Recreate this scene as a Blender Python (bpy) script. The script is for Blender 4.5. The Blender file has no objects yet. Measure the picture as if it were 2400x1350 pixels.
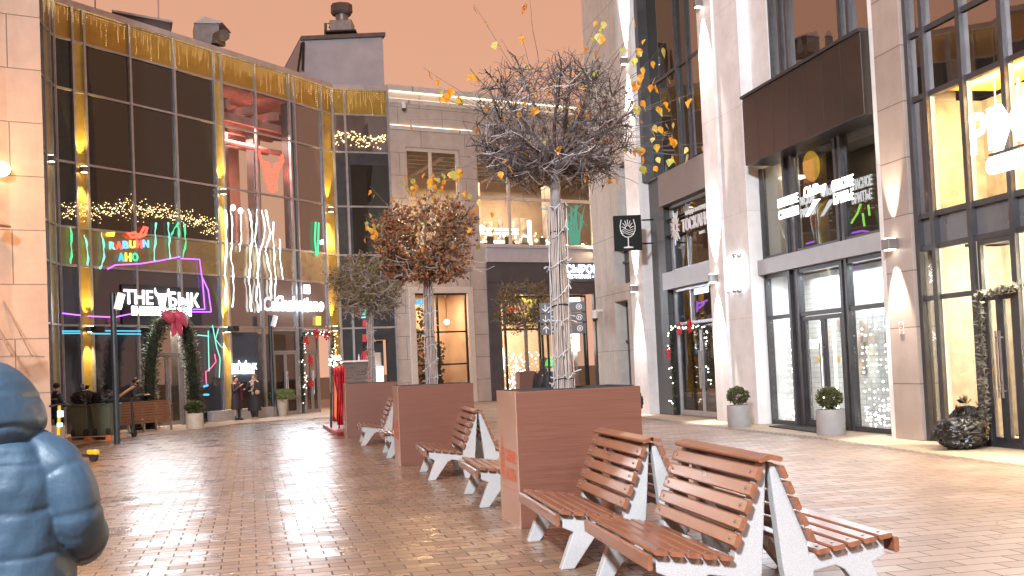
import bpy, math, random
from mathutils import Vector as V, Matrix as MX
rnd = random.Random(7)
SC = bpy.context.scene
COL = SC.collection
PI = math.pi
# ------------------------------------------------------------------ camera geometry
F, PX, PY, CZ = 2600.0, 1200.0, 758.0, 1.55
PITCH, ROLL = math.radians(2.2), -0.045
CAMR = MX.Rotation(PI/2 + PITCH, 3, 'X') @ MX.Rotation(ROLL, 3, 'Z')
CP = V((0, 0, CZ))
def ray(x, y): return CAMR @ V(((x-PX)/F, -(y-PY)/F, -1.0))
def zp(x, y, z=0.0):
    d = ray(x, y); return CP + d*((z-CZ)/d.z)
def dp(x, y, Y):
    d = ray(x, y); return CP + d*(Y/d.y)
Z = V((0, 0, 1))
class Wall:
    def __init__(s, P, Q):
        s.o = V((P.x, P.y, 0)); d = V((Q.x-P.x, Q.y-P.y, 0)); s.L = d.length; s.u = d/s.L
        n = V((s.u.y, -s.u.x, 0))
        if n.dot(CP-s.o) < 0: n = -n
        s.n = n
    def p(s, a, z, d=0.0): return s.o + s.u*a + s.n*d + Z*z
    def px(s, x, y, d=0.0):
        r = ray(x, y); t = ((s.o+s.n*d)-CP).dot(s.n)/r.dot(s.n); q = CP+r*t
        return (q-s.o).dot(s.u), q.z
    def sx(s, x, y, d=0.0): return s.px(x, y, d)[0]
    def off(s, d):
        w = Wall.__new__(Wall); w.o = s.o+s.n*d; w.u = s.u; w.n = s.n; w.L = s.L; return w
# ------------------------------------------------------------------ objects
ROOT = {}
def link(o): COL.objects.link(o); return o
def setp(o, label=None, cat=None, group=None, kind=None):
    if label: o['label'] = label
    if cat: o['category'] = cat
    if group: o['group'] = group
    if kind: o['kind'] = kind
    return o
def thing(name, label, cat, loc=(0, 0, 0), rz=0.0, group=None):
    o = link(bpy.data.objects.new(name, None)); o.location = loc; o.rotation_euler = (0, 0, rz)
    o.empty_display_size = .2
    ROOT[o.name] = (MX.Translation(V(loc)) @ MX.Rotation(rz, 4, 'Z')).inverted()
    return setp(o, label, cat, group)
class MB:
    def __init__(s): s.v = []; s.f = []
    def add(s, vs, fs):
        b = len(s.v); s.v += [V(q) for q in vs]; s.f += [tuple(b+i for i in q) for q in fs]
    def quad(s, a, b, c, d): s.add([a, b, c, d], [(0, 1, 2, 3)])
    def hexa(s, P):  # 8 points: bottom 4, top 4
        s.add(P, [(3, 2, 1, 0), (4, 5, 6, 7), (0, 1, 5, 4), (1, 2, 6, 5), (2, 3, 7, 6), (3, 0, 4, 7)])
    def wbox(s, w, a0, a1, z0, z1, d0, d1):
        s.hexa([w.p(a0, z0, d1), w.p(a1, z0, d1), w.p(a1, z0, d0), w.p(a0, z0, d0), w.p(a0, z1, d1), w.p(a1, z1, d1), w.p(a1, z1, d0), w.p(a0, z1, d0)])
    def box(s, x0, x1, y0, y1, z0, z1):
        s.hexa([V(q) for q in ((x0, y0, z0), (x1, y0, z0), (x1, y1, z0), (x0, y1, z0), (x0, y0, z1), (x1, y0, z1), (x1, y1, z1), (x0, y1, z1))])
    def obox(s, c, ux, uy, uz, hx, hy, hz):
        c = V(c); P = []
        for k in (-1, 1):
            for i, j in ((-1, -1), (1, -1), (1, 1), (-1, 1)): P.append(c+ux*hx*i+uy*hy*j+uz*hz*k)
        s.hexa(P)
    def bar(s, a, b, w, h, up=Z):
        a = V(a); b = V(b); t = (b-a); L = t.length; t = t/L
        r = t.cross(up)
        if r.length < 1e-4: r = t.cross(V((1, 0, 0)))
        r.normalize(); q = r.cross(t); s.obox((a+b)/2, r, t, q, w/2, L/2, h/2)
    def tube(s, pts, rad, n=6, caps=True):
        pts = [V(q) for q in pts]; m = len(pts)
        if not isinstance(rad, (list, tuple)): rad = [rad]*m
        b = len(s.v); ref = None
        for i, q in enumerate(pts):
            t = (pts[min(i+1, m-1)]-pts[max(i-1, 0)])
            if t.length < 1e-9: t = V((0, 0, 1))
            t.normalize()
            if ref is None: ref = V((1, 0, 0)) if abs(t.x) < .8 else V((0, 1, 0))
            r = ref - t*ref.dot(t)
            if r.length < 1e-4: r = t.orthogonal()
            r.normalize(); ref = r; u = t.cross(r)
            for k in range(n):
                a = 2*PI*k/n; s.v.append(q+(r*math.cos(a)+u*math.sin(a))*rad[i])
        for i in range(m-1):
            for k in range(n):
                a = b+i*n+k; c = b+i*n+(k+1) % n; s.f.append((a, c, c+n, a+n))
        if caps:
            s.f.append(tuple(b+k for k in range(n-1, -1, -1))); s.f.append(tuple(b+(m-1)*n+k for k in range(n)))
    def rings(s, R, close=True, caps=True):
        b = len(s.v); n = len(R[0])
        for r in R: s.v += [V(q) for q in r]
        for i in range(len(R)-1):
            for k in range(n if close else n-1):
                a = b+i*n+k; c = b+i*n+(k+1) % n; s.f.append((a, c, c+n, a+n))
        if caps: s.f.append(tuple(b+k for k in range(n-1, -1, -1))); s.f.append(tuple(b+(len(R)-1)*n+k for k in range(n)))
    def lathe(s, c, prof, n=24, caps=True):
        c = V(c); s.rings([[c+V((r*math.cos(2*PI*k/n), r*math.sin(2*PI*k/n), z)) for k in range(n)] for r, z in prof], caps=caps)
    def prism(s, pts, e):  # planar polygon of 3D points extruded by vector e
        pts = [V(q) for q in pts]; e = V(e); n = len(pts); b = len(s.v)
        s.v += pts+[q+e for q in pts]
        s.f.append(tuple(b+k for k in range(n-1, -1, -1))); s.f.append(tuple(b+n+k for k in range(n)))
        for k in range(n): j = (k+1) % n; s.f.append((b+k, b+j, b+n+j, b+n+k))
    def ball(s, c, rx, ry=None, rz=None, nu=10, nv=7, fn=None):
        c = V(c); ry = ry or rx; rz = rz or rx
        R = []
        for i in range(nv+1):
            th = PI*(i/nv); th = min(max(th, .06), PI-.06); row = []
            for k in range(nu):
                a = 2*PI*k/nu; d = V((math.sin(th)*math.cos(a), math.sin(th)*math.sin(a), -math.cos(th)))
                q = 1.0 if fn is None else fn(d)
                row.append(c+V((d.x*rx*q, d.y*ry*q, d.z*rz*q)))
            R.append(row)
        s.rings(R)
    def octa(s, c, r):
        c = V(c); s.add([c+V(q)*r for q in ((1, 0, 0), (-1, 0, 0), (0, 1, 0), (0, -1, 0), (0, 0, 1), (0, 0, -1))],
                        [(0, 2, 4), (2, 1, 4), (1, 3, 4), (3, 0, 4), (2, 0, 5), (1, 2, 5), (3, 1, 5), (0, 3, 5)])
    def build(s, name, mat, parent=None, smooth=None, bevel=0.0, base=None, local=False):
        me = bpy.data.meshes.new(name)
        if parent is not None:
            m = ROOT.get(parent.name, MX.Identity(4)); vs = s.v if local else [m @ q for q in s.v]; loc = V((0, 0, 0))
        else:
            if base is None:
                xs = [q.x for q in s.v]; ys = [q.y for q in s.v]; zs = [q.z for q in s.v]
                loc = V(((min(xs)+max(xs))/2, (min(ys)+max(ys))/2, min(zs)))
            else: loc = V(base)
            vs = [q-loc for q in s.v]
        me.from_pydata([tuple(q) for q in vs], [], s.f); me.update()
        me.materials.append(mat)
        if smooth is not None:
            me.shade_smooth(); me.set_sharp_from_angle(angle=math.radians(smooth))
        o = link(bpy.data.objects.new(name, me)); o.location = loc
        if parent is not None: o.parent = parent; ROOT[o.name] = ROOT.get(parent.name, MX.Identity(4))
        else: ROOT[o.name] = MX.Translation(loc).inverted()
        if bevel:
            b = o.modifiers.new('edge', 'BEVEL'); b.width = bevel; b.segments = 2; b.limit_method = 'ANGLE'; b.angle_limit = math.radians(35)
        return o
def children(o): return [c for c in bpy.data.objects if c.parent == o]
def dup(o, parent=None):
    ch = list(o.children); c = o.copy(); link(c); c.parent = parent
    for k in ch: dup(k, c)
    ROOT[c.name] = ROOT.get(o.name, MX.Identity(4)); return c
FONTC = {}
def text_mesh(body, ext=.02, bold=0.0, align='CENTER', spacing=1.0):
    c = bpy.data.curves.new('txt', 'FONT'); c.body = body; c.extrude = ext; c.offset = bold; c.align_x = align; c.space_character = spacing; c.resolution_u = 3
    o = bpy.data.objects.new('txt', c); COL.objects.link(o)
    bpy.context.view_layer.update()
    dg = bpy.context.evaluated_depsgraph_get(); me = bpy.data.meshes.new_from_object(o.evaluated_get(dg))
    vs = [v.co.copy() for v in me.vertices]; fs = [tuple(p.vertices) for p in me.polygons]
    bpy.data.objects.remove(o); bpy.data.curves.remove(c); bpy.data.meshes.remove(me)
    return vs, fs
def wall_text(mb, w, body, a0, a1, z0, z1, d=.05, ext=.02, bold=0.01, slant=0.0, spacing=1.0, zslope=0.0):
    vs, fs = text_mesh(body, 1.0, bold, spacing=spacing)
    x0 = min(v.x for v in vs); x1 = max(v.x for v in vs); y0 = min(v.y for v in vs); y1 = max(v.y for v in vs)
    out = []
    for v in vs:
        fx = (v.x-x0)/(x1-x0); fy = (v.y-y0)/(y1-y0)
        a = a0+(a1-a0)*fx; zz = z0+(z1-z0)*fy + zslope*fx
        out.append(w.p(a+slant*(zz-z0), zz, d+ext*(1 if v.z > 0 else -1)))
    mb.add(out, fs)
def obj_from_modifiers(o):
    bpy.context.view_layer.update(); dg = bpy.context.evaluated_depsgraph_get()
    me = bpy.data.meshes.new_from_object(o.evaluated_get(dg)); o.modifiers.clear(); old = o.data; mats = list(old.materials); o.data = me
    me.materials.clear()
    for m in mats: me.materials.append(m)
    return o
# ------------------------------------------------------------------ materials
def newmat(name):
    m = bpy.data.materials.new(name); m.use_nodes = True; nt = m.node_tree; nt.nodes.clear()
    out = nt.nodes.new('ShaderNodeOutputMaterial'); return m, nt, out
def nd(nt, t, **kw):
    n = nt.nodes.new(t)
    for k, v in kw.items():
        if k.startswith('i_'): n.inputs[k[2:].replace('_', ' ')].default_value = v
        else: setattr(n, k, v)
    return n
def mth(nt, op, a, b=None, c=None):
    n = nt.nodes.new('ShaderNodeMath'); n.operation = op
    for i, q in enumerate((a, b, c)):
        if q is None: continue
        if isinstance(q, (int, float)): n.inputs[i].default_value = q
        else: nt.links.new(q, n.inputs[i])
    return n.outputs[0]
def c4(c): return (c[0], c[1], c[2], 1.0)
def pbr(name, col, rough=.5, metal=0.0, var=.15, vscale=6.0, bump=0.0, bscale=40.0, spec=.5, col2=None, stretch=(1, 1, 1), rvar=.1, coat=0.0, sss=0.0):
    m, nt, out = newmat(name); L = nt.links
    p = nd(nt, 'ShaderNodeBsdfPrincipled'); p.inputs['Metallic'].default_value = metal; p.inputs['Specular IOR Level'].default_value = spec
    if coat: p.inputs['Coat Weight'].default_value = coat; p.inputs['Coat Roughness'].default_value = .15
    tc = nd(nt, 'ShaderNodeTexCoord'); mp = nd(nt, 'ShaderNodeMapping'); mp.inputs['Scale'].default_value = stretch
    L.new(tc.outputs['Object'], mp.inputs['Vector'])
    nz = nd(nt, 'ShaderNodeTexNoise'); nz.inputs['Scale'].default_value = vscale; nz.inputs['Detail'].default_value = 5; L.new(mp.outputs[0], nz.inputs['Vector'])
    cr = nd(nt, 'ShaderNodeValToRGB'); d = col2 or tuple(max(0, q*(1-2.2*var)) for q in col)
    b = tuple(min(1, q*(1+var)) for q in col)
    cr.color_ramp.elements[0].position = .3; cr.color_ramp.elements[1].position = .7
    cr.color_ramp.elements[0].color = c4(d); cr.color_ramp.elements[1].color = c4(b)
    L.new(nz.outputs['Fac'], cr.inputs[0]); L.new(cr.outputs[0], p.inputs['Base Color'])
    r = mth(nt, 'MULTIPLY_ADD', nz.outputs['Fac'], rvar*2, rough-rvar); L.new(r, p.inputs['Roughness'])
    if bump:
        n2 = nd(nt, 'ShaderNodeTexNoise'); n2.inputs['Scale'].default_value = bscale; n2.inputs['Detail'].default_value = 3; L.new(mp.outputs[0], n2.inputs['Vector'])
        bp = nd(nt, 'ShaderNodeBump'); bp.inputs['Strength'].default_value = bump; bp.inputs['Distance'].default_value = .02
        L.new(n2.outputs['Fac'], bp.inputs['Height']); L.new(bp.outputs[0], p.inputs['Normal'])
    L.new(p.outputs[0], out.inputs[0]); return m
def emis(name, col, s):
    m, nt, out = newmat(name); e = nd(nt, 'ShaderNodeEmission'); e.inputs['Color'].default_value = c4(col); e.inputs['Strength'].default_value = s
    nt.links.new(e.outputs[0], out.inputs[0]); return m
def glassmat(name, tint=(.8, .85, .85), ior=1.6, refl=(.95, .95, .95), wave=.0, rough=.0):
    m, nt, out = newmat(name); L = nt.links
    tr = nd(nt, 'ShaderNodeBsdfTransparent'); tr.inputs[0].default_value = c4(tint)
    gl = nd(nt, 'ShaderNodeBsdfGlossy'); gl.inputs['Color'].default_value = c4(refl); gl.inputs['Roughness'].default_value = rough
    fr = nd(nt, 'ShaderNodeFresnel'); geo = nd(nt, 'ShaderNodeNewGeometry')
    L.new(mth(nt, 'ADD', ior, mth(nt, 'MULTIPLY', geo.outputs['Backfacing'], 1.0/ior-ior)), fr.inputs['IOR'])
    mx = nd(nt, 'ShaderNodeMixShader'); L.new(fr.outputs[0], mx.inputs[0]); L.new(tr.outputs[0], mx.inputs[1]); L.new(gl.outputs[0], mx.inputs[2])
    if wave: wavy(nt, wave, [gl.inputs['Normal'], fr.inputs['Normal']])
    L.new(mx.outputs[0], out.inputs[0]); return m
def wavy(nt, k, socks):
    tc = nd(nt, 'ShaderNodeTexCoord'); mp = nd(nt, 'ShaderNodeMapping'); mp.inputs['Scale'].default_value = (1, 1, .35)
    nz = nd(nt, 'ShaderNodeTexNoise'); nz.inputs['Scale'].default_value = .9; nz.inputs['Detail'].default_value = 1
    bp = nd(nt, 'ShaderNodeBump'); bp.inputs['Strength'].default_value = k; bp.inputs['Distance'].default_value = .05
    nt.links.new(tc.outputs['Object'], mp.inputs[0]); nt.links.new(mp.outputs[0], nz.inputs['Vector']); nt.links.new(nz.outputs['Fac'], bp.inputs['Height'])
    for q in socks: nt.links.new(bp.outputs[0], q)
def mirrorglass(name, base=(.012, .014, .016), ior=2.0, refl=(.8, .8, .8), wave=.25):
    m, nt, out = newmat(name); L = nt.links
    df = nd(nt, 'ShaderNodeBsdfDiffuse'); df.inputs[0].default_value = c4(base)
    gl = nd(nt, 'ShaderNodeBsdfGlossy'); gl.inputs['Color'].default_value = c4(refl); gl.inputs['Roughness'].default_value = .02
    fr = nd(nt, 'ShaderNodeFresnel'); fr.inputs['IOR'].default_value = ior
    mx = nd(nt, 'ShaderNodeMixShader'); L.new(fr.outputs[0], mx.inputs[0]); L.new(df.outputs[0], mx.inputs[1]); L.new(gl.outputs[0], mx.inputs[2])
    if wave: wavy(nt, wave, [gl.inputs['Normal'], fr.inputs['Normal']])
    L.new(mx.outputs[0], out.inputs[0]); return m
def tilemat(name, ang, tw, th, ca, cb, mortar, rough=.22, tilt=.03, off=.5, ox=0, oy=0, jw=.006):
    """paving of tw x th slabs in running bond; each slab has its own tone and lies very slightly tilted, and is wet"""
    m, nt, out = newmat(name); L = nt.links
    tc = nd(nt, 'ShaderNodeTexCoord'); mp = nd(nt, 'ShaderNodeMapping'); mp.inputs['Rotation'].default_value = (0, 0, -ang); mp.inputs['Location'].default_value = (ox, oy, 0)
    L.new(tc.outputs['Object'], mp.inputs[0]); sp = nd(nt, 'ShaderNodeSeparateXYZ'); L.new(mp.outputs[0], sp.inputs[0])
    y = mth(nt, 'DIVIDE', sp.outputs['Y'], th); row = mth(nt, 'FLOOR', y); fy = mth(nt, 'SUBTRACT', y, row)
    sh = mth(nt, 'MULTIPLY', mth(nt, 'FLOORED_MODULO', row, 2.0), off)
    x = mth(nt, 'ADD', mth(nt, 'DIVIDE', sp.outputs['X'], tw), sh); colx = mth(nt, 'FLOOR', x); fx = mth(nt, 'SUBTRACT', x, colx)
    cb_ = nd(nt, 'ShaderNodeCombineXYZ'); L.new(colx, cb_.inputs[0]); L.new(row, cb_.inputs[1])
    wn = nd(nt, 'ShaderNodeTexWhiteNoise'); wn.noise_dimensions = '2D'; L.new(cb_.outputs[0], wn.inputs['Vector'])
    ex = mth(nt, 'MULTIPLY', mth(nt, 'MINIMUM', fx, mth(nt, 'SUBTRACT', 1.0, fx)), tw)
    ey = mth(nt, 'MULTIPLY', mth(nt, 'MINIMUM', fy, mth(nt, 'SUBTRACT', 1.0, fy)), th)
    e = mth(nt, 'MINIMUM', ex, ey)
    ss = nd(nt, 'ShaderNodeMapRange'); ss.interpolation_type = 'SMOOTHSTEP'; ss.inputs['From Min'].default_value = jw*.6; ss.inputs['From Max'].default_value = jw*1.7; L.new(e, ss.inputs['Value'])
    nz = nd(nt, 'ShaderNodeTexNoise'); nz.inputs['Scale'].default_value = 1.1; nz.inputs['Detail'].default_value = 6; L.new(tc.outputs['Object'], nz.inputs['Vector'])
    n3 = nd(nt, 'ShaderNodeTexNoise'); n3.inputs['Scale'].default_value = 14; n3.inputs['Detail'].default_value = 5; L.new(mp.outputs[0], n3.inputs['Vector'])
    mix = nd(nt, 'ShaderNodeMix', data_type='RGBA'); mix.inputs[6].default_value = c4(ca); mix.inputs[7].default_value = c4(cb); L.new(wn.outputs['Value'], mix.inputs[0])
    dk = nd(nt, 'ShaderNodeMix', data_type='RGBA', blend_type='MULTIPLY'); dk.inputs[0].default_value = .55
    cr = nd(nt, 'ShaderNodeValToRGB'); cr.color_ramp.elements[0].position = .3; cr.color_ramp.elements[0].color = (.55, .5, .47, 1); cr.color_ramp.elements[1].position = .68
    av = mth(nt, 'ADD', mth(nt, 'MULTIPLY', nz.outputs['Fac'], .6), mth(nt, 'MULTIPLY', n3.outputs['Fac'], .4))
    L.new(av, cr.inputs[0]); L.new(mix.outputs[2], dk.inputs[6]); L.new(cr.outputs[0], dk.inputs[7])
    mm = nd(nt, 'ShaderNodeMix', data_type='RGBA'); mm.inputs[6].default_value = c4(mortar); L.new(ss.outputs[0], mm.inputs[0]); L.new(dk.outputs[2], mm.inputs[7])
    p = nd(nt, 'ShaderNodeBsdfPrincipled'); L.new(mm.outputs[2], p.inputs['Base Color']); p.inputs['Specular IOR Level'].default_value = .6
    r1 = mth(nt, 'MULTIPLY_ADD', nz.outputs['Fac'], .55, rough-.2); r1 = mth(nt, 'ADD', r1, mth(nt, 'MULTIPLY', wn.outputs['Value'], .10)); r1 = mth(nt, 'MAXIMUM', r1, .08)
    r2 = mth(nt, 'ADD', r1, mth(nt, 'MULTIPLY', mth(nt, 'SUBTRACT', 1.0, ss.outputs[0]), .5)); L.new(r2, p.inputs['Roughness'])
    # per-slab tilt
    geo = nd(nt, 'ShaderNodeNewGeometry'); vs = nd(nt, 'ShaderNodeVectorMath', operation='SUBTRACT'); L.new(wn.outputs['Color'], vs.inputs[0]); vs.inputs[1].default_value = (.5, .5, .5)
    sc = nd(nt, 'ShaderNodeVectorMath', operation='SCALE'); L.new(vs.outputs[0], sc.inputs[0]); sc.inputs['Scale'].default_value = tilt
    ad = nd(nt, 'ShaderNodeVectorMath', operation='ADD'); L.new(sc.outputs[0], ad.inputs[0]); L.new(geo.outputs['Normal'], ad.inputs[1])
    nm = nd(nt, 'ShaderNodeVectorMath', operation='NORMALIZE'); L.new(ad.outputs[0], nm.inputs[0])
    h = mth(nt, 'ADD', mth(nt, 'MULTIPLY', ss.outputs[0], 1.0), mth(nt, 'MULTIPLY', n3.outputs['Fac'], .22))
    bp = nd(nt, 'ShaderNodeBump'); bp.inputs['Strength'].default_value = .35; bp.inputs['Distance'].default_value = .006; L.new(h, bp.inputs['Height']); L.new(nm.outputs[0], bp.inputs['Normal'])
    L.new(bp.outputs[0], p.inputs['Normal']); L.new(p.outputs[0], out.inputs[0]); return m
def stonemat(name, ca, cb, joint, w, h, rough=.6, ang=0.0, bw=.006, bump=.15):
    """stone cladding: sheets w x h metres with thin joints; mapped on local wall axes (object x/y rotated, z up)"""
    m, nt, out = newmat(name); L = nt.links
    tc = nd(nt, 'ShaderNodeTexCoord'); sp = nd(nt, 'ShaderNodeSeparateXYZ'); L.new(tc.outputs['Object'], sp.inputs[0])
    geo = nd(nt, 'ShaderNodeNewGeometry'); sn = nd(nt, 'ShaderNodeSeparateXYZ'); L.new(geo.outputs['Normal'], sn.inputs[0])
    ca_, sa_ = math.cos(ang), math.sin(ang)
    along = mth(nt, 'ADD', mth(nt, 'MULTIPLY', sp.outputs['X'], ca_), mth(nt, 'MULTIPLY', sp.outputs['Y'], sa_))
    cb_ = nd(nt, 'ShaderNodeCombineXYZ'); L.new(along, cb_.inputs[0]); L.new(sp.outputs['Z'], cb_.inputs[1])
    br = nd(nt, 'ShaderNodeTexBrick'); br.offset = .5; br.inputs['Scale'].default_value = 1.0; br.inputs['Mortar Size'].default_value = bw; br.inputs['Mortar Smooth'].default_value = .1
    br.inputs['Brick Width'].default_value = w; br.inputs['Row Height'].default_value = h
    br.inputs['Color1'].default_value = c4(ca); br.inputs['Color2'].default_value = c4(cb); br.inputs['Mortar'].default_value = c4(joint); L.new(cb_.outputs[0], br.inputs['Vector'])
    nz = nd(nt, 'ShaderNodeTexNoise'); nz.inputs['Scale'].default_value = 2.2; nz.inputs['Detail'].default_value = 8; nz.inputs['Roughness'].default_value = .65; L.new(tc.outputs['Object'], nz.inputs['Vector'])
    cr = nd(nt, 'ShaderNodeValToRGB'); cr.color_ramp.elements[0].position = .3; cr.color_ramp.elements[0].color = (.78, .76, .74, 1); cr.color_ramp.elements[1].position = .65
    L.new(nz.outputs['Fac'], cr.inputs[0]); mx = nd(nt, 'ShaderNodeMix', data_type='RGBA', blend_type='MULTIPLY'); mx.inputs[0].default_value = .8
    L.new(br.outputs['Color'], mx.inputs[6]); L.new(cr.outputs[0], mx.inputs[7])
    mp2 = nd(nt, 'ShaderNodeMapping'); mp2.inputs['Scale'].default_value = (1.6, 1.6, .10); L.new(tc.outputs['Object'], mp2.inputs[0])
    n2 = nd(nt, 'ShaderNodeTexNoise'); n2.inputs['Scale'].default_value = 1.0; n2.inputs['Detail'].default_value = 5; L.new(mp2.outputs[0], n2.inputs['Vector'])
    cr2 = nd(nt, 'ShaderNodeValToRGB'); cr2.color_ramp.elements[0].position = .38; cr2.color_ramp.elements[0].color = (.82, .805, .79, 1); cr2.color_ramp.elements[1].position = .56; L.new(n2.outputs['Fac'], cr2.inputs[0])
    mx2 = nd(nt, 'ShaderNodeMix', data_type='RGBA', blend_type='MULTIPLY'); mx2.inputs[0].default_value = .45; L.new(mx.outputs[2], mx2.inputs[6]); L.new(cr2.outputs[0], mx2.inputs[7])
    p = nd(nt, 'ShaderNodeBsdfPrincipled'); L.new(mx2.outputs[2], p.inputs['Base Color']); p.inputs['Roughness'].default_value = rough
    bp = nd(nt, 'ShaderNodeBump'); bp.inputs['Strength'].default_value = bump; bp.inputs['Distance'].default_value = .01
    L.new(mth(nt, 'SUBTRACT', mth(nt, 'MULTIPLY', nz.outputs['Fac'], .3), br.outputs['Fac']), bp.inputs['Height']); L.new(bp.outputs[0], p.inputs['Normal'])
    L.new(p.outputs[0], out.inputs[0]); return m
def woodmat(name, ca, cb, rough=.35, axis=0, coat=.3, scale=1.0, fine=1.0):
    m, nt, out = newmat(name); L = nt.links
    tc = nd(nt, 'ShaderNodeTexCoord'); mp = nd(nt, 'ShaderNodeMapping'); s = [9*scale*fine]*3; s[axis] = .7*scale; mp.inputs['Scale'].default_value = s; L.new(tc.outputs['Object'], mp.inputs[0])
    nz = nd(nt, 'ShaderNodeTexNoise'); nz.inputs['Scale'].default_value = 3; nz.inputs['Detail'].default_value = 7; nz.inputs['Distortion'].default_value = .8; L.new(mp.outputs[0], nz.inputs['Vector'])
    cr = nd(nt, 'ShaderNodeValToRGB'); cr.color_ramp.elements[0].position = .3; cr.color_ramp.elements[0].color = c4(ca); cr.color_ramp.elements[1].position = .7; cr.color_ramp.elements[1].color = c4(cb)
    L.new(nz.outputs['Fac'], cr.inputs[0]); p = nd(nt, 'ShaderNodeBsdfPrincipled'); L.new(cr.outputs[0], p.inputs['Base Color'])
    L.new(mth(nt, 'MULTIPLY_ADD', nz.outputs['Fac'], .3, rough-.15), p.inputs['Roughness']); p.inputs['Coat Weight'].default_value = coat; p.inputs['Coat Roughness'].default_value = .2
    bp = nd(nt, 'ShaderNodeBump'); bp.inputs['Strength'].default_value = .12; bp.inputs['Distance'].default_value = .004; L.new(nz.outputs['Fac'], bp.inputs['Height']); L.new(bp.outputs[0], p.inputs['Normal'])
    L.new(p.outputs[0], out.inputs[0]); return m
def leafmat(name, ca, cb, trans=.35):
    m, nt, out = newmat(name); L = nt.links
    geo = nd(nt, 'ShaderNodeNewGeometry'); cr = nd(nt, 'ShaderNodeValToRGB'); cr.color_ramp.elements[0].color = c4(ca); cr.color_ramp.elements[1].color = c4(cb)
    L.new(geo.outputs['Random Per Island'], cr.inputs[0])
    d = nd(nt, 'ShaderNodeBsdfPrincipled'); d.inputs['Roughness'].default_value = .5; L.new(cr.outputs[0], d.inputs['Base Color'])
    t = nd(nt, 'ShaderNodeBsdfTranslucent'); L.new(cr.outputs[0], t.inputs[0]); mx = nd(nt, 'ShaderNodeMixShader'); mx.inputs[0].default_value = trans
    L.new(d.outputs[0], mx.inputs[1]); L.new(t.outputs[0], mx.inputs[2]); L.new(mx.outputs[0], out.inputs[0]); return m
T = MX  # matrix alias
ROWA = math.atan(.238)        # the rows of planters run away and to the left at this angle
m_gold = pbr('gold_panel', (.42, .27, .055), .38, .55, .06, 3)
m_brass = pbr('brass_strip', (.55, .40, .10), .32, .6, .08, 3)
m_olive = pbr('olive_spandrel', (.30, .25, .13), .3, .5, .06, 2)
m_beige = pbr('beige_spandrel', (.36, .29, .19), .28, .45, .06, 2)
m_mull = pbr('mullion_metal', (.42, .41, .42), .35, .6, .08, 4)
m_dkmull = pbr('dark_mullion', (.075, .073, .078), .4, .5, .1, 4)
m_black = mirrorglass('black_glass', (.022, .021, .019), 1.75, (.75, .75, .7), .25)
m_blackb = mirrorglass('blue_black_glass', (.034, .038, .05), 2.0, (.72, .80, .95), .35)
m_mirror = mirrorglass('mirror_glass', (.10, .08, .075), 2.6, (.85, .8, .78), .3)
m_skyglass = mirrorglass('sky_glass', (.02, .018, .016), 4.2, (.95, .85, .80), .3)
m_clear = glassmat('clear_glass', (.86, .88, .88), 1.5, (.9, .9, .9), .15)
m_smoke = glassmat('smoked_glass', (.55, .57, .58), 1.55, (.9, .9, .9), .2)
m_coping = pbr('coping_metal', (.50, .44, .42), .45, .3, .08, 3)
m_tan = stonemat('tan_panel', (.40, .285, .22), (.375, .265, .205), (.12, .09, .07), 900.0, 1.22, .5, 0.0, .012, .1)
m_stone = stonemat('buff_stone', (.56, .50, .46), (.52, .46, .42), (.22, .18, .16), 2.2, 1.02, .62, .5, .012)
m_stonec = stonemat('brown_stone', (.40, .33, .29), (.35, .285, .25), (.16, .12, .10), 9.0, .95, .42, 1.79, .01)
m_white = stonemat('white_stone', (.80, .79, .79), (.77, .76, .76), (.60, .56, .54), 5.0, 2.4, .55, 1.79, .006, .06)
m_cream = stonemat('cream_stone', (.66, .65, .62), (.62, .61, .58), (.30, .27, .24), 1.6, 1.9, .6, 1.79, .01, .1)
m_bluegrey = pbr('blue_grey_panel', (.50, .52, .57), .4, .1, .05, 3)
m_dkpanel = pbr('dark_panel', (.045, .045, .05), .42, .3, .12, 2)
m_dkstone = stonemat('dark_stone', (.075, .078, .082), (.06, .063, .067), (.02, .02, .02), 1.2, 1.4, .4, 1.79, .008)
m_brownmetal = pbr('brown_metal_panel', (.055, .042, .036), .36, .55, .1, 1.2)
m_fascia = pbr('slate_fascia', (.085, .088, .10), .5, .2, .08, 2)
m_greybeam = pbr('grey_beam_panel', (.36, .36, .38), .42, .25, .06, 2)
m_concrete = pbr('rough_concrete', (.44, .43, .425), .85, 0, .09, 150, .45, 300, .25)
m_slat = woodmat('red_brown_slat', (.155, .056, .028), (.26, .102, .054), .34, 0, .35)
m_wood2 = woodmat('old_bench_wood', (.16, .06, .03), (.30, .13, .06), .35, 0, .3)
m_pwood = woodmat('planter_laminate', (.118, .043, .027), (.162, .063, .039), .40, 0, .12, .8, 4.5)
m_pmetal = pbr('planter_end_sheet', (.50, .30, .21), .33, .35, .06, 2, 0, 40, .5)
m_soil = pbr('soil', (.035, .025, .02), .9, 0, .3, 30, .5, 60)
m_pot = pbr('grey_pot', (.31, .30, .295), .6, 0, .06, 4, .08, 90)
m_potb = pbr('beige_pot', (.55, .46, .36), .6, 0, .08, 5, .1, 60)
m_bark = pbr('grey_bark', (.20, .175, .17), .8, 0, .25, 12, .3, 60, .3)
m_twig = pbr('dark_twig', (.095, .072, .066), .7, 0, .35, 9, 0, 40, .4)
m_twigpale = pbr('pale_twig', (.30, .26, .25), .6, 0, .2, 9, 0, 40, .5)
m_twigol = pbr('olive_twig', (.20, .15, .09), .7, 0, .3, 9, 0, 40, .3)
m_reed = pbr('reed_wrap', (.30, .24, .205), .65, 0, .35, 7, .2, 40, .4, stretch=(22, 22, .7))
m_cable = pbr('white_cable', (.46, .44, .45), .5, 0, .05)
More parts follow.
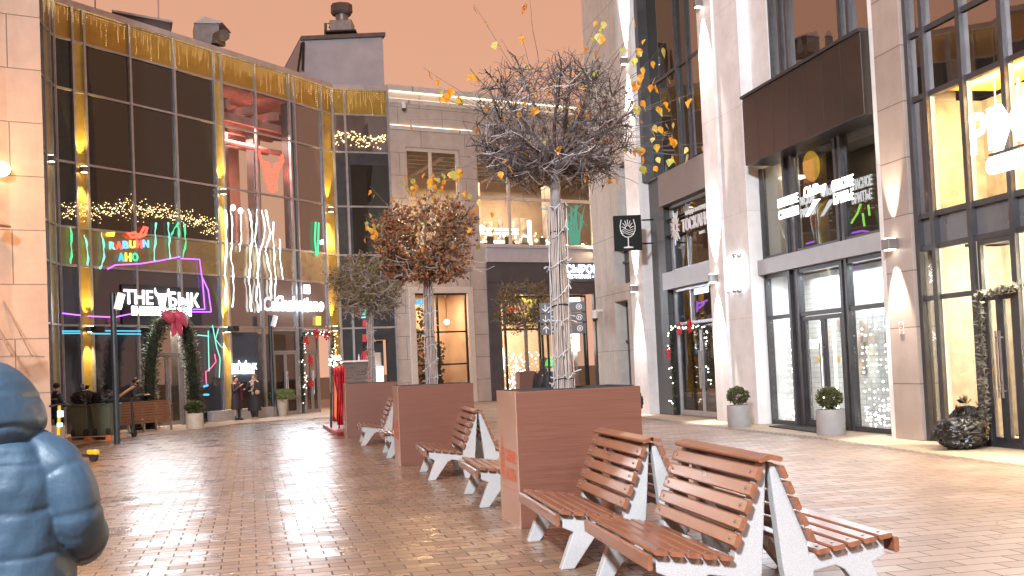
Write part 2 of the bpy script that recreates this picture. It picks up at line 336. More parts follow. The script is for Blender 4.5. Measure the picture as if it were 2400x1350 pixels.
m_lyel = leafmat('yellow_leaf', (.66, .24, .008), (.70, .38, .04), .45)
m_lgrn = leafmat('green_yellow_leaf', (.30, .30, .05), (.62, .50, .16), .45)
m_lbrn = leafmat('brown_leaf', (.12, .045, .022), (.30, .12, .05), .25)
m_lolv = leafmat('olive_leaf', (.12, .085, .03), (.26, .19, .075), .25)
m_bush = leafmat('bush_leaf', (.045, .055, .018), (.15, .15, .055), .2)
m_thuja = leafmat('thuja_leaf', (.03, .04, .015), (.10, .11, .05), .15)
m_fern = leafmat('fern_leaf', (.12, .16, .05), (.35, .38, .16), .3)
m_fir = leafmat('garland_leaf', (.02, .03, .018), (.09, .10, .07), .15)
m_redcloth = pbr('red_cloth', (.55, .02, .03), .55, 0, .2, 4)
m_pinkcloth = pbr('pink_cloth', (.58, .075, .14), .5, 0, .15, 3)
m_bag = pbr('black_bag', (.012, .012, .013), .28, 0, .2, 4, .5, 9, .5)
m_bin = pbr('green_bin', (.10, .115, .075), .5, 0, .08, 4)
m_pole = pbr('dark_pole', (.035, .045, .055), .4, .5, .08, 4)
m_steel = pbr('brushed_steel', (.55, .55, .56), .3, .9, .05, 5)
m_yellow = pbr('yellow_plastic', (.75, .50, .03), .4, 0, .05, 4)
m_orange = pbr('orange_plastic', (.70, .16, .03), .45, 0, .05, 4)
m_rubber = pbr('black_rubber', (.02, .02, .02), .6, 0, .1, 9)
m_pallet = woodmat('pallet_wood', (.38, .23, .13), (.56, .38, .24), .7, 0, 0)
m_jacket = pbr('blue_puffer', (.027, .058, .093), .50, 0, .10, 5, .25, 16, .4, rvar=.06)
m_skin = pbr('skin', (.55, .33, .25), .5, 0, .05, 9)
m_hairb = pbr('brown_hair', (.07, .035, .02), .45, 0, .3, 30, stretch=(3, 3, .4))
m_hairl = pbr('fair_hair', (.32, .17, .08), .45, 0, .3, 30, stretch=(3, 3, .4))
m_blackc = pbr('black_cloth', (.014, .013, .016), .7, 0, .2, 12)
m_plum = pbr('plum_cloth', (.035, .014, .022), .7, 0, .2, 12)
m_scarf = pbr('wine_scarf', (.17, .03, .05), .8, 0, .2, 20)
m_olivec = pbr('olive_black_puffer', (.035, .036, .032), .5, 0, .2, 12, .2, 20)
m_fur = pbr('beige_fur', (.48, .33, .22), .9, 0, .2, 40, .6, 60)
m_navy = pbr('navy_cloth', (.022, .026, .036), .6, 0, .2, 12)
m_green = pbr('neon_green_knit', (.16, .75, .12), .8, 0, .12, 60, .5, 120)
m_strap = pbr('tan_strap', (.42, .28, .18), .6, 0, .05)
m_signblk = pbr('black_sign', (.008, .010, .009), .65, 0, .1, spec=.2)
m_signdk = pbr('charcoal_sign', (.05, .05, .055), .45, 0, .1)
m_signwht = pbr('white_letter', (.78, .77, .76), .5, 0, .03)
m_redlogo = pbr('red_print', (.75, .13, .055), .5, 0, .15, 20)
m_mat = pbr('door_mat', (.03, .028, .026), .9, 0, .2, 30)
m_ducting = pbr('galvanised_duct', (.26, .23, .22), .45, .6, .1, 4)
m_rooftank = pbr('grey_render_wall', (.46, .43, .46), .75, 0, .07, 1.5)
m_roofdark = pbr('roof_unit_dark', (.13, .10, .09), .6, .2, .15, 3)
m_e_white = emis('lit_white', (1, 1, 1), 2.4)
m_e_cool = emis('lit_cool_white', (.80, .90, 1.0), 3.2)
m_e_warm = emis('lit_warm', (1, .80, .52), 3.0)
m_e_bead = emis('bead_warm', (1, .68, .30), 2.2)
m_e_beadw = emis('bead_white', (1, .93, .80), 4.5)
m_e_red = emis('neon_red', (1, .07, .04), 1.7)
m_e_purple = emis('neon_purple', (.50, .14, .95), 1.15)
m_e_green = emis('neon_green', (.12, .85, .38), .55)
m_e_mint = emis('neon_mint', (.30, .90, .72), .55)
m_e_cyan = emis('neon_cyan', (.10, .62, .90), .55)
m_e_pink = emis('neon_pink', (1, .12, .30), 0.9)
m_e_blue = emis('neon_blue', (.18, .45, .95), 0.85)
m_e_yel = emis('neon_yellow', (1, .72, .08), 1.0)
m_e_refl = emis('reflection_white', (.92, 1, .95), 1.5)
m_e_lamp = emis('lamp_amber', (1, .60, .22), 9)
SKY, EXPO, FILL_L, FILL_R = .455, 1.36, 21000, 2500
# ================================================================== ground
def sheet(name, pts, mat, kind='structure'):
    m = MB(); m.add([V(p) for p in pts], [tuple(range(len(pts)))]); o = m.build(name, mat, base=(0, 0, 0)); setp(o, kind=kind); return o
m_ground = pbr('ground_asphalt', (.10, .085, .075), .6, 0, .15, 1.5)
sheet('ground', [(-400, -400, -.012), (400, -400, -.012), (400, 600, -.012), (-400, 600, -.012)], m_ground)
m_tileL = tilemat('plaza_slabs_left', ROWA, .286, .175, (.31, .185, .112), (.20, .118, .074), (.075, .046, .032), .17, .036, .5, 0, 0, .006)
m_tileR = tilemat('plaza_slabs_right', math.atan(.20), .42, .21, (.36, .26, .21), (.27, .19, .15), (.09, .055, .04), .32, .032, .5, 0, 0, .005)
tdir = V((-.238, .971, 0)); rdir = V((.971, .238, 0))
org = V((.75, 10.9, 0))
def rowp(r, t): return org+rdir*r+tdir*t
sheet('plaza_paving', [rowp(-60, -40), rowp(.1, -40), rowp(.1, 60), rowp(-60, 60)], m_tileL)
sheet('plaza_paving_right', [rowp(.1, -40), rowp(40, -40), rowp(40, 60), rowp(.1, 60)], m_tileR)
m_walk = tilemat('walk_slabs', math.atan(.222), .6, .6, (.46, .36, .26), (.40, .31, .22), (.22, .16, .11), .55, .006, .0)
def lift(p, z): return V((p.x, p.y, z))
# pavement strip by the right-hand wing, edge read along the curved line of smaller setts
edge = [(1380, 967), (1540, 981), (1660, 997), (1790, 1011), (1900, 1022), (2080, 1048), (2230, 1068), (2400, 1090), (2700, 1130)]
inner = [(2900, 1050), (2300, 1000), (1800, 975), (1500, 950), (1380, 945)]
sheet('pavement', [lift(zp(x, y), .004) for x, y in edge]+[lift(zp(x, y), .004) for x, y in inner], m_walk)
m_sett = tilemat('sett_band', math.atan(.222), .10, .10, (.22, .18, .15), (.30, .24, .2), (.10, .08, .07), .5, .02)
sheet('sett_strip', [lift(zp(x, y+5), .003) for x, y in edge]+[lift(zp(x, y-1.5), .003) for x, y in reversed(edge)], m_sett)
m_walkl = tilemat('left_walk_slabs', .99, .6, .6, (.52, .40, .30), (.46, .35, .26), (.28, .20, .14), .5, .006, .0)
le = [(60, 1066), (270, 1027), (430, 1009), (560, 992), (700, 982), (870, 972), (960, 966)]
li = [(960, 945), (780, 955), (520, 975), (300, 990), (60, 1010)]
sheet('pavement_left', [lift(zp(x, y), .004) for x, y in le]+[lift(zp(x, y), .004) for x, y in li], m_walkl)
# ================================================================== left glass building
HT = 14.1
A0 = zp(121, -11, HT); A1 = zp(673, 162.5, HT); B1 = zp(776, 197, HT); C1 = zp(905, 204, HT)
WA = Wall(A0, A1); WB = Wall(A1, B1); WC = Wall(B1, C1)
WR = Wall(zp(96, -40, HT), A0)
ZR = [0.0, 3.49, 5.42, 6.66, 8.77, 11.15, 12.8, 13.92]
def tpx(w, pts, d=0): return [w.sx(x, y, d) for x, y in pts]
gb = thing('glass_building', 'gold-banded glass building with bowed mullioned front on the left', 'building', (A1.x-6, A1.y+5, 0))
gold = MB(); mull = MB(); fmull = MB()
aA = [0]+tpx(WA, [(168.5, 107), (196, 113), (303, 142), (407, 172), (500, 196), (518, 200), (597, 223)])+[WA.L]
aB = [0, .32]+tpx(WB, [(752, 267)])+[WB.L]
aC = [0]+tpx(WC, [(808, 276)])+[WC.L]
def panel(w, a0, a1, z0, z1, mat, name, d=-.03, th=.03):
    m = MB(); m.wbox(w, a0+.012, a1-.012, z0+.012, z1-.012, d-th, d); return m.build(name, mat, gb)
def fac(w, A, rule):
    for i in range(len(A)-1):
        for j in range(len(ZR)-1):
            r = rule(i, j)
            if r is None: continue
            mat, name = r; panel(w, A[i], A[i+1], ZR[j], ZR[j+1], mat, name)
    for a in A: mull.wbox(w, a-.045, a+.045, 0, HT-.2, -.05, .06)
    for k, z in enumerate(ZR[1:]):
        for i in range(len(A)-1): mull.wbox(w, A[i]+.045, A[i+1]-.045, z-.035, z+.035, -.05, .035)
def ruleA(i, j):
    strip = i in (1, 5)
    if j == 6: return (m_gold, 'gold_panel')
    if strip: return (m_brass, 'brass_strip')
    if j == 2: return ((m_beige if i >= 6 else m_olive), 'spandrel_panel')
    if i >= 6:
        if j in (3, 4, 5): return (m_clear, 'window_pane')
        return (m_smoke if j == 0 else m_mirror, 'window_pane')
    if j == 0: return (None if i in (3,) else (m_blackb, 'window_pane'))
    if j == 1: return (m_blackb, 'window_pane')
    return (m_black, 'window_pane')
def ruleB(i, j):
    if j == 6: return (m_gold, 'gold_panel')
    if i == 0: return (m_dkmull, 'grey_strip')
    if i == 2: return (m_brass, 'brass_strip')
    if j == 2: return (m_beige, 'spandrel_panel')
    if j == 0: return None
    return (m_mirror, 'window_pane')
def ruleC(i, j):
    if j == 6: return (m_gold, 'gold_panel')
    if j == 5: return (m_mirror, 'window_pane')
    if j == 0: return (None if i == 1 else (m_dkpanel, 'grey_panel'))
    if j == 1: return (m_dkpanel, 'grey_panel')
    return (m_dkmull, 'grey_panel')
fac(WA, aA, ruleA); fac(WB, aB, ruleB); fac(WC, aC, ruleC)
fac(WR, [WR.L-2.4, WR.L-1.2, WR.L-.5, WR.L], lambda i, j: (m_gold, 'gold_panel') if j == 6 else ((m_brass, 'brass_strip') if i == 1 else (m_black, 'window_pane')))
cop = MB()
for w, e in ((WA, 0), (WB, 0), (WC, .0)): cop.wbox(w, 0, w.L, HT-.2, HT, -.35, .10)
cop.wbox(WR, WR.L-2.4, WR.L, HT-.2, HT, -.35, .10)
cop.build('coping', m_coping, gb)
mull.build('mullion_frame', m_mull, gb)
# dark window of the facet beside the stone building, door recess below
mm = MB(); s0 = WC.sx(826, 500); s1 = WC.L-.08
mm.wbox(WC, s0, s1, 6.0, 10.6, -.02, .02); mm.build('window_pane', m_black, gb)
mm = MB(); s0, s1 = aC[1], WC.L
mm.wbox(WC, s0, s1-.01, 2.95, 3.45, -.35, -.03); mm.wbox(WC, s0, s0+.4, 0, 2.95, -.35, -.03); mm.wbox(WC, s1-.4, s1-.01, 0, 2.95, -.35, -.03); mm.build('door_frame', m_dkpanel, gb)
mm = MB(); mm.wbox(WC, s0+.42, s1-.42, .02, 2.94, -.75, -.7); mm.build('door', m_dkmull, gb)
# core behind the skin (roof, back wall); leaves the restaurant room open
core = MB()
def loop(d): return [WR.p(WR.L-2.4, 0, d), WA.p(0, 0, d), WA.p(WA.L, 0, d), WB.p(WB.L, 0, d), WC.p(WC.L, 0, d)]
base_pts = loop(-.4)
back = [V((base_pts[-1].x+2, base_pts[-1].y+14, 0)), V((base_pts[0].x-14, base_pts[0].y+14, 0))]
core.prism([lift(p, HT-.3) for p in base_pts+back], Z*.12)
core.build('roof', m_roofdark, gb)
core = MB(); xa = aA[6]-.1; xb = WA.L
core.wbox(WA, -.2, xa, 3.5, HT-.32, -.6, -.2); core.wbox(WA, -.2, aA[3], 0.02, 3.5, -.6, -.2); core.wbox(WA, aA[4], xa, 0.02, 3.5, -.6, -.2)
core.wbox(WB, .1, WB.L+.2, 3.6, HT-.32, -.5, -.2); core.wbox(WC, 0, WC.L, 3.55, HT-.32, -.6, -.2)
core.build('inner_wall', m_dkpanel, gb)
# restaurant room behind the clear panes (upper floor)
m_roompink = pbr('room_ceiling', (.55, .33, .30), .7, 0, .12, 3); m_roomwall = pbr('room_wall', (.52, .30, .24), .7, 0, .1, 2)
rm = MB(); dd = -4.2
rm.wbox(WA, xa, xb+1.5, 6.5, 6.66, dd, -.1); rm.build('room_floor', m_dkpanel, gb)
rm = MB(); rm.wbox(WA, xa, xb+1.5, 6.66, 12.9, dd-.2, dd); rm.wbox(WA, xa-.15, xa, 6.66, 12.9, dd, -.2); rm.build('room_wall', m_roomwall, gb)
rm = MB(); rm.wbox(WA, xa, xb+1.5, 12.75, 12.9, dd, -.1); rm.build('room_ceiling', m_roompink, gb)
rm = MB()
for k in range(5): rm.wbox(WA, xa, xb+1.4, 11.6+.0*k, 11.9, -.8-.75*k, -.62-.75*k)
for k in range(3): rm.wbox(WA, xa+.6+1.4*k, xa+.85+1.4*k, 12.0, 12.3, dd, -.3)
rm.tube([WA.p(xa, 10.9, -1.2), WA.p(xb+1.3, 10.9, -1.2)], .12, 8); rm.tube([WA.p(xa, 11.2, -2.4), WA.p(xb+1.3, 11.2, -2.4)], .16, 8)
rm.build('ceiling_duct', m_roompink, gb, smooth=40)
rm = MB()
for a in (xa+1.6, xa+3.4): rm.wbox(WA, a, a+.35, 6.66, 12.75, -1.9, -1.5)
rm.build('room_column', m_dkmull, gb)
m_art = pbr('art_panel', (.75, .55, .45), .6, 0, .5, 2.2, col2=(.12, .08, .08)); m_arto = pbr('orange_panel', (.8, .33, .12), .6, 0, .2, 3)
for k, (a, mt) in enumerate(((xa+.3, m_art), (xa+1.1, m_arto), (xa+2.2, m_arto), (xa+3.1, m_art))):
    rm = MB(); rm.wbox(WA, a, a+.62, 7.2, 9.4, dd+.02, dd+.06); rm.build('wall_picture', mt, gb)
rm = MB()
for k in range(4):
    c = WA.p(xa+.5+.85*k, 8.4, -1.6-.4*(k % 2)); rm.ball(c, .11, .11, .13, 8, 6)
rm.build('pendant_lamp', m_e_warm, gb, smooth=60)
m_doorframe = pbr('door_frame_grey', (.30, .285, .28), .4, .4, .06, 4)
# ground-floor interior of the right part: room with lit back wall
rm = MB(); rm.wbox(WA, xa, xb, 0, 3.4, -2.7, -2.5); rm.wbox(WB, .2, WB.L, 0, 3.4, -3.2, -3.0); rm.build('shop_wall', m_dkmull, gb)
rm = MB(); rm.wbox(WA, aA[3]+.05, aA[4]-.05, 0, 3.44, -1.6, -1.5); rm.build('lobby_wall', m_doorframe, gb)
# doors
m_doorglass = glassmat('door_glass', (.55, .55, .55), 1.5, (.9, .9, .9), .1)
def double_door(w, a0, a1, h, d, parent, mat=m_doorframe, glass=m_doorglass, top=None, handles=True):
    fr = MB(); t = .07
    zt = top or h
    fr.wbox(w, a0, a0+t, 0, zt, d-.05, d+.05); fr.wbox(w, a1-t, a1, 0, zt, d-.05, d+.05); fr.wbox(w, a0+t, a1-t, zt-t, zt, d-.05, d+.05)
    if top: fr.wbox(w, a0+t, a1-t, h, h+t, d-.05, d+.05)
    fo = fr.build('door_frame', mat, parent)
    if top:
        g = MB(); g.wbox(w, a0+t+.003, a1-t-.003, h+t+.003, zt-t-.003, d-.012, d+.012); g.build('transom_pane', glass, parent)
    mid = (a0+a1)/2
    for k, (b0, b1) in enumerate(((a0+t+.004, mid-.004), (mid+.004, a1-t-.004))):
        l = MB(); s = .085
        l.wbox(w, b0, b0+s, .02, h-.006, d-.03, d+.03); l.wbox(w, b1-s, b1, .02, h-.006, d-.03, d+.03); l.wbox(w, b0+s, b1-s, .02, .02+s*1.6, d-.03, d+.03); l.wbox(w, b0+s, b1-s, h-s, h-.006, d-.03, d+.03)
        lo = l.build('door', mat, parent)
        g = MB(); g.wbox(w, b0+s+.002, b1-s-.002, .02+s*1.6, h-s, d-.01, d+.01); g.build('door_pane', glass, lo)
        if handles:
            hx = b1-s/2 if k == 0 else b0+s/2
            hd = MB(); hd.tube([w.p(hx, .75, d+.09), w.p(hx, 1.75, d+.09)], .018, 6); hd.tube([w.p(hx, .85, d+.03), w.p(hx, .85, d+.09)], .012, 5); hd.tube([w.p(hx, 1.65, d+.03), w.p(hx, 1.65, d+.09)], .012, 5)
            hd.build('handle', m_steel, lo, smooth=50)
a4, a5 = aA[3], aA[4]; ad_ = WA.sx(360, 960)
double_door(WA, ad_, a5-.07, 2.5, -.02, gb, top=3.42)
fb = MB(); fb.wbox(WA, a4+.06, ad_-.02, 0.02, 3.44, -.06, -.02); fb.build('window_pane', m_blackb, gb)
double_door(WB, WB.sx(712, 870)-.0, WB.sx(748, 870), 2.5, -.02, gb, top=3.42)
d0 = WA.sx(638, 880); double_door(WA, d0, WA.L-.08, 2.5, .02, gb, top=3.42)
# ledge (raised bed kerb) at foot of the glass
lg = MB(); lg.wbox(WA, aA[5]-1.0, d0-.3, 0, .40, .10, .42)
lo = lg.build('window_ledge', m_pot, bevel=.01); setp(lo, 'long low stone ledge at the foot of the dark glass behind two standing people', 'ledge')
# ---- icicle lights along the gold band
def beads(mb, pts, r):
    for p in pts: mb.octa(p, r*rnd.uniform(.7, 1.25))
ic = MB()
for w in (WR, WA, WB, WC):
    a = .05 if w is not WR else w.L-1.2
    while a < w.L-.03:
        L = rnd.choice((.25, .45, .7, 1.0, .55))*rnd.uniform(.7, 1.2); n = int(L/.085)
        for k in range(n): ic.octa(w.p(a+rnd.uniform(-.02, .02), HT-.24-.085*k, .09), rnd.uniform(.006, .012))
        a += rnd.uniform(.07, .14)
o = ic.build('icicle_lights', m_e_bead); setp(o, 'warm icicle string lights hanging along the gold roof band', 'string lights')
# ---- beads standing in for warm lights mirrored in the dark glass (row 3)
gm = MB(); ph = 0
a = 0.15
while a < aA[5]-.05:
    zc = 7.33 + .22*math.sin(a*.72-1.2) ; spr = .33
    for k in range(3): gm.octa(WA.p(a, zc+rnd.gauss(0, .50)*spr, .02), rnd.uniform(.011, .022))
    a += .042
o = gm.build('warm_beads', m_e_bead); setp(o, 'broad band of warm lights mirrored in the dark glass, built as beads', 'string lights')
gm = MB(); a = 0.1
while a < WC.L-.1:
    for k in range(3): gm.octa(WC.p(a, 12.0-abs(rnd.gauss(0, .30))+.08*math.sin(a*2.6), .03), rnd.uniform(.018, .034))
    a += .06
o = gm.build('warm_beads', m_e_bead); setp(o, 'short drooping garland of warm lights on the mirrored pane by the stone building', 'string lights')
# ---- neon tubes; the white and green ones stand in for reflections in the glass
def wtube(name, mat, w, polys, r, label, cat='neon tube', d=.07, parent=None, wig=0.0):
    m = MB()
    for pl in polys:
        P_ = [V((*w.px(x, y, d), 0)) for x, y in pl]; Q = []
        n = 7 if wig else 1; ph = rnd.uniform(0, 6)
        for i in range(len(P_)-1):
            for k in range(n): Q.append(P_[i].lerp(P_[i+1], k/n))
        Q.append(P_[-1])
        if wig: Q = [q+V((wig*(math.sin(i*.9+ph)+.6*math.sin(i*2.1+ph*2)), 0, 0)) for i, q in enumerate(Q)]
        m.tube([w.p(q.x, q.y, d) for q in Q], [r*(1+(.45*math.sin(i*.8+ph) if wig else 0)) for i in range(len(Q))], 6)
    o = m.build(name, mat, parent, smooth=60)
    if parent is None: setp(o, label, cat)
    return o
whites = [[(529, 492), (531, 560), (528, 640), (530, 720)], [(541, 490), (545, 540), (541, 600), (548, 650), (546, 720)], [(563, 488), (566, 545), (562, 590)],
          [(583, 490), (592, 540), (587, 600), (584, 660), (590, 730)], [(603, 490), (598, 560), (606, 620), (601, 700), (607, 732)], [(614, 492), (622, 540), (610, 590), (604, 640), (612, 728)],
          [(622, 492), (634, 545), (622, 590), (634, 640), (636, 700)], [(640, 520), (642, 590), (646, 652), (644, 715)], [(655, 560), (658, 620), (664, 655)]]
for k, pl in enumerate(whites):
    q = wtube('reflection_tube', m_e_refl, WA, [pl], .020 if k % 3 else .030, 'wavy white reflection, built as a light tube, below the red bull neon', 'light tube', wig=.022); setp(q, group='wavy white reflections built as light tubes')
greens = [([(166, 533), (168, 580), (166, 618)], m_e_green), ([(198, 550), (205, 580), (206, 622)], m_e_mint), ([(238, 545), (244, 580), (243, 610), (234, 630)], m_e_mint),
          ([(365, 522), (364, 565), (361, 612)], m_e_mint), ([(394, 521), (397, 560), (398, 606)], m_e_mint), ([(418, 522), (404, 545), (402, 552)], m_e_green), ([(417, 522), (420, 555)], m_e_green), ([(431, 523), (436, 565), (429, 604)], m_e_green)]
for pl, mt in greens:
    q = wtube('reflection_tube', mt, WA, [pl], .028, 'upright green reflection, built as a light tube, near the coloured letters', 'light tube', wig=.018); setp(q, group='green reflections built as light tubes')
q = wtube('reflection_tube', m_e_green, WB, [[(740, 520), (738, 560), (742, 600)], [(747, 522), (745, 598)]], .04, 'bent pair of green reflections, built as light tubes, left of the last brass strip', 'light tube')
wtube('neon_outline', m_e_purple, WA, [[(252, 631), (270, 621), (330, 618), (375, 611), (422, 602)], [(424, 606), (468, 608), (473, 648), (488, 680), (495, 730)], [(474, 650), (480, 724)], [(495, 731), (450, 731)], [(480, 725), (452, 725)]], .022, 'thin purple neon outline running round the bull restaurant sign')
wtube('neon_line', m_e_purple, WA, [[(146, 734), (188, 739)], [(206, 741), (255, 743), (275, 742), (315, 734)]], .022, 'thin purple neon line on the dark glass left of the restaurant sign')
wtube('neon_shelf', m_e_cyan, WA, [[(146, 776), (188, 776)], [(146, 781), (188, 781)], [(210, 775), (330, 776)], [(212, 782), (330, 783)]], .022, 'stacked cyan neon lines on the ground floor glass behind the bins')
wtube('neon_figure', m_e_mint, WA, [[(462, 785), (490, 788)], [(488, 775), (490, 870)], [(498, 762), (508, 815), (516, 840), (514, 885)], [(512, 770), (505, 795), (520, 815)]], .02, 'mint green neon scribble on the glass right of the leafy arch')
wtube('neon_figure', m_e_pink, WA, [[(503, 830), (506, 848), (495, 862), (482, 872), (484, 900)]], .02, 'small pink neon squiggle on the glass right of the leafy arch')
wtube('neon_dash', m_e_cyan, WA, [[(477, 906), (487, 903)], [(478, 925), (489, 925)]], .04, 'two short cyan light dashes low on the glass by the arch')
wtube('neon_dash', m_e_yel, WB, [[(744, 742), (744, 762)], [(749, 742), (749, 762)]], .06, 'small yellow neon mark above the garlanded double doors', d=.05)
# coloured letters: a reflection in the glass, rebuilt as glowing letters
lt = thing('lit_letters', 'multicoloured letters mirrored in the glass, rebuilt as glowing letters in two rows', 'sign', WA.p(*WA.px(300, 580)))
def letters(txt, cols, x0, x1, yt, yb, dy=0.0, bold=.03):
    n = len(txt)
    for i, ch in enumerate(txt):
        xa_ = x0+(x1-x0)*i/n; xb_ = x0+(x1-x0)*(i+.86)/n; yy = dy*i
        a0_, z0_ = WA.px(xa_, yb+yy, .08); a1_, _ = WA.px(xb_, yb+yy, .08); _, z1_ = WA.px(xa_, yt+yy, .08)
        m = MB(); wall_text(m, WA, ch, a0_, a1_, z0_, z1_, .09, .02, bold); m.build('letter', cols[i % len(cols)], lt)
letters('RABUHN', [m_e_mint, m_e_red, m_e_blue, m_e_yel, m_e_red, m_e_blue], 256, 351, 566, 584, -.9)
letters('AHO', [m_e_cyan, m_e_yel, m_e_green], 277, 326, 592, 612, 0)
m = MB()
for pl in ([(325, 556), (338, 532), (345, 533), (340, 550), (325, 556)], [(326, 555), (316, 546), (300, 548), (308, 556), (326, 555)]): m.tube([WA.p(*WA.px(x, y, .08), .08) for x, y in pl], .05, 6)
m.build('butterfly', m_e_red, lt, smooth=60)
m = MB(); m.tube([WA.p(*WA.px(x, y, .08), .08) for x, y in [(250, 548), (268, 546), (266, 552), (250, 551)]], .04, 6); m.build('cloud', m_e_yel, lt, smooth=60)
# bull head neon
pl = [[(607, 352), (610, 372), (618, 380), (628, 382), (631, 392)], [(612, 375), (622, 395), (632, 388)], [(622, 395), (627, 418), (632, 432)], [(628, 388), (636, 405), (640, 418)], [(660, 362), (664, 378), (658, 385), (648, 384), (647, 392)], [(664, 378), (656, 393), (646, 390)],
      [(652, 396), (648, 418), (645, 432)], [(645, 395), (642, 410)], [(640, 418), (634, 428), (634, 440), (640, 447), (647, 440), (646, 428), (640, 418)], [(633, 443), (639, 449), (648, 444)]]
wtube('neon_bull', m_e_red, WA, pl, .045, 'red neon bull head glowing in the upper corner window', 'neon sign', d=.03)
# ---- THE BULL sign
def bullhead(mb, w, cx, yt, yb, hw, d):
    ca, zt = w.px(cx, yt, d); _, zb = w.px(cx, yb, d); H = zt-zb; k = hw
    P = [(-1, 1), (-.88, .78), (-.55, .70), (.55, .70), (.88, .78), (1, 1), (1.02, .74), (.78, .58), (.56, .52), (.36, .06), (.15, 0), (-.15, 0), (-.36, .06), (-.56, .52), (-.78, .58), (-1.02, .74)]
    mb.prism([w.p(ca+x*k, zb+H*y, d) for x, y in P], w.n*.05)
bs = thing('restaurant_sign', 'white lit restaurant sign with bull head over the leafy arch', 'sign', WA.p(*WA.px(380, 700)))
def ptext(w, txt, x0, x1, yb, yt, parent, mat, name, d=.07, bold=.012, ext=.010):
    a0_, z0_ = w.px(x0, yb, d); a1_, z0b = w.px(x1, yb, d); _, z1_ = w.px(x0, yt, d)
    m = MB(); wall_text(m, w, txt, a0_, a1_, z0_, z1_, d, ext, bold); return m.build(name, mat, parent)
ptext(WA, 'THE', 291, 359, 712, 678, bs, m_e_white, 'lettering', bold=.008)
ptext(WA, 'БЫК', 397, 467, 718, 684, bs, m_e_white, 'lettering', bold=.012)
m = MB(); q0_ = WA.px(286, 716, .03); q1_ = WA.px(472, 722, .03); m.wbox(WA, q0_[0], q1_[0], q0_[1]-.62, q0_[1]+.72, .012, .03); m.build('backing_panel', pbr('matte_sign_back', (.035, .036, .042), .9, 0, .05), bs)  # dark plate added so the glass behind does not mirror the letters
m = MB(); bullhead(m, WA, 378, 676, 719, .31, .05); m.build('bull_head', m_e_white, bs)
ptext(WA, 'БУРГЕРЫ И СТЕЙКИ', 314, 447, 734, 721, bs, m_e_white, 'lettering', bold=.01)
m = MB(); b0 = WA.px(310, 738, .06); b1 = WA.px(450, 738, .06); m.wbox(WA, b0[0], b1[0], b0[1], b0[1]+.30, .015, .035); m.build('light_box', emis('lit_plate', (.9, .95, 1), 5), bs)
bs2 = thing('window_sign', 'small white lit bull sign inside the window behind the two people in long coats', 'sign', WA.p(*WA.px(570, 860)))
m = MB(); q0_ = WA.px(541, 866, .02); q1_ = WA.px(606, 866, .02); m.wbox(WA, q0_[0], q1_[0], q0_[1]-.5, q0_[1]+1.4, .012, .03); m.build('backing_panel', pbr('matte_poster', (.05, .06, .085), .8, 0, .1), bs2)
m = MB(); bullhead(m, WA, 567, 845, 868, .19, .05); m.build('bull_head', m_e_cool, bs2)
ptext(WA, 'THE', 545, 559, 866, 853, bs2, m_e_cool, 'lettering', .09, .01); ptext(WA, 'БЫК', 577, 602, 866, 852, bs2, m_e_cool, 'lettering', .09, .01)
m = MB()
for x0, x1 in ((545, 565), (569, 595)):
    c0 = WA.px(x0, 876, .09); c1 = WA.px(x1, 876, .09); m.wbox(WA, c0[0], c1[0], c0[1], c0[1]+.11, .06, .1)
m.build('light_box', m_e_cool, bs2)
bs3 = thing('script_sign', 'white lit script lettering over the entrance with the potted fern', 'sign', WA.p(*WA.px(700, 715)))
WS = Wall(WA.p(WA.sx(640, 715, .25), 0, .25), WB.p(WB.sx(762, 715, .3), 0, .3))
def italic(txt, x0, x1, yb, yt, mat, name, bold=.05):
    a0_, z0_ = WS.px(x0, yb); a1_, _ = WS.px(x1, yb); _, z1_ = WS.px(x0, yt); m = MB(); wall_text(m, WS, txt, a0_, a1_, z0_, z1_, .03, .01, bold, slant=.12); return m.build(name, mat, bs3)
italic('Casbatiano', 643, 757, 727, 692, m_e_cool, 'lettering', .03)
m = MB(); m.bar(WS.p(WS.sx(645, 722), WS.px(645, 722)[1], -.03), WS.p(WS.sx(757, 722), WS.px(757, 724)[1], -.03), .03, .05); m.build('rail', emis('added_rail_glow', (.85, .93, 1), 6), bs3)  # rail glow added to strengthen the sign's reflection on the paving
setp(bs3, 'white lit script lettering over the entrance with the potted fern', 'sign')
s = thing('hanging_sign', 'small square white lit sign above the garlanded doors', 'sign', WB.p(*WB.px(720, 678)))
m = MB(); c = WB.px(720, 678, .3); m.wbox(WB, c[0]-.16, c[0]+.16, c[1]-.18, c[1]+.18, .25, .32); m.build('light_box', m_e_white, s)
m = MB(); m.bar(WB.p(c[0], c[1]+.2, .02), WB.p(c[0], c[1]+.2, .3), .03, .03); m.build('bracket', m_dkmull, s)
s = thing('lit_letters', 'tiny pale lit letter sign over the dark door recess', 'sign', WC.p(*WC.px(853, 735)))
m = MB(); c = WC.px(853, 735); wall_text(m, WC, 'Я', c[0]-.10, c[0]+.10, c[1]-.06, c[1]+.24, .05, .02, .04); m.build('lettering', m_e_mint, s)
m = MB(); m.wbox(WC, c[0]-.13, c[0]+.13, c[1]-.20, c[1]-.12, .03, .06); m.build('light_box', m_e_mint, s)
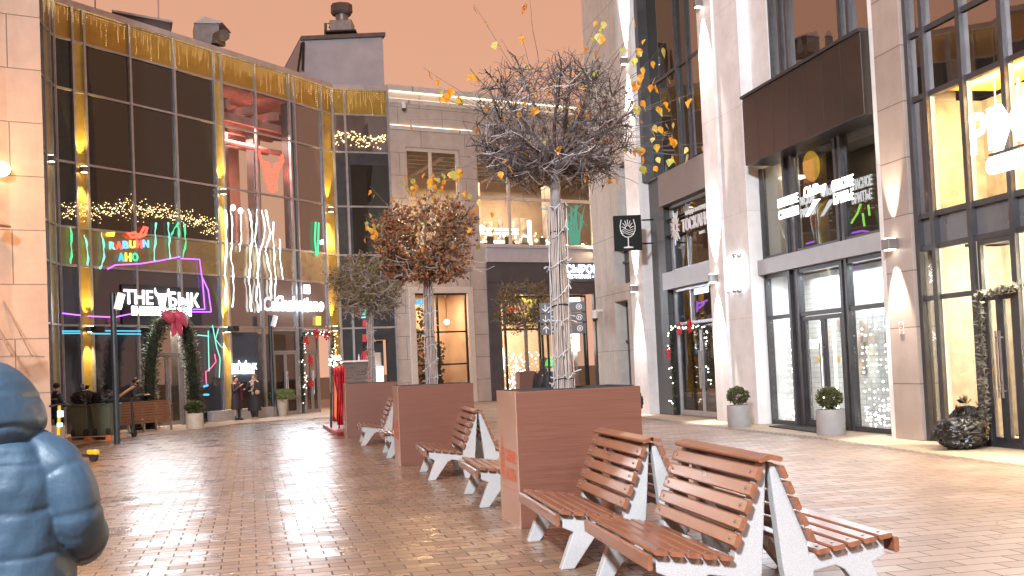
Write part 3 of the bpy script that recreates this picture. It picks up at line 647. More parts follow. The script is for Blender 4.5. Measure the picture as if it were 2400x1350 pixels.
# ---- sconces
def sconce(w, x, y, label, up=True, mat=m_e_lamp, sz=.11, d=0.0, group=None):
    a, z = w.px(x, y, d); t = thing('wall_lamp', label, 'wall lamp', w.p(a, z-.14, d), group=group)
    m = MB(); m.wbox(w, a-sz, a+sz, z-.09, z+.09, d+.01, d+.2); m.build('housing', m_ducting, t, bevel=.01)
    m = MB(); m.wbox(w, a-sz*.7, a+sz*.7, z-.105, z-.092, d+.04, d+.17)
    if up: m.wbox(w, a-sz*.7, a+sz*.7, z+.092, z+.105, d+.04, d+.17)
    m.build('lens', mat, t); return w.p(a, z, d+.12)
LAMPS = []
for w, x, y, lab in ((WA, 192, 398, 'up-and-down wall lamp high on the leftmost brass strip'), (WA, 207, 772, 'floodlight pair low on the leftmost brass strip behind the bins'), (WA, 519, 450, 'up-and-down wall lamp high on the brass strip beside the restaurant window'),
                     (WA, 528, 773, 'floodlight pair low on the brass strip above the two people in long coats'), (WB, 771, 492, 'up-and-down wall lamp high on the last brass strip'), (WB, 781, 770, 'wall lamp low on the last brass strip by the garlanded doors')):
    LAMPS.append((sconce(w, x, y, lab, d=.06), w, (1, .62, .16)))
sconce(WR, 113, 372, 'white wall lamp on the narrow glass return beside the tan building', mat=m_e_beadw)
# floods with dark shrouds next to low sconces
for w, x, y, lab in ((WA, 224, 772, 'black floodlight bracketed off the leftmost brass strip'), (WA, 541, 771, 'black floodlight bracketed off the brass strip above the two people in long coats')):
    a, z = w.px(x, y, .3); t = thing('floodlight', lab, 'floodlight', w.p(a, z-.1, .06)); m = MB(); m.obox(w.p(a, z, .42), w.u, w.n, Z, .17, .14, .10); m.build('housing', m_rubber, t, bevel=.02)
    m = MB(); m.bar(w.p(a, z, .05), w.p(a, z, .3), .05, .05); m.build('bracket', m_rubber, t)
# ---- roof plant
def dbox(mb, x0, x1, yt, yb, Y, depth, sl=-.36, Y1=None):
    P0 = dp(x0, yb, Y); P1 = dp(x1, yb, Y1 or Y); P2 = dp(x0, yt, Y); b = P0.z; h = P2.z
    dv = V((sl*depth, depth, 0)); mb.hexa([lift(P0, b), lift(P1, b), lift(P1, b)+dv, lift(P0, b)+dv, lift(P0, h), lift(P1, h), lift(P1, h)+dv, lift(P0, h)+dv]); return P0, P1, b, h
m = MB(); p0, p1, b, h = dbox(m, 708, 902, 92, 215, 50.5, 5.0); pent = m.build('rooftop_house', m_rooftank); setp(pent, 'plain grey rendered plant room on the roof above the gold corner', 'plant room')
m = MB(); dbox(m, 706, 904, 84, 93, 50.3, 5.4); m.build('coping', m_roofdark, pent)
m = MB(); m.tube([dp(707, 100, 50.2), dp(699, 160, 50.2), dp(697, 175, 50.2)], .05, 5); m.tube([dp(711, 98, 50.2), dp(709, 165, 50.2)], .06, 5); m.build('cable', m_rubber, pent)
ex = thing('exhaust_fan', 'galvanised exhaust fan with flared hood on top of the plant room', 'exhaust fan', dp(803, 84, 52))
def hh(y): return dp(803, y, 52).z
def rr(px_): return px_*52/F
c0 = dp(803, 84, 52); c0 = V((c0.x, c0.y, 0))
m = MB(); m.box(c0.x-rr(36), c0.x+rr(36), c0.y-rr(36), c0.y+rr(36), hh(84), hh(80.5)); m.build('curb', m_rubber, ex)
m = MB(); m.box(c0.x-rr(26), c0.x+rr(26), c0.y-rr(26), c0.y+rr(26), hh(80.5), hh(54)); m.build('base_box', m_ducting, ex, bevel=.02)
m = MB(); m.lathe(c0, [(rr(15), hh(54)), (rr(15), hh(38)), (rr(20), hh(30)), (rr(20), hh(26))], 14); m.build('duct', m_ducting, ex, smooth=40)
m = MB(); m.lathe(c0, [(rr(22), hh(36)), (rr(26), hh(30)), (rr(25.5), hh(12)), (rr(15), hh(9)), (rr(2), hh(8))], 8); m.build('hood', m_roofdark, ex)
m = MB(); m.tube([dp(763, 84, 51.6), dp(763, 55, 51.6), dp(776, 55, 51.6), dp(773, 66, 51.6)], .07, 6); m.build('pipe', m_roofdark, ex)
un = thing('rooftop_unit', 'long dark rooftop air handler with pale rim behind the gold band', 'rooftop unit', dp(335, 70, 38.5))
m = MB(); dbox(m, 268, 400, 27, 80, 38.5, 3.0, -.36, 39.9); m.build('body', m_roofdark, un); m = MB(); dbox(m, 262, 404, 22, 27, 38.3, 3.4, -.36, 39.8); m.build('lid', m_coping, un)
un = thing('roof_vent', 'small gabled roof vent with attached fan on the parapet', 'roof vent', dp(490, 105, 42))
m = MB(); P0, P1, b, h = dbox(m, 458, 515, 52, 110, 42, 1.0); m.build('body', m_ducting, un)
g0 = dp(453, 54, 41.9); g1 = dp(522, 54, 41.9); gt = dp(478, 38, 41.9); m = MB(); m.prism([g0, g1, dp(520, 50, 41.9), gt], V((0, 1.3, 0))); m.build('hood', m_coping, un)
m = MB(); m.tube([dp(514, 80, 41.6), dp(512, 105, 41.6)], [.2, .28], 10); m.tube([dp(510, 88, 41.7), dp(526, 82, 41.2)], .22, 10); m.build('fan', m_roofdark, un, smooth=40)
mst = MB(); mst.tube([dp(223, 40, 40), dp(223, -60, 40)], .03, 5); o = mst.build('antenna_mast', m_coping); setp(o, 'thin antenna mast rising left of the rooftop air handler', 'mast')
mst = MB(); mst.tube([dp(372, 70, 40), dp(370, -60, 40)], .03, 5); o = mst.build('antenna_mast', m_coping); setp(o, 'thin antenna mast rising at the right end of the rooftop air handler', 'mast')
# ================================================================== tan building at the left edge
tb = thing('tan_building', 'tan panelled building corner cropped by the left edge', 'building', dp(60, 1050, 25))
c1 = dp(103, 400, 25.0); c2 = dp(20, 400, 24.6)
m = MB(); Ht = 20
fl = [V((c1.x, c1.y, 0)), V((c2.x, c2.y, 0)), V((c2.x-.6, c2.y-.55, 0)), V((c2.x-7, c2.y-.5, 0)), V((c2.x-7, c2.y+9, 0)), V((c1.x-6.5, c1.y+9, 0))]
m.prism(list(reversed(fl)), Z*Ht); m.build('wall', m_tan, tb)
m = MB(); m.prism([p*1.0 for p in (lift(fl[1]+V((.02, -.03, 0)), 0), lift(fl[0]+V((.03, -.03, 0)), 0), lift(fl[0]+V((.03, .5, 0)), 0), lift(fl[1]+V((.02, .5, 0)), 0))], Z*.25); m.build('plinth', m_potb, tb)
lp = thing('wall_lamp', 'glowing amber lamp on the tan building at the left edge', 'wall lamp', dp(8, 400, 24.2))
q = dp(4, 396, 24.2); m = MB(); m.ball(q, .19, .15, .17, 12, 8); m.build('globe', emis('amber_globe', (1, .62, .25), 8), lp, smooth=60)
m = MB(); m.bar(q, q+V((-.1, .5, 0)), .06, .06); m.build('bracket', m_dkmull, lp)
AMB = q + V((.9, -2.2, .2))
cn = thing('glass_canopy', 'small glass canopy with steel tie rods at the left edge', 'canopy', dp(30, 835, 23))
m = MB(); a = dp(-40, 838, 22.5); b = dp(76, 836, 23.6); m.prism([a, b, b+V((-.2, 1.1, 0)), a+V((-.2, 1.4, 0))], Z*.03); m.build('panel', m_clear, cn)
m = MB(); m.tube([dp(74, 834, 23.6), dp(0, 690, 24.6)], .018, 5); m.tube([dp(28, 832, 23.4), dp(-10, 760, 24.5)], .03, 5); m.build('tie_rod', m_steel, cn)
pb = MB(); q = zp(118, 1062); pb.lathe((q.x-.35, q.y+.6, 0), [(.42, 0), (.44, .62), (.40, .62), (.39, .55)], 20); o = pb.build('round_planter', m_potb, smooth=40); setp(o, 'beige round planter half hidden behind the blue jacket', 'planter')
sl = MB(); pts = [dp(0, 515, 24), dp(27, 530, 23.9), dp(26, 534, 23.9), dp(0, 533, 24)]; sl.prism(pts, V((0, -.5, 0))); o = sl.build('lamp_shade_ledge', m_tan); setp(o, 'small sloped ledge on the tan building under the amber lamp', 'ledge')
# ================================================================== stone building (centre)
SP = WC.p(WC.L, 0); sdir = V((4900, 2850, 0)).normalized()
WSn = Wall(SP, SP+sdir*24)
sb = thing('stone_building', 'buff stone building with big lit upper windows in the centre', 'building', SP+sdir*6)
def so(x, y): return WSn.px(x, y)
openings = []
def opening(x0, x1, yt, yb, ref=None):
    a0, zt = so(x0, yt); _, zb = so(x0, yb); a1, _ = so(x1, yb); return a0, a1, zb, zt
W1 = opening(950, 1088, 343, 583); W2 = opening(1115, 1400, 352, 577); G1 = opening(957, 1117, 688, 937); SH = opening(1170, 1388, 693, 930)
G1 = (G1[0], G1[1], 0.03, G1[3]); SH = (SH[0], SH[1], .03, SH[3])
SL = 24.0; F1 = so(1140, 650)[0]; zF = (so(1250, 690)[1], so(1250, 617)[1]); zB = so(1250, 583)[1]
m = MB()
def wallgrid(mb, w, A0, A1, z0, z1, holes, d0=-.4, d1=0.0):
    xs = sorted({A0, A1, *[h[0] for h in holes], *[h[1] for h in holes]}); zs = sorted({z0, z1, *[h[2] for h in holes], *[h[3] for h in holes]})
    for i in range(len(xs)-1):
        run = None
        for j in range(len(zs)-1):
            cx = (xs[i]+xs[i+1])/2; cz = (zs[j]+zs[j+1])/2
            solid = not any(h[0] < cx < h[1] and h[2] < cz < h[3] for h in holes)
            if solid: run = [zs[j], zs[j+1]] if run is None else [run[0], zs[j+1]]
            if (not solid or j == len(zs)-2) and run: mb.wbox(w, xs[i], xs[i+1], run[0], run[1], d0, d1); run = None
wallgrid(m, WSn, 0, F1, 0, 14.0, [W1, G1, (W2[0], F1, W2[2], W2[3])])
wallgrid(m, WSn, F1, SL, zF[1], 14.0, [(F1, W2[1], W2[2], W2[3])])
m.build('wall', m_stone, sb)
m = MB(); m.wbox(WSn, 0, SL, 13.95, 14.2, -.5, .16); m.build('coping', m_cream, sb)
m = MB()
for y, dd_ in ((235, .10), (297, .06)):
    z = so(908, y)[1]; m.wbox(WSn, .05, SL, z-.09, z+.09, 0, dd_)
m.build('cornice_band', m_cream, sb)
m = MB()
for y, a1_ in ((236, SL), (298, so(1105, 307)[0])):
    z = so(908, y)[1]; m.wbox(WSn, .1, a1_, z+.095, z+.125, .02, .06)
m.wbox(WSn, .1, SL, 13.90, 13.94, .06, .14)
m.build('light_strip', emis('warm_strip', (1, .78, .5), 1.6), sb)
m = MB(); m.wbox(WSn, F1, SL, zF[1]+.03, zB, 0, .18); m.wbox(WSn, F1-.05, SL, zB, zB+.12, 0, .3); m.build('band', m_bluegrey, sb)
m = MB(); m.wbox(WSn, F1, SL, zF[0], zF[1], -.1, .12); m.wbox(WSn, F1, SH[0], 0, zF[0], -.1, .12); m.wbox(WSn, SH[1]+.3, SL, 0, zF[0], -.1, .1)
m.build('fascia', m_fascia, sb)
m = MB(); q = so(1250, 690); m.wbox(WSn, F1+.02, SL, zF[0]+.55, zF[0]+.58, .12, .13); m.build('fascia_joint', m_dkpanel, sb)
def wframe(w, o, vs, hs, d, t, mat, parent, name='window_frame', glass=m_clear, gd=None):
    a0, a1, z0, z1 = o; fr = MB()
    fr.wbox(w, a0, a0+t, z0, z1, d-.05, d+.05); fr.wbox(w, a1-t, a1, z0, z1, d-.05, d+.05); fr.wbox(w, a0+t, a1-t, z0, z0+t, d-.05, d+.05); fr.wbox(w, a0+t, a1-t, z1-t, z1, d-.05, d+.05)
    for v in vs: fr.wbox(w, v-t/2, v+t/2, z0+t, z1-t, d-.05, d+.05)
    xs = [a0+t]+[v for v in vs]+[a1-t]
    for h in hs:
        for i in range(len(xs)-1): fr.wbox(w, xs[i]+(t/2 if i else 0), xs[i+1]-(t/2 if i < len(xs)-2 else 0), h-t/2, h+t/2, d-.045, d+.045)
    fo = fr.build(name, mat, parent)
    if glass:
        g = MB(); g.wbox(w, a0+t*.5, a1-t*.5, z0+t*.5, z1-t*.5, d-.008, d+.008); g.build('window_pane', glass, fo)
    return fo
m_frw = pbr('cream_frame', (.62, .56, .50), .5, 0, .04); m_frb = pbr('black_frame', (.02, .02, .02), .4, .2, .05)
wframe(WSn, W1, [so(1017, 470)[0]], [so(1000, 466)[1]], -.25, .14, m_frw, sb)
wframe(WSn, W2, [so(1198, 460)[0], so(1303, 460)[0]], [so(1200, 464)[1]], -.25, .14, m_frw, sb)
m = MB()  # moulded surround of the ground window
a0, a1, z0, z1 = G1; t = .28
m.wbox(WSn, a0-.02, a0+t, 0, z1, 0, .10); m.wbox(WSn, a1-t, a1+.02, 0, z1, 0, .10); m.wbox(WSn, a0-.02, a1+.02, z1, z1+t, 0, .10); m.build('window_surround', m_frw, sb, bevel=.02)
wframe(WSn, (a0+t, a1-t, .3, z1), [so(1030, 800)[0]], [so(1000, 779)[1], so(1000, 856)[1]], -.1, .07, m_frb, sb)
wframe(WSn, SH, [so(1190, 800)[0], so(1270, 800)[0], so(1338, 800)[0]], [so(1250, 771)[1]], -.2, .09, m_frb, sb)
# rooms behind
m_warmroom = pbr('warm_room', (.62, .42, .28), .7, 0, .1, 1.2); m_ceilroom = pbr('grey_ceiling', (.40, .33, .28), .6, 0, .15, 1.5)
zr0, zr1 = W2[2]-.3, W2[3]+.25
m = MB(); m.wbox(WSn, .3, SL, zr0-.1, zr0, -7.5, -.42); m.wbox(WSn, .3, SL, 0.0, .02, -5, -.42); m.build('room_floor', m_dkpanel, sb)
m = MB(); m.wbox(WSn, .3, SL, zr0, zr1, -7.7, -7.5); m.wbox(WSn, .1, .3, zr0, zr1, -7.5, -.42); m.build('room_wall', m_warmroom, sb)
m = MB(); m.wbox(WSn, .3, SL, zr1, zr1+.1, -7.5, -.42); m.build('room_ceiling', m_ceilroom, sb)
m = MB()
for k in range(7): m.wbox(WSn, .5, SL, zr1-.45, zr1-.2, -1.2-.9*k, -1.05-.9*k)
for k in range(9): m.tube([WSn.p(.8+2.1*k, zr1-.6, -.6), WSn.p(1.6+2.1*k, zr1-.6, -7)], .09, 6)
m.build('ceiling_rails', m_ceilroom, sb, smooth=50)
m = MB()
for a in (2.4, 6.9, 11.3): m.wbox(WSn, a, a+.45, zr0, zr1, -5.6, -5.2)
m.build('room_column', m_ceilroom, sb)
m = MB()
for k in range(9): a = 4.8+.8*k+rnd.uniform(-.2, .2); m.wbox(WSn, a, a+rnd.uniform(.25, .6), zr0+rnd.uniform(1.2, 2.2), zr0+2.2+rnd.uniform(.3, 1.0), -7.49, -7.44)
m.build('wall_picture', m_art, sb)
m = MB()
for k in range(7): a = 5.0+1.0*k; m.wbox(WSn, a, a+.55, zr0, zr0+.75, -3.0, -2.4); m.wbox(WSn, a+.1, a+.45, zr0+.75, zr0+1.1, -2.45, -2.4)
m.build('table_and_chairs', m_dkmull, sb)
m = MB()
for k in range(60): m.ball(WSn.p(rnd.uniform(4.6, 11.5), zr0+rnd.choice((1.0, 1.25, 1.5, .75))+rnd.uniform(-.05, .05), rnd.uniform(-6, -2.5)), rnd.uniform(.04, .09), nu=6, nv=4)
for x, y in ((1156, 530), (1393, 640)): pass
m.ball(WSn.p(so(1157, 529)[0], so(1157, 529)[1], -1.2), .20, nu=10, nv=7)
for k in range(3): m.wbox(WSn, 8.3+.0*k, 8.45, zr0+.3, zr0+1.9, -2.2-.02*k, -2.1)
m.build('room_lamp', m_e_warm, sb, smooth=60)
m = MB()
for y in (517, 527, 548):
    a_, z_ = so(1205, y); b_ = so(1290, y)[0]; m.wbox(WSn, a_, b_, z_-.05, z_+.05, -3.1, -3.0)
m.build('strip_light', m_e_warm, sb)
m = MB()
for k in range(26):
    c = WSn.p(rnd.uniform(4.8, 11), zr0+.25, rnd.uniform(-2.0, -.7)); m.ball(c, .22, .22, rnd.uniform(.25, .5), 6, 5, fn=lambda d: rnd.uniform(.6, 1.2))
m.build('indoor_plant', m_lolv, sb)
m = MB(); g0 = so(1358, 520)
for k in range(14): m.tube([WSn.p(g0[0]+rnd.uniform(-.3, .4), g0[1]-1.2, -.5), WSn.p(g0[0]+rnd.uniform(-.5, .6), g0[1]+rnd.uniform(-.5, .9), -.5), WSn.p(g0[0]+rnd.uniform(-.7, .8), g0[1]+rnd.uniform(-.8, 1.3), -.5)], [.05, .04, .01], 4)
m.build('neon_palm', emis('palm_green', (.12, .65, .45), .30), sb)
# ground window: brick wall inside left, panelled wall right
m_brick = stonemat('warm_brick', (.60, .27, .14), (.48, .20, .10), (.55, .42, .32), .50, .16, .8, .5, .02)
m = MB(); m.wbox(WSn, G1[0]-.2, so(1040, 800)[0], 0, G1[3]-1.9, -2.0, -1.8); m.build('brick_wall', m_brick, sb)
m = MB(); m.wbox(WSn, so(1040, 800)[0], G1[1]+.8, 0, G1[3]+.5, -3.2, -3.0); m.wbox(WSn, G1[0]-.8, so(1040, 800)[0], G1[3]-1.9, G1[3]+.5, -3.2, -3.0); m.wbox(WSn, G1[1]+.3, G1[1]+.5, 0, G1[3]+.5, -3, -.42); m.build('room_wall', m_warmroom, sb)
m = MB(); m.wbox(WSn, G1[0]-.8, G1[1]+.8, G1[3]+.3, G1[3]+.4, -3, -.42); m.build('room_ceiling', m_warmroom, sb)
m = MB(); a_, z_ = so(1068, 752); m.ball(WSn.p(a_, z_, -.9), .13, nu=10, nv=7); m.build('pendant_lamp', m_e_warm, sb, smooth=60)
m = MB(); m.tube([WSn.p(a_, z_+.1, -.9), WSn.p(a_, G1[3]+.3, -.9)], .015, 4); m.build('lamp_cord', m_frb, sb)
m = MB(); a_, z_ = so(985, 718); wall_text(m, WSn, 'Сыр', a_-.3, a_+.3, z_, z_+.42, -.3, .02, .04); m.build('lettering', m_e_cyan, sb)
m = MB()
for x, yb, yt in ((975, 900, 800), (1006, 900, 720), (1043, 905, 800)):
    a_, zb = so(x, yb); zt = so(x, yt)[1]; n = 0
    for k in range(130): m.octa(WSn.p(a_+rnd.gauss(0, .14), rnd.uniform(zb, zt), -.6+rnd.gauss(0, .1)), rnd.uniform(.05, .1))
m.build('indoor_plant', m_bush, sb)
# shop behind the sign: bright interior
m = MB(); m.wbox(WSn, SH[0]-1, SH[1]+2.5, 0, SH[3]+.5, -5.2, -5); m.wbox(WSn, SH[0]-1.2, SH[0]-1, 0, SH[3]+.5, -5, -.42); m.build('shop_wall', m_warmroom, sb)
m = MB(); m.wbox(WSn, SH[0]-1, SH[1]+2.5, SH[3]+.3, SH[3]+.4, -5, -.42); m.build('shop_ceiling', m_ceilroom, sb)
m = MB()
for x in (1203, 1213, 1223): a_, z1_ = so(x, 790); z0_ = so(x, 826)[1]; m.wbox(WSn, a_-.04, a_+.04, z0_, z1_, -2.0, -1.92)
for x, yt, yb in ((1177, 810, 860), (1190, 815, 865)): a_, z1_ = so(x, yt); z0_ = so(x, yb)[1]; m.wbox(WSn, a_-.06, a_+.06, z0_, z1_, -.6, -.5)
a_, z1_ = so(1345, 775); z0_ = so(1345, 822)[1]; m.wbox(WSn, a_, a_+.75, z0_, z1_, -.8, -.7)
a_, z1_ = so(1345, 695); z0_ = so(1345, 712)[1]; m.wbox(WSn, a_-.2, a_+.8, z0_, z1_, -.8, -.7)
m.build('strip_light', m_e_beadw, sb)
m = MB()
for k in range(260): m.octa(WSn.p(rnd.uniform(SH[0]+.3, so(1300, 800)[0]), rnd.uniform(.3, 2.2), rnd.uniform(-3.5, -1.2)), rnd.uniform(.02, .045))
m.build('fairy_lights', m_e_beadw, sb)
m = MB(); sx_, sz_ = so(1235, 718)
for k in range(5):  # star
    an = PI/2+2*PI*k/5; an2 = an+PI/5
    for q0, q1 in ((an, an2), (an2, an+2*PI/5)):
        r0, r1 = (1.0, .42) if q0 == an else (.42, 1.0)
        P0 = WSn.p(sx_+r0*math.cos(q0), sz_+r0*math.sin(q0), -.7); P1 = WSn.p(sx_+r1*math.cos(q1), sz_+r1*math.sin(q1), -.7)
        m.tube([P0, P1], .05, 5)
        for j in range(16): m.octa(P0.lerp(P1, rnd.random())+V((rnd.gauss(0, .08), 0, rnd.gauss(0, .08))), .035)
m.build('star_light', m_e_yel, sb)
m = MB(); a_, z_ = so(1176, 728); m.wbox(WSn, a_-.14, a_+.14, z_-.3, z_+.18, -.35, -.3); m.wbox(WSn, a_+.5, a_+.95, z_-.05, z_+.15, -.35, -.3); m.build('red_light_box', m_e_red, sb)
m = MB(); a_, z_ = so(1320, 878); m.wbox(WSn, so(1345, 870)[0], SH[1]-.1, 0.1, 2.6, -1.0, -.95); m.build('inner_board', m_signwht, sb)
m = MB(); a_, z_ = so(1347, 850); wall_text(m, WSn, 'КОФЕ', a_, a_+.62, z_-.12, z_+.12, -.9, .02, .05); wall_text(m, WSn, 'ДЕСЕРТЫ', a_, a_+.62, z_-.42, z_-.2, -.9, .02, .05); m.build('lettering', m_redlogo, sb)
# sign on the slate fascia
s = thing('shop_sign', 'white lit cyrillic lettering on the slate fascia behind the wrapped trunk', 'sign', WSn.p(*so(1365, 640), .2))
def stext(txt, x0, x1, yb, yt, bold):
    a0_, z0_ = so(x0, yb); a1_, _ = so(x1, yb); _, z1_ = so(x0, yt); mm_ = MB(); wall_text(mm_, WSn, txt, a0_, a1_, z0_, z1_, .2, .01, bold); mm_.build('lettering', m_e_cool, s)
stext('СЫРОВАРНЯ', 1322, 1452, 641, 621, .012); stext('РЕСТОРАН • СЫРОВАРНЯ', 1322, 1455, 653, 644.5, .008)
LAMPS2 = []
a_, z_ = so(946, 548); t = thing('wall_lamp', 'bright warm wall lamp glowing behind the brown-leaved tree', 'wall lamp', WSn.p(a_, z_-.2))
m = MB(); m.ball(WSn.p(a_, z_, .2), .17, nu=12, nv=8); m.build('globe', m_e_lamp, t, smooth=60); m = MB(); m.wbox(WSn, a_-.08, a_+.08, z_-.1, z_+.1, 0, .1); m.build('bracket', m_ducting, t); LAMPS2.append(WSn.p(a_, z_, .5))
a_, z_ = so(1393, 590); t = thing('wall_lamp', 'small warm wall lamp at right end of the upper stone windows', 'wall lamp', WSn.p(a_, z_-.2, .3))
m = MB(); m.wbox(WSn, a_-.1, a_+.1, z_-.15, z_+.15, .31, .5); m.build('housing', m_ducting, t); m = MB(); m.wbox(WSn, a_-.08, a_+.08, z_+.155, z_+.18, .33, .48); m.build('lens', m_e_lamp, t); LAMPS2.append(WSn.p(a_, z_+.4, .5))
def cctv(w, x, y, label, d=0.0):
    a, z = w.px(x, y, d); t = thing('security_camera', label, 'camera', w.p(a, z, d)); m = MB(); m.tube([w.p(a, z+.22, d), w.p(a, z+.2, d+.3)], .05, 6); m.build('bracket', m_signwht, t, smooth=50)
    m = MB(); m.tube([w.p(a, z+.22, d+.3), w.p(a, z-.05, d+.3)], .10, 10); m.build('housing', m_signwht, t, smooth=50); m = MB(); m.ball(w.p(a, z-.07, d+.3), .10, nu=10, nv=6); m.build('dome', m_rubber, t, smooth=60)
cctv(WSn, 940, 255, 'white dome security camera high on the stone wall')
# ================================================================== right wing
PW1 = zp(2164, 1034); PW0 = zp(1681, 987); W = Wall(PW0, PW1); WL = W.L; HW = 23.0
R1 = (zp(1805, 992)-W.o).dot(W.n); R1 = max(-1.0, min(-.3, R1))
wg = thing('shopping_wing', 'tall white pilastered shopping wing with dark bays along the right', 'building', W.p(WL/2, 0, -4))
def wx(x, y, d=0): return W.px(x, y, d)[0]
aB0 = 0.0; aBm = wx(1715, 990); aB1 = wx(1771, 995)
aC0 = wx(2084, 1027); aCm = wx(2100, 1028.5); aC1 = WL
aA1 = wx(1523, 973); aA0 = wx(1492, 970)
m = MB(); m.wbox(W, aB0, aBm, 0, HW, -1.4, 0); m.wbox(W, aBm, aB1, 0, HW, -1.4, -.07); m.wbox(W, aA0, aA1, 0, HW, -1.4, 0); m.wbox(W, aC0, aCm, 0, HW, -1.0, -.05)
m.build('pilaster', m_white, wg, bevel=.008)
m = MB(); m.wbox(W, aCm, aC1, 0, HW, -1.0, 0); m.build('stone_pier', m_stonec, wg, bevel=.008)
# --- back body
m = MB(); m.wbox(W, aA0-6.2, WL+12, 6.3, HW, -6.2, -6); m.wbox(W, aA0-6.2, WL+12, HW-.2, HW, -6, -1.4); m.build('inner_wall', m_dkpanel, wg)
# --- barber shop bay
b0, b1 = aB1, aC0
zT0, zT1 = 3.33, 3.66; zcan0, zcan1 = 5.72, 7.2
gd = R1
m = MB(); m.wbox(W, b0, b1, zT0, zT1, gd-.1, gd+.22); m.build('transom_band', m_greybeam, wg)
v1 = wx(1867, 900, gd); v1b = wx(1891, 900, gd); v2 = wx(1990, 900, gd); v2b = wx(2008, 900, gd)
fr = MB()
for a_, b_ in ((b0, b0+.07), (v1, v1+.10), (v1b-.10, v1b), (v2, v2+.10), (v2b-.10, v2b), (b1-.07, b1)):
    fr.wbox(W, a_, b_, 0.0, zT0, gd-.06, gd+.08); fr.wbox(W, a_, b_, zT1, zcan0, gd-.06, gd+.08)
for a_, b_ in ((v1+.10, v1b-.10), (v2+.10, v2b-.10)):
    fr.wbox(W, a_, b_, 0.0, zT0, gd-.04, gd+.02); fr.wbox(W, a_, b_, zT1, zcan0, gd-.04, gd+.02)
bays = [(b0+.07, v1), (v1b, v2), (v2b, b1-.07)]
for a_, b_ in bays:
    for z in (.06, 2.36, zT0-.05): fr.wbox(W, a_, b_, z-.045, z+.045, gd-.05, gd+.06)
    fr.wbox(W, a_, b_, zT1, zT1+.08, gd-.05, gd+.06)
fo = fr.build('window_frame', m_dkmull, wg)
for k, (a_, b_) in enumerate(bays):
    if k != 1: g = MB(); g.wbox(W, a_+.003, b_-.003, .11, 2.31, gd-.01, gd+.01); g.build('window_pane', m_clear, wg)
    g = MB(); g.wbox(W, a_+.003, b_-.003, 2.41, zT0-.1, gd-.01, gd+.01); g.build('window_pane', m_clear, wg)
    g = MB(); g.wbox(W, a_+.003, b_-.003, zT1+.085, zcan0, gd-.01, gd+.01); g.build('window_pane', m_smoke, wg)
double_door(W, v1b+.003, v2-.003, 2.30, gd, wg, mat=m_dkmull, glass=m_clear)
# interior
m_wbrick = stonemat('white_brick', (.80, .80, .80), (.74, .75, .76), (.60, .60, .62), .30, .11, .6, 1.79, .012)
m = MB(); m.wbox(W, b0-.3, b1+.3, 0.02, 3.3, gd-.95, gd-.85); m.build('brick_wall', m_wbrick, wg)
m = MB(); m.wbox(W, b0-.3, b1+.3, zT0, zT0+.1, gd-5, gd-.1); m.wbox(W, b0-.3, b1+.3, 0.0, .02, gd-.85, gd-.06); m.build('room_floor', m_greybeam, wg)
m = MB(); m.wbox(W, b0-.3, b1+.3, zT0+.1, 6.2, gd-2.2, gd-2); m.wbox(W, b0-.3, b0-.2, .02, 6.0, gd-2, gd-.1); m.build('room_wall', pbr('dim_room_wall', (.16, .13, .12), .7, 0, .2, 1), wg)
m = MB(); m.wbox(W, b0-.3, b1+.3, 6.0, 6.1, gd-4, gd-.1); m.build('room_ceiling', m_dkmull, wg)
m = MB()
for x in (1925, 1937, 1958): a_ = wx(x, 850, gd-.3); m.wbox(W, a_-.02, a_+.02, .15, 2.2, gd-.32, gd-.28)
for a_, b_ in (bays[0], bays[2]): m.wbox(W, a_+.05, b_-.05, 2.25, 2.30, gd-.2, gd-.12)
m.build('strip_light', m_e_beadw, wg)
cb = MB()
for a_, b_ in (bays[0], bays[2]):
    n = 9
    for k in range(n):
        a = a_+.08+(b_-a_-.16)*k/(n-1); cb.tube([W.p(a, 2.25, gd-.14), W.p(a+rnd.uniform(-.02, .02), .2, gd-.14)], .0045, 3)
o = cb.build('curtain_wire', m_cable, wg)
cb = MB()
for a_, b_ in (bays[0], bays[2]):
    for zz in (.14, .22, .30, .42, .52, .62, .78, .95, 1.12, 1.24, 1.35, 1.50, 1.62, 1.85, 1.96, 2.08):
        n = 11
        for k in range(n):
            if rnd.random() < .82: cb.octa(W.p(a_+.08+(b_-a_-.16)*k/(n-1)+rnd.uniform(-.03, .03), zz+rnd.uniform(-.03, .03), gd-.12), rnd.uniform(.014, .028))
    for k in range(45): cb.octa(W.p(rnd.uniform(a_+.05, b_-.05), rnd.uniform(.12, .5), gd-.13), rnd.uniform(.012, .022))
o = cb.build('curtain_lights', m_e_beadw); setp(o, 'warm white fairy light curtain inside the two low barber shop windows', 'string lights')
m = MB(); a_, z_ = W.px(1902, 395, gd-.8); m.ball(W.p(a_, z_+.05, gd-.8), .19, .19, .34, 14, 9); m.build('pendant_lamp', emis('yellow_shade', (1, .52, .04), .6), wg, smooth=60)
m = MB(); a_, z_ = W.px(1846, 402, gd-.6); m.ball(W.p(a_, z_, gd-.6), .13); m.wbox(W, a_-.4, a_+.3, z_-.16, z_-.13, gd-1.0, gd-.4)
for k in range(40): m.octa(W.p(wx(1832, 450, gd-.5)+rnd.gauss(0, .14), W.px(1832, 450, gd-.5)[1]+rnd.gauss(0, .22), gd-.5), .025)
m.build('lamp_cluster', m_e_warm, wg, smooth=50)
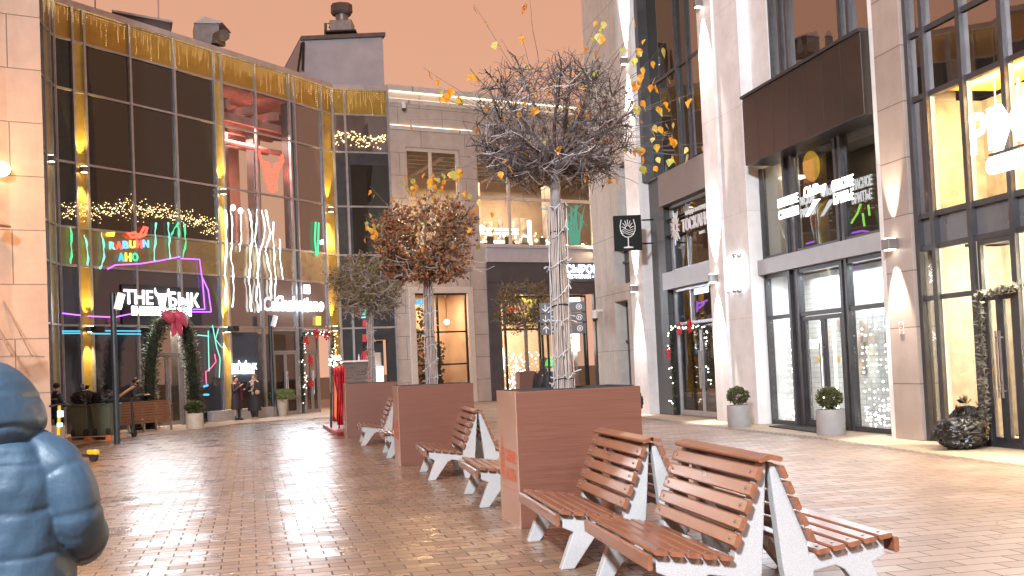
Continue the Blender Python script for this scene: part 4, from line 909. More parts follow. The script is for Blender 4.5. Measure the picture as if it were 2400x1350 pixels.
# things on the shop wall
m = MB()
for k in range(10): a = rnd.uniform(b0+.3, b1-.3); z = rnd.uniform(.9, 2.0); m.wbox(W, a, a+rnd.uniform(.2, .45), z, z+rnd.uniform(.2, .45), gd-.84, gd-.81)
m.build('wall_picture', m_art, wg)
m = MB()
for x in (1918, 1967): a_, z_ = W.px(x, 843, gd+.015); m.tube([W.p(a_, z_, gd+.02), W.p(a_, z_, gd+.03)], .06, 16)
m.build('door_sticker', m_e_yel if False else m_yellow, wg)
# reflections-side neon figures inside upper glass
def wtubeW(name, mat, polys, r, label, d):
    mm_ = MB()
    for pl in polys: mm_.tube([W.p(*W.px(x, y, d), d) for x, y in pl], r, 5)
    o_ = mm_.build(name, mat, smooth=60); setp(o_, label, 'neon tube'); return o_
wtubeW('neon_figure', emis('lime_neon', (.35, .85, .12), 1.2), [[(2017, 478), (2010, 500), (2000, 515), (1996, 523)], [(2035, 480), (2038, 505)], [(2022, 500), (2026, 530)]], .022, 'lime green neon strokes in the upper barber window beside the pier', gd-.12)
wtubeW('neon_figure', m_e_purple, [[(1998, 546), (2020, 541), (2045, 545)], [(1890, 571), (1908, 566)]], .02, 'thin purple neon strokes low in the upper barber windows', gd-.12)
# OldBoy sign
s = thing('barber_sign', 'white lit two-part barber sign with razor script across the upper glass', 'sign', W.p(*W.px(1930, 450), gd+.15))
def btext(txt, x0, yb0, yt0, x1, yb1, bold=.006, d=None, slant=0):
    d = gd+.2 if d is None else d
    a0_, z0_ = W.px(x0, yb0, d); _, z1_ = W.px(x0, yt0, d); a1_, _ = W.px(x1, yb1, d); mm_ = MB(); wall_text(mm_, W, txt, a0_, a1_, z0_, z1_, d, .008, bold, slant=slant); return mm_.build('lettering', m_e_white, s)
btext('МУЖСКИЕ', 1824, 488, 467, 1871, 478); btext('СТРИЖКИ', 1826, 516, 495, 1872, 506)
btext('ОПАСНОЕ', 1951, 450, 424, 2001, 436); btext('БРИТЬЕ', 1955, 480, 455, 2001, 470)
btext('OldBoy', 1884, 472, 440, 1936, 462, .01, None, .1)
m = MB(); m.prism([W.p(*W.px(x, y, gd+.2), gd+.17) for x, y in ((1886, 508), (1891, 507), (1912, 476), (1920, 466), (1906, 468))], W.n*.015); m.build('razor', m_e_white, s)
# canopy bay
cb0 = wx(1744, 330, .12); m = MB(); m.wbox(W, cb0, aC0-.004, zcan0, zcan1, gd-.1, .12); m.build('dark_canopy', m_brownmetal, wg, bevel=.01)
m = MB(); nn = 7
for k in range(1, nn): a = cb0+(aC0-cb0)*k/nn; m.wbox(W, a-.006, a+.006, zcan0+.01, zcan1-.01, .12, .126)
m.wbox(W, cb0-.03, aC0-.004, zcan1, zcan1+.06, gd-.1, .16); m.build('canopy_trim', m_dkpanel, wg)
# upper windows over canopy
u0 = aB1+.9
m = MB(); m.wbox(W, aB1, u0, zcan1+.06, HW, -1.4, gd+.12); m.build('pier', m_white, wg)
def darkwin(a0, a1, z0, z1, d, vs, hs, mat=m_skyglass, fm=m_dkmull):
    fr = MB(); t = .09
    xs = [a0]+vs+[a1]
    for i, v in enumerate(xs): fr.wbox(W, v-t/2+(t/2 if i == 0 else 0)-(t/2 if i == len(xs)-1 else 0), v+t/2+(t/2 if i == 0 else 0)-(t/2 if i == len(xs)-1 else 0), z0, z1, d-.05, d+.09)
    zs = [z0]+hs+[z1]
    for i in range(len(xs)-1):
        for h in hs: fr.wbox(W, xs[i]+t, xs[i+1]-t, h-.04, h+.04, d-.04, d+.05)
        for j in range(len(zs)-1):
            g = MB(); g.wbox(W, xs[i]+t*.4, xs[i+1]-t*.4, zs[j]+.002, zs[j+1]-.002, d-.02, d); g.build('window_pane', mat, wg)
    fr.build('window_frame', fm, wg)
va = wx(1835, 100, gd); vb = wx(1975, 60, gd)
darkwin(u0, aC0, zcan1+.06, HW-.5, gd, [va, va+.32, vb, vb+.32], [])
# --- ТОСКАНА bay (between A and B)
t0, t1 = aA1, aB0
m = MB(); m.wbox(W, t0, t0+ (wx(1575, 900, -.3)-t0), 0, 6.6, -.9, -.3); m.build('stone_reveal', m_dkstone, wg)
rv = wx(1575, 900, -.3)
m = MB(); m.wbox(W, rv, t1, 5.75, 6.62, -.9, -.18); m.wbox(W, t0, rv, 6.6, 6.62, -.9, -.2); m.build('beam', m_bluegrey if False else pbr('taupe_beam', (.23, .205, .20), .5, .1, .06, 2), wg)
m = MB(); m.wbox(W, rv-.12, t1, 3.45, 3.92, -.9, -.22); m.build('beam', m_greybeam, wg)
gdt = -.5
o1 = (rv+.05, t1-.25, 3.92, 5.75); wframe(W, o1, [rv+.05+(t1-.3-rv)*.36], [], gdt, .08, m_mull, wg, glass=m_smoke)
o2 = (rv+.05, t1-.25, 2.45, 3.45); wframe(W, o2, [rv+.05+(t1-.3-rv)*.36], [], gdt, .08, m_mull, wg, glass=m_smoke)
double_door(W, rv+.15, t1-.25, 2.40, gdt, wg, mat=pbr('silver_frame', (.5, .49, .49), .35, .6, .05), glass=m_smoke)
m = MB(); m.wbox(W, t1-.25, t1-.005, 0, 5.75, -.6, -.28); m.build('jamb', m_greybeam, wg)
m = MB(); m.wbox(W, rv-.5, t1+.5, 0, 6.5, -1.9, -1.8); m.wbox(W, rv-.5, t1+.5, 3.5, 3.8, -1.8, -.95); m.build('room_wall', pbr('dim_bar_wall', (.10, .09, .10), .7, 0, .2, 2), wg)
m = MB()
for k in range(36): m.octa(W.p(rnd.uniform(rv+.9, t1-.3), rnd.uniform(5.1, 5.5), -1.3), .05)
m.build('lamp_cluster', m_e_bead, wg)
wtubeW('neon_figure', m_e_purple, [[(1634, 706), (1634, 731)], [(1634, 712), (1645, 709), (1657, 704)], [(1638, 722), (1650, 712)]], .03, 'violet neon bird shape over the garlanded door by the white pilaster', -.8)
m = MB(); p_ = W.px(1622, 692, -.8); q_ = W.px(1660, 688, -.8); m.wbox(W, p_[0], q_[0], p_[1], p_[1]+.22, -.82, -.78); o = m.build('light_box', m_e_cool); setp(o, 'white light box behind the glass above the violet neon bird', 'light box')
wtubeW('neon_figure', m_e_cyan, [[(1630, 795), (1632, 830)], [(1640, 792), (1641, 838)], [(1650, 792), (1650, 815)]], .015, 'cyan neon lines inside the garlanded door by the white pilaster', -.8)
# sun sign
s = thing('cafe_sign', 'black and white sun emblem cafe lettering on the upper dark glass', 'sign', W.p(*W.px(1610, 530), gdt+.2))
ds = gdt+.22; ca, cz = W.px(1584, 533, ds)
m = MB()
for k in range(14):
    an = 2*PI*k/14+.1; R_ = .42 if k % 2 == 0 else .34; u_ = V((math.cos(an), math.sin(an), 0)); n_ = V((-u_.y, u_.x, 0))
    P = [(u_*.13+n_*.045), (u_*R_), (u_*.13-n_*.045)]; m.prism([W.p(ca+q.x*.9, cz+q.y*1.15, ds) for q in P], W.n*.03)
m.rings([[W.p(ca+r*.9*math.cos(2*PI*k/20), cz+r*1.15*math.sin(2*PI*k/20), ds+dz) for k in range(20)] for r, dz in ((.15, 0), (.15, .035), (.095, .035), (.095, 0))], caps=False)
m.build('sun_emblem', m_signwht, s)
def stx(txt, x0, yb, yt, x1, bold=.0):
    a0_, z0_ = W.px(x0, yb, ds); a1_, _ = W.px(x1, yb, ds); _, z1_ = W.px(x0, yt, ds); mm_ = MB(); wall_text(mm_, W, txt, a0_, a1_, z0_, z1_, ds, .02, bold); mm_.build('lettering', m_signwht, s)
stx('ТОСКАНА', 1599, 545, 515, 1664, .0); stx('ПОД СОЛНЦЕМ', 1607, 507, 495, 1664, .02); stx('КАФЕ', 1640, 549, 542, 1652, .01)
m = MB()
for y in (517, 555): p_ = W.px(1566, y, ds-.1); q_ = W.px(1660, y-4, ds-.1); m.wbox(W, p_[0], q_[0], p_[1]-.015, p_[1]+.015, gdt+.09, ds-.02)
m.build('rail', m_signblk, s)
# above beam: black glass and windows
darkwin(t0+.02, t1, 6.62, HW-.5, -.4, [wx(1592, 200, -.4), wx(1618, 200, -.4)], [9.3, 12.6], mat=m_black)
g = MB(); g.wbox(W, wx(1618, 200, -.4)+.1, t1-.12, 6.75, HW-.6, -.4, -.385); g.build('window_pane', m_skyglass, wg)
m = MB(); m.wbox(W, t0, t0+.28, 6.62, HW, -.5, -.12); m.build('edge_strip', m_dkmull, wg)
# --- recessed cream block behind pilaster A
rc = -.85; r0 = W.sx(1407, 940, rc)
m = MB(); holes = []
for (xl, xr, yt, yb) in ((1441, 1483, 708, 950), (1437, 1483, 585, 672), (1442, 1480, 390, 575), (1430, 1470, -200, 140)):
    a0_, zt_ = W.px(xl, yt, rc); _, zb_ = W.px(xl, yb, rc); a1_ = W.sx(xr, yb, rc); holes.append((a0_, min(a1_, aA0-.05), max(.1, zb_), zt_))
wallgrid(m, W, r0, aA0, 0, HW, holes, -1.5, rc); m.build('cream_wall', m_cream, wg)
for h in holes:
    g = MB(); g.wbox(W, h[0]-.1, h[1]+.1, h[2]-.1, h[3]+.1, rc-.42, rc-.38); g.build('window_pane', m_black, wg)
    g = MB(); g.wbox(W, (h[0]+h[1])/2-.04, (h[0]+h[1])/2+.04, h[2], h[3], rc-.38, rc-.3); g.wbox(W, h[0], (h[0]+h[1])/2-.04, h[2]+(h[3]-h[2])*.6, h[2]+(h[3]-h[2])*.6+.08, rc-.38, rc-.31); g.build('window_frame', m_dkmull, wg)
m = MB(); m.wbox(W, r0-.45, r0, 0, HW, -2.2, rc-.3); m.build('corner_pier', m_white, wg)
cctv(W, 1414, 742, 'white security camera low on the recessed cream wall', d=rc)
# --- PIMS bay
gp_ = -.15; e1 = WL+7.5
zb0, zb1 = 3.22, 3.69
mv = [WL+.06, wx(2206, 700, gp_), wx(2294, 700, gp_)]
step = mv[2]-mv[1]
mv += [mv[2]+step*1.02, mv[2]+step*2.05, mv[2]+step*3.1, mv[2]+step*4.15]
fr = MB()
for v in mv: fr.wbox(W, v-.05, v+.05, 0, HW, gp_-.06, gp_+.09)
for i in range(len(mv)-1):
    for z in (.05, zb0-.03, zb1+.03, 5.68, 6.75, 9.2, 12): 
        fr.wbox(W, mv[i]+.05, mv[i+1]-.05, z-.045, z+.045, gp_-.05, gp_+.05)
    if i < 2: fr.wbox(W, mv[i]+.05, mv[i+1]-.05, 2.32, 2.40, gp_-.05, gp_+.05)
fr.build('window_frame', m_dkmull, wg)
lgt = MB()
for v in mv[1:]:
    lgt.wbox(W, v+.052, v+.075, zb1+.08, 5.63, gp_-.05, gp_+.02); lgt.wbox(W, v+.052, v+.075, .1, zb0-.08, gp_-.05, gp_+.02)
lgt.build('edge_light', emis('edge_light', (1, .86, .58), .6), wg)
m = MB(); m.wbox(W, WL+.02, e1, zb0, zb1, gp_-.3, gp_-.02); m.build('spandrel_panel', pbr('pims_spandrel', (.17, .17, .18), .3, .4, .06, 2), wg)
for i in range(len(mv)-1):
    a_, b_ = mv[i]+.05, mv[i+1]-.05
    for (z0_, z1_, mt) in ((.10, 2.32 if i < 2 else zb0-.08, m_clear if i else m_smoke), (2.40, zb0-.08, m_clear if i else m_smoke), (zb1+.08, 5.63, m_clear if i else m_mirror), (5.73, 6.70, m_skyglass), (6.80, 9.15, m_skyglass), (9.25, 11.95, m_skyglass), (12.05, HW, m_skyglass)):
        if i >= 2 and z0_ == 2.40: continue
        if i == 2 and z0_ < 1: continue
        g = MB(); g.wbox(W, a_+.002, b_-.002, z0_, z1_, gp_-.01, gp_+.01); g.build('window_pane', mt, wg)
double_door(W, mv[2]+.10, mv[3]-.052, 2.3, gp_, wg, mat=m_dkmull, glass=m_clear, top=zb0-.08)
m_yel = pbr('yellow_wall', (.85, .50, .09), .6, 0, .06, 1); m_crw = pbr('cream_wall_paint', (.80, .72, .58), .6, 0, .05, 1)
m = MB(); m.wbox(W, WL+.9, e1, zb1+.02, 5.66, -1.35, -1.25); m.build('yellow_wall', m_yel, wg)
m = MB(); m.wbox(W, WL+.7, e1, zb0, zb0+.1, -1.25, gp_-.31); m.build('room_floor', m_crw, wg)
m = MB(); m.wbox(W, WL+.7, e1, 5.70, 5.8, -1.25, gp_-.1); m.build('room_ceiling', m_yel, wg)
m = MB()
for z in (5.3, 5.05): m.tube([W.p(WL+1, z, -.9), W.p(e1, z, -.9)], .05, 8)
for a in (WL+1.6, WL+3.2, WL+4.8): m.tube([W.p(a, 5.7, -1.0), W.p(a, 4.9, -1.0), W.p(a+.3, 4.7, -1.0), W.p(a+.3, 3.9, -1.0)], .035, 6)
m.build('ceiling_pipe', pbr('ochre_pipe', (.40, .22, .05), .5), wg, smooth=50)
m = MB()
for a, z in ((WL+1.35, 4.55), (WL+2.2, 4.3), (WL+3.6, 4.65), (WL+5.0, 4.4)): m.ball(W.p(a, z, -.75), .09, .09, .07, 10, 6); m.tube([W.p(a, z+.05, -.75), W.p(a, 5.7, -.75)], .01, 4)
m.build('pendant_lamp', m_e_warm, wg, smooth=60)
m = MB()
for a in (WL+1.2, WL+2.7, WL+4.1): m.wbox(W, a, a+.75, 3.85, 4.35, -1.24, -1.20); m.wbox(W, a+.1, a+.45, 4.6, 5.0, -1.24, -1.21)
m.build('wall_picture', m_arto, wg)
m = MB(); m.wbox(W, WL+.9, e1, .02, zb0, -1.6, -1.5); m.build('cream_wall', m_crw, wg)
m = MB(); m.wbox(W, WL+.9, e1, 1.18, 1.30, -1.5, -1.47); m.build('dado_rail', pbr('ochre_rail', (.45, .26, .09), .5), wg)
m = MB(); m.wbox(W, WL+.9, e1, .02, 1.18, -1.5, -1.485); m.build('dado', m_yel, wg)
m = MB(); m.wbox(W, WL+3.3, WL+4.6, .02, .95, -1.4, -1.1); m.wbox(W, WL+3.25, WL+4.65, .95, 1.0, -1.45, -1.05); m.build('counter', m_crw, wg)
m = MB(); m.wbox(W, WL+.05, WL+.12, .02, 3.2, -1.7, -.35); m.wbox(W, WL+.12, WL+.9, .02, 3.2, -1.7, -1.6); m.wbox(W, WL+.05, WL+.12, 3.75, 5.68, -1.5, -.35); m.wbox(W, WL+.12, WL+.9, 3.75, 5.68, -1.5, -1.4); m.build('room_side', pbr('brown_side', (.20, .15, .11), .6), wg)
s = thing('lit_letters', 'huge white lit letters with lit pill below over yellow window at right edge', 'sign', W.p(*W.px(2380, 300), .1))
m = MB(); d_ = .12; x0, z0_ = W.px(2275, 366, d_); _, z1_ = W.px(2275, 270, d_); x1 = W.sx(2340, 355, d_)
a1_ = W.sx(2334, 340, d_)
for txt, xl, xr in (('P', 2276, 2314), ('I', 2318, 2334), ('M', 2342, 2398), ('S', 2402, 2448)):
    p_ = W.sx(xl, 340, d_); q_ = W.sx(xr, 320, d_); wall_text(m, W, txt, p_, q_, z0_, z0_+(z1_-z0_)*1.0, d_, .010, .018)
m.build('lettering', m_e_white, s)
m = MB(); p_, zc_ = W.px(2318, 392, d_); q_ = W.sx(2480, 350, d_); h_ = .125; pts = []
for k in range(9): an = PI/2+PI*k/8; pts.append(W.p(p_+h_+h_*math.cos(an), zc_+h_*math.sin(an), d_))
for k in range(9): an = -PI/2+PI*k/8; pts.append(W.p(q_-h_+h_*math.cos(an), zc_+h_*math.sin(an), d_))
m.prism(pts, W.n*.06); m.build('light_pill', m_e_white, s)
m = MB(); m.wbox(W, p_, q_, zc_+.16, zc_+.19, gp_+.09, d_); m.build('rail', m_dkmull, s)
# wine glass blade sign
s = thing('blade_sign', 'square black blade sign with a white wine glass emblem on two arms', 'sign', W.p(*W.px(1500, 545)))
Yb = 30.2; c00 = dp(1441, 588, Yb); c10 = dp(1506, 584, Yb); c01 = dp(1438, 506, Yb); c11 = dp(1503, 503, Yb)
BU = (c10-c00).normalized(); bo = c00; bw = (c10-c00).length; bh = (c01-c00).length; BW = Wall(bo, c10)
WB_ = BW; zb_ = c00.z
m = MB(); m.wbox(BW, 0, bw, zb_, zb_+bh, -.14, 0); m.build('panel', m_signblk, s, bevel=.005)
m = MB(); gx = bw*.5; gz = zb_+bh*.5
def gl(pts, r): m.tube([BW.p(gx+x*bw, gz+y*bh, .012) for x, y in pts], r*bw, 5)
bowl = [(-.22, .38), (-.27, .2), (-.26, .06), (-.2, -.05), (-.1, -.115), (0, -.13), (.1, -.115), (.2, -.05), (.26, .06), (.27, .2), (.22, .38)]
gl(bowl, .018); gl([(0, -.13), (0, -.40)], .022); gl([(-.17, -.425), (-.05, -.405), (.05, -.405), (.17, -.425)], .022); gl([(-.17, -.43), (.17, -.43)], .014)
for k in range(7): an = PI*(k+.5)/7; gl([(.10*math.cos(an), .12+.11*math.sin(an)), (.22*math.cos(an), .12+.25*math.sin(an))], .015)
gl([(.09*math.cos(PI*k/8), .12+.085*math.sin(PI*k/8)) for k in range(9)], .015)
for dy in (0, -.06, -.12): gl([(-.25, .06+dy*.6), (-.1, .12+dy), (.05, .06+dy), (.2, .10+dy)], .013)
m.build('emblem', m_signwht, s, smooth=60)
m = MB()
for y in (516, 571): m.bar(dp(1505, y, Yb), W.p(*W.px(1530, y-1, -.2), -.2), .04, .04)
m.build('arm', m_signblk, s)
# pilaster sconces and light box
WLAMPS = []
for x, y, lab in ((1493, 676, 'steel up-and-down lamp low on the farther white pilaster'), (1470, 143, 'steel up-and-down lamp high on the farther white pilaster'), (1680, 652, 'steel up-and-down lamp low on the nearer white pilaster'), (1645, 8, 'steel up-and-down lamp high on the nearer white pilaster')):
    WLAMPS.append(sconce(W, x, y, lab, mat=m_e_beadw, sz=.085))
WLAMPS.append(sconce(W, 2098, 572, 'square bronze up-and-down lamp on the brown stone pier', mat=m_e_beadw, sz=.12))
s = thing('light_board', 'glaring white light board between two ball clamps on the nearer pilaster', 'sign', W.p(*W.px(1728, 640)))
p_ = W.px(1709, 683, -.07); q_ = W.px(1748, 602, -.07); m = MB(); m.wbox(W, W.sx(1709, 640, -.07), W.sx(1748, 640, -.07), p_[1], W.px(1709, 605, -.07)[1], -.06, .03); m.build('panel', emis('board_white', (.85, .92, 1), 2.0), s)
m = MB()
for y in (600, 681):
    for x in (1722, 1733): a_, z_ = W.px(x, y, .06); m.ball(W.p(a_, z_, .06), .06, nu=8, nv=6)
m.build('clamp', m_steel, s, smooth=60)
# no-smoking plate
s = thing('no_smoking_sign', 'small white no smoking plate on the brown stone pier', 'sign', W.p(*W.px(2114, 768)))
a_, z_ = W.px(2114, 768); m = MB(); m.wbox(W, a_-.065, a_+.065, z_-.105, z_+.105, .002, .012); m.build('plate', m_signwht, s)
m = MB(); m.rings([[W.p(a_+r*math.cos(2*PI*k/20), z_+.03+r*math.sin(2*PI*k/20), d__) for k in range(20)] for r, d__ in ((.055, .013), (.055, .018), (.043, .018), (.043, .013))], caps=False)
m.wbox(W, a_-.04, a_+.04, z_+.022, z_+.036, .013, .017); m.wbox(W, a_-.04, a_+.04, z_-.075, z_-.065, .013, .016); m.wbox(W, a_-.03, a_+.03, z_-.092, z_-.084, .013, .016); m.build('symbol', m_redlogo, s)
# door mat
m = MB(); q = [zp(1802, 1001), zp(1880, 996), zp(1930, 1010), zp(1925, 1017)]; m.prism([lift(p, .006) for p in (q[0], q[3], q[2], q[1])], Z*.02); o = m.build('door_mat', m_mat); setp(o, 'dark flat door mat before the barber shop doors', 'door mat')
# door garlands
def garland(w, pts, d, r, label, leaf=m_fir, bows=(), lights=True, n=130, wmat=m_e_beadw):
    P = [w.p(*w.px(x, y, d), d) for x, y in pts]; t = thing('door_garland', label, 'garland', P[0])
    m = MB(); L = MB()
    for i in range(len(P)-1):
        seg = (P[i+1]-P[i]).length; k = max(2, int(n*seg))
        for j in range(k):
            c = P[i].lerp(P[i+1], j/k)
            for _ in range(2):
                dirv = V((rnd.gauss(0, 1), rnd.gauss(0, 1), rnd.gauss(0, 1))).normalized(); s_ = dirv.orthogonal().normalized()*r*.28
                e = c+dirv*r*rnd.uniform(.7, 1.3); m.add([c-s_, c+s_, e], [(0, 1, 2)])
            if lights and rnd.random() < .12: L.octa(c+w.n*r*.8+V((rnd.gauss(0, r*.4), 0, rnd.gauss(0, r*.4))), .02)
    m.build('greenery', leaf, t)
    if lights and L.v: L.build('lights', wmat, t)
    for x, y in bows:
        a, z = w.px(x, y, d); b = MB()
        for k in range(6):
            an = 2*PI*k/6+.3; q = V((math.cos(an), math.sin(an), 0)); b.prism([w.p(a, z, d+r), w.p(a+q.x*.16-q.y*.06, z+q.y*.16+q.x*.06, d+r+.04), w.p(a+q.x*.2, z+q.y*.2, d+r+.02), w.p(a+q.x*.16+q.y*.06, z+q.y*.16-q.x*.06, d+r+.04)], w.n*.015)
        b.build('bow', m_redcloth, t)
    return t
garland(W, [(1585, 968), (1578, 870), (1573, 768), (1610, 766), (1662, 764), (1664, 860), (1668, 905)], -.2, .10, 'dark fir garland with red bows round the dark cafe door', bows=((1604, 770), (1628, 764), (1577, 827)), n=60)
garland(W, [(2310, 1000), (2303, 850), (2292, 690), (2350, 676), (2450, 660)], .06, .11, 'leafy grey garland framing the bright door at the right edge', n=85, lights=False, leaf=leafmat('grey_leaf', (.05, .05, .035), (.30, .26, .20), .15))
garland(WB, [(712, 945), (709, 850), (708, 785), (745, 779), (782, 785), (778, 880)], .12, .13, 'green garland with red bows and lights round the far double doors', bows=((710, 800), (734, 782), (758, 788), (720, 845), (721, 898)), n=60)
# ================================================================== planters, trees, benches
def planter(loc, label, w=1.25, d=.95, h=1.3, group='rectangular tree planters down the plaza'):
    t = thing('tree_planter', label, 'planter', loc, math.radians(11.5), group); hx, hy = w/2, d/2; k = .05
    m = MB(); m.box(-hx+.004, hx, -hy, -hy+k, 0, h); m.box(-hx+.004, hx, hy-k, hy, 0, h); m.box(hx-k, hx, -hy+k, hy-k, 0, h); m.build('body', m_pwood, t, bevel=.006, local=True)
    m = MB(); m.box(-hx-.006, -hx+.002, -hy-.004, hy, .0, h+.004); m.box(-hx+.002, -hx+k, -hy+k+.002, hy-k-.002, .02, h); m.build('end_sheet', m_pmetal, t, local=True)
    m = MB(); m.box(-hx+k+.004, hx-k-.004, -hy+k+.004, hy-k-.004, h-.16, h-.10)
    m.build('soil', m_soil, t, local=True)
    m = MB(); m.box(-hx+k, hx-k, -hy+k, -hy+k+.04, h-.02, h+.012); m.box(-hx+k, hx-k, hy-k-.04, hy-k, h-.02, h+.012); m.box(-hx+k, -hx+k+.04, -hy+k+.04, hy-k-.04, h-.02, h+.012); m.box(hx-k-.04, hx-k, -hy+k+.04, hy-k-.04, h-.02, h+.012); m.build('inner_rim', m_rubber, t, local=True)
    m = MB()  # printed crest and two words on the end sheet
    X = -hx-.008
    def P(u, v): return V((X, hy-u, v))   # u from far edge to near
    def ringp(c, ra, rb, wd, n=28):
        a = [[P(c[0]+(ra-s_)*math.cos(2*PI*i/n), c[1]+(rb-s_)*math.sin(2*PI*i/n)) for i in range(n)] for s_ in (0, wd)]
        m.rings(a, caps=False)
    c = (.20*d/.95, .60); ringp(c, .105, .20, .012); ringp(c, .085, .165, .008)
    for i in range(5):
        yy = c[1]-.12+.06*i; hw = .075*math.sqrt(max(0, 1-((yy-c[1])/.165)**2)); m.add([P(c[0]-hw, yy-.012), P(c[0]+hw, yy-.012), P(c[0]+hw, yy+.012), P(c[0]-hw, yy+.012)], [(0, 1, 2, 3)])
    for i in range(3): m.add([P(c[0]-.05+.04*i, c[1]-.13), P(c[0]-.035+.04*i, c[1]-.13), P(c[0]-.035+.04*i, c[1]+.13), P(c[0]-.05+.04*i, c[1]+.13)], [(0, 1, 2, 3)])
    for i in range(3): m.add([P(c[0]-.06+.05*i, c[1]+.205), P(c[0]-.02+.05*i, c[1]+.205), P(c[0]-.04+.05*i, c[1]+.27)], [(0, 1, 2)])
    for txt, v0, v1 in (('СИЯНИЕ', .60, .73), ('МОСКВЫ', .42, .55)):
        vs, fs = text_mesh(txt, 0.0, .03); x0 = min(q.x for q in vs); x1 = max(q.x for q in vs); y0 = min(q.y for q in vs); y1 = max(q.y for q in vs)
        m.add([P((.36+(q.x-x0)/(x1-x0)*.50)*d/.95, v0+(q.y-y0)/(y1-y0)*(v1-v0)) for q in vs], fs)
    m.add([P(.12, .333), P(d-.09, .333), P(d-.09, .34), P(.12, .34)], [(0, 1, 2, 3)])
    m.build('printed_crest', m_redlogo, t, local=True)
    return t
def pl_loc(x, y, w=1.25, d=.95): q = zp(x, y); return q+rdir*(w/2)+tdir*(d/2)
P1 = planter(pl_loc(1228, 1240), 'nearest brown tree planter, its red crest facing the left walkway')
P2 = planter(pl_loc(943, 1093), 'middle brown tree planter holding the tree with rusty brown leaves')
P3 = planter(pl_loc(816, 1028), 'brown tree planter beside the red hanging cloth')
q4 = dp(1231, 900, 38); P4 = planter(V((q4.x, q4.y, 0))+V((.1, .3, 0)), 'small far tree planter in front of the bright shop window', .72, .60, 1.33)

BL = 1.60
def mkbench():
    t = thing('bench', 'x', 'bench', (0, 0, 0))
    def S(q, z): return (.36-q*1.05, z)
    def slat(mb, q0, z0, q1, z1, th, x0=-BL/2, x1=BL/2):
        d = V((q1-q0, z1-z0)); L = d.length; d /= L; n = V((-d.y, d.x)); c = .009
        prof = [(c, 0), (L-c, 0), (L, c), (L, th-c), (L-c, th), (c, th), (0, th-c), (0, c)]
        pts = []
        for a, b in prof:
            q = q0+d.x*a+n.x*b; z = z0+d.y*a+n.y*b; y_, z_ = S(q, z); pts.append(V((x0, y_, z_)))
        mb.prism(pts, V((x1-x0, 0, 0)))
    m = MB(); th = .03; a = V((0.0, .425)); b = V((.475, .350)); d = (b-a); L = d.length; d /= L; pw = L/5
    for k in range(5): s0 = a+d*(pw*k); s1 = a+d*(pw*(k+1)-.016); slat(m, s0.x, s0.y, s1.x, s1.y, th)
    slat(m, -.006, .335, -.006, .428, .03); m.build('seat', m_slat, t, local=True)
    m = MB(); a = V((.492, .425)); b = V((.672, .905)); d = (b-a); L = d.length; d /= L; pw = L/5
    for k in range(5): s0 = a+d*(pw*k); s1 = a+d*(pw*(k+1)-.021); slat(m, s0.x, s0.y, s1.x, s1.y, .034)
    slat(m, .640, .912, .722, .936, .03); m.build('backrest', m_slat, t, local=True)
    m = MB()
    for sx in (-1, 1):
        xx = sx*(BL/2-.095)
        for k in range(5):
            q = .492+.18*(k+.42)/5-.004; z = .425+.48*(k+.42)/5; y_, z_ = S(q, z); c = V((xx, y_, z_)); n_ = V((0, .936, .352)); m.tube([c+n_*.028, c+n_*.040], .010, 8)
            q = .475*(k+.45)/5; z = .425-.075*(k+.45)/5; y_, z_ = S(q, z); c = V((xx, y_, z_)); m.tube([c+Z*.028, c+Z*.034], .010, 8)
    m.build('bolts', m_ducting, t, local=True)
    prof = [(0, 0), (.10, 0), (.275, .245), (.33, .275), (.46, .25), (.50, 0), (.60, 0), (.645, .28), (.70, .915), (.668, .905), (.495, .43), (.485, .35), (.028, .418), (.026, .312), (.105, .275)]
    for sx in (-1, 1):
        m = MB(); x0 = sx*(BL/2-.05)-(.05 if sx > 0 else -.05) - .045
        m.prism([V((x0, *S(q, z))) for q, z in prof], V((.09, 0, 0))); m.build('side_frame', m_concrete, t, local=True, bevel=.008)
    m = MB()
    for k in range(4): z = .47+.10*k; qq = .50+.19*k/4.4
    m.tube([V((-BL/2+.2, .36-.585, .50)), V((BL/2-.2, .36-.585, .50))], .02, 6); m.build('crossbar', m_ducting, t, local=True)
    return t
bench0 = mkbench(); used = [0]
BT = math.radians(9.5); BA = PI/2+BT; bt = V((-math.sin(BT), math.cos(BT), 0)); br_ = V((math.cos(BT), math.sin(BT), 0))
def put_bench(loc, ang, label):
    o = bench0 if used[0] == 0 else dup(bench0); used[0] = 1
    o.location = loc; o.rotation_euler = (0, 0, ang); setp(o, label, 'bench', 'red-brown slatted benches set back to back'); return o
def pair(x, y, l1, l2):
    c = zp(x, y, .455); c.z = 0; L = c+bt*(BL/2)+br_*.36
    put_bench(L, BA, l1); put_bench(L+br_*.765, BA+PI, l2)
pair(1531, 1289, 'nearest slatted bench, seat facing the left walkway', 'nearest slatted bench facing right, its wet seat slats shining pale')
pair(1312, 1196, 'slatted bench facing left right against the nearest planter', 'slatted bench facing right between the nearest planter and the front benches')
pair(1122, 1095, 'slatted bench facing left cut off by the far side of the nearest planter', 'slatted bench facing right hidden behind the nearest planter')
pair(1001, 1051, 'slatted bench facing left beside the middle planter', 'slatted bench facing right behind the one at the middle planter')
pair(903, 1015, 'slatted bench facing left partly hidden behind the middle planter end', 'slatted bench facing right hidden behind the middle planter')
pair(844, 995, 'farthest slatted bench facing left beside the planter near the red cloth', 'farthest slatted bench facing right behind the planter near the red cloth')

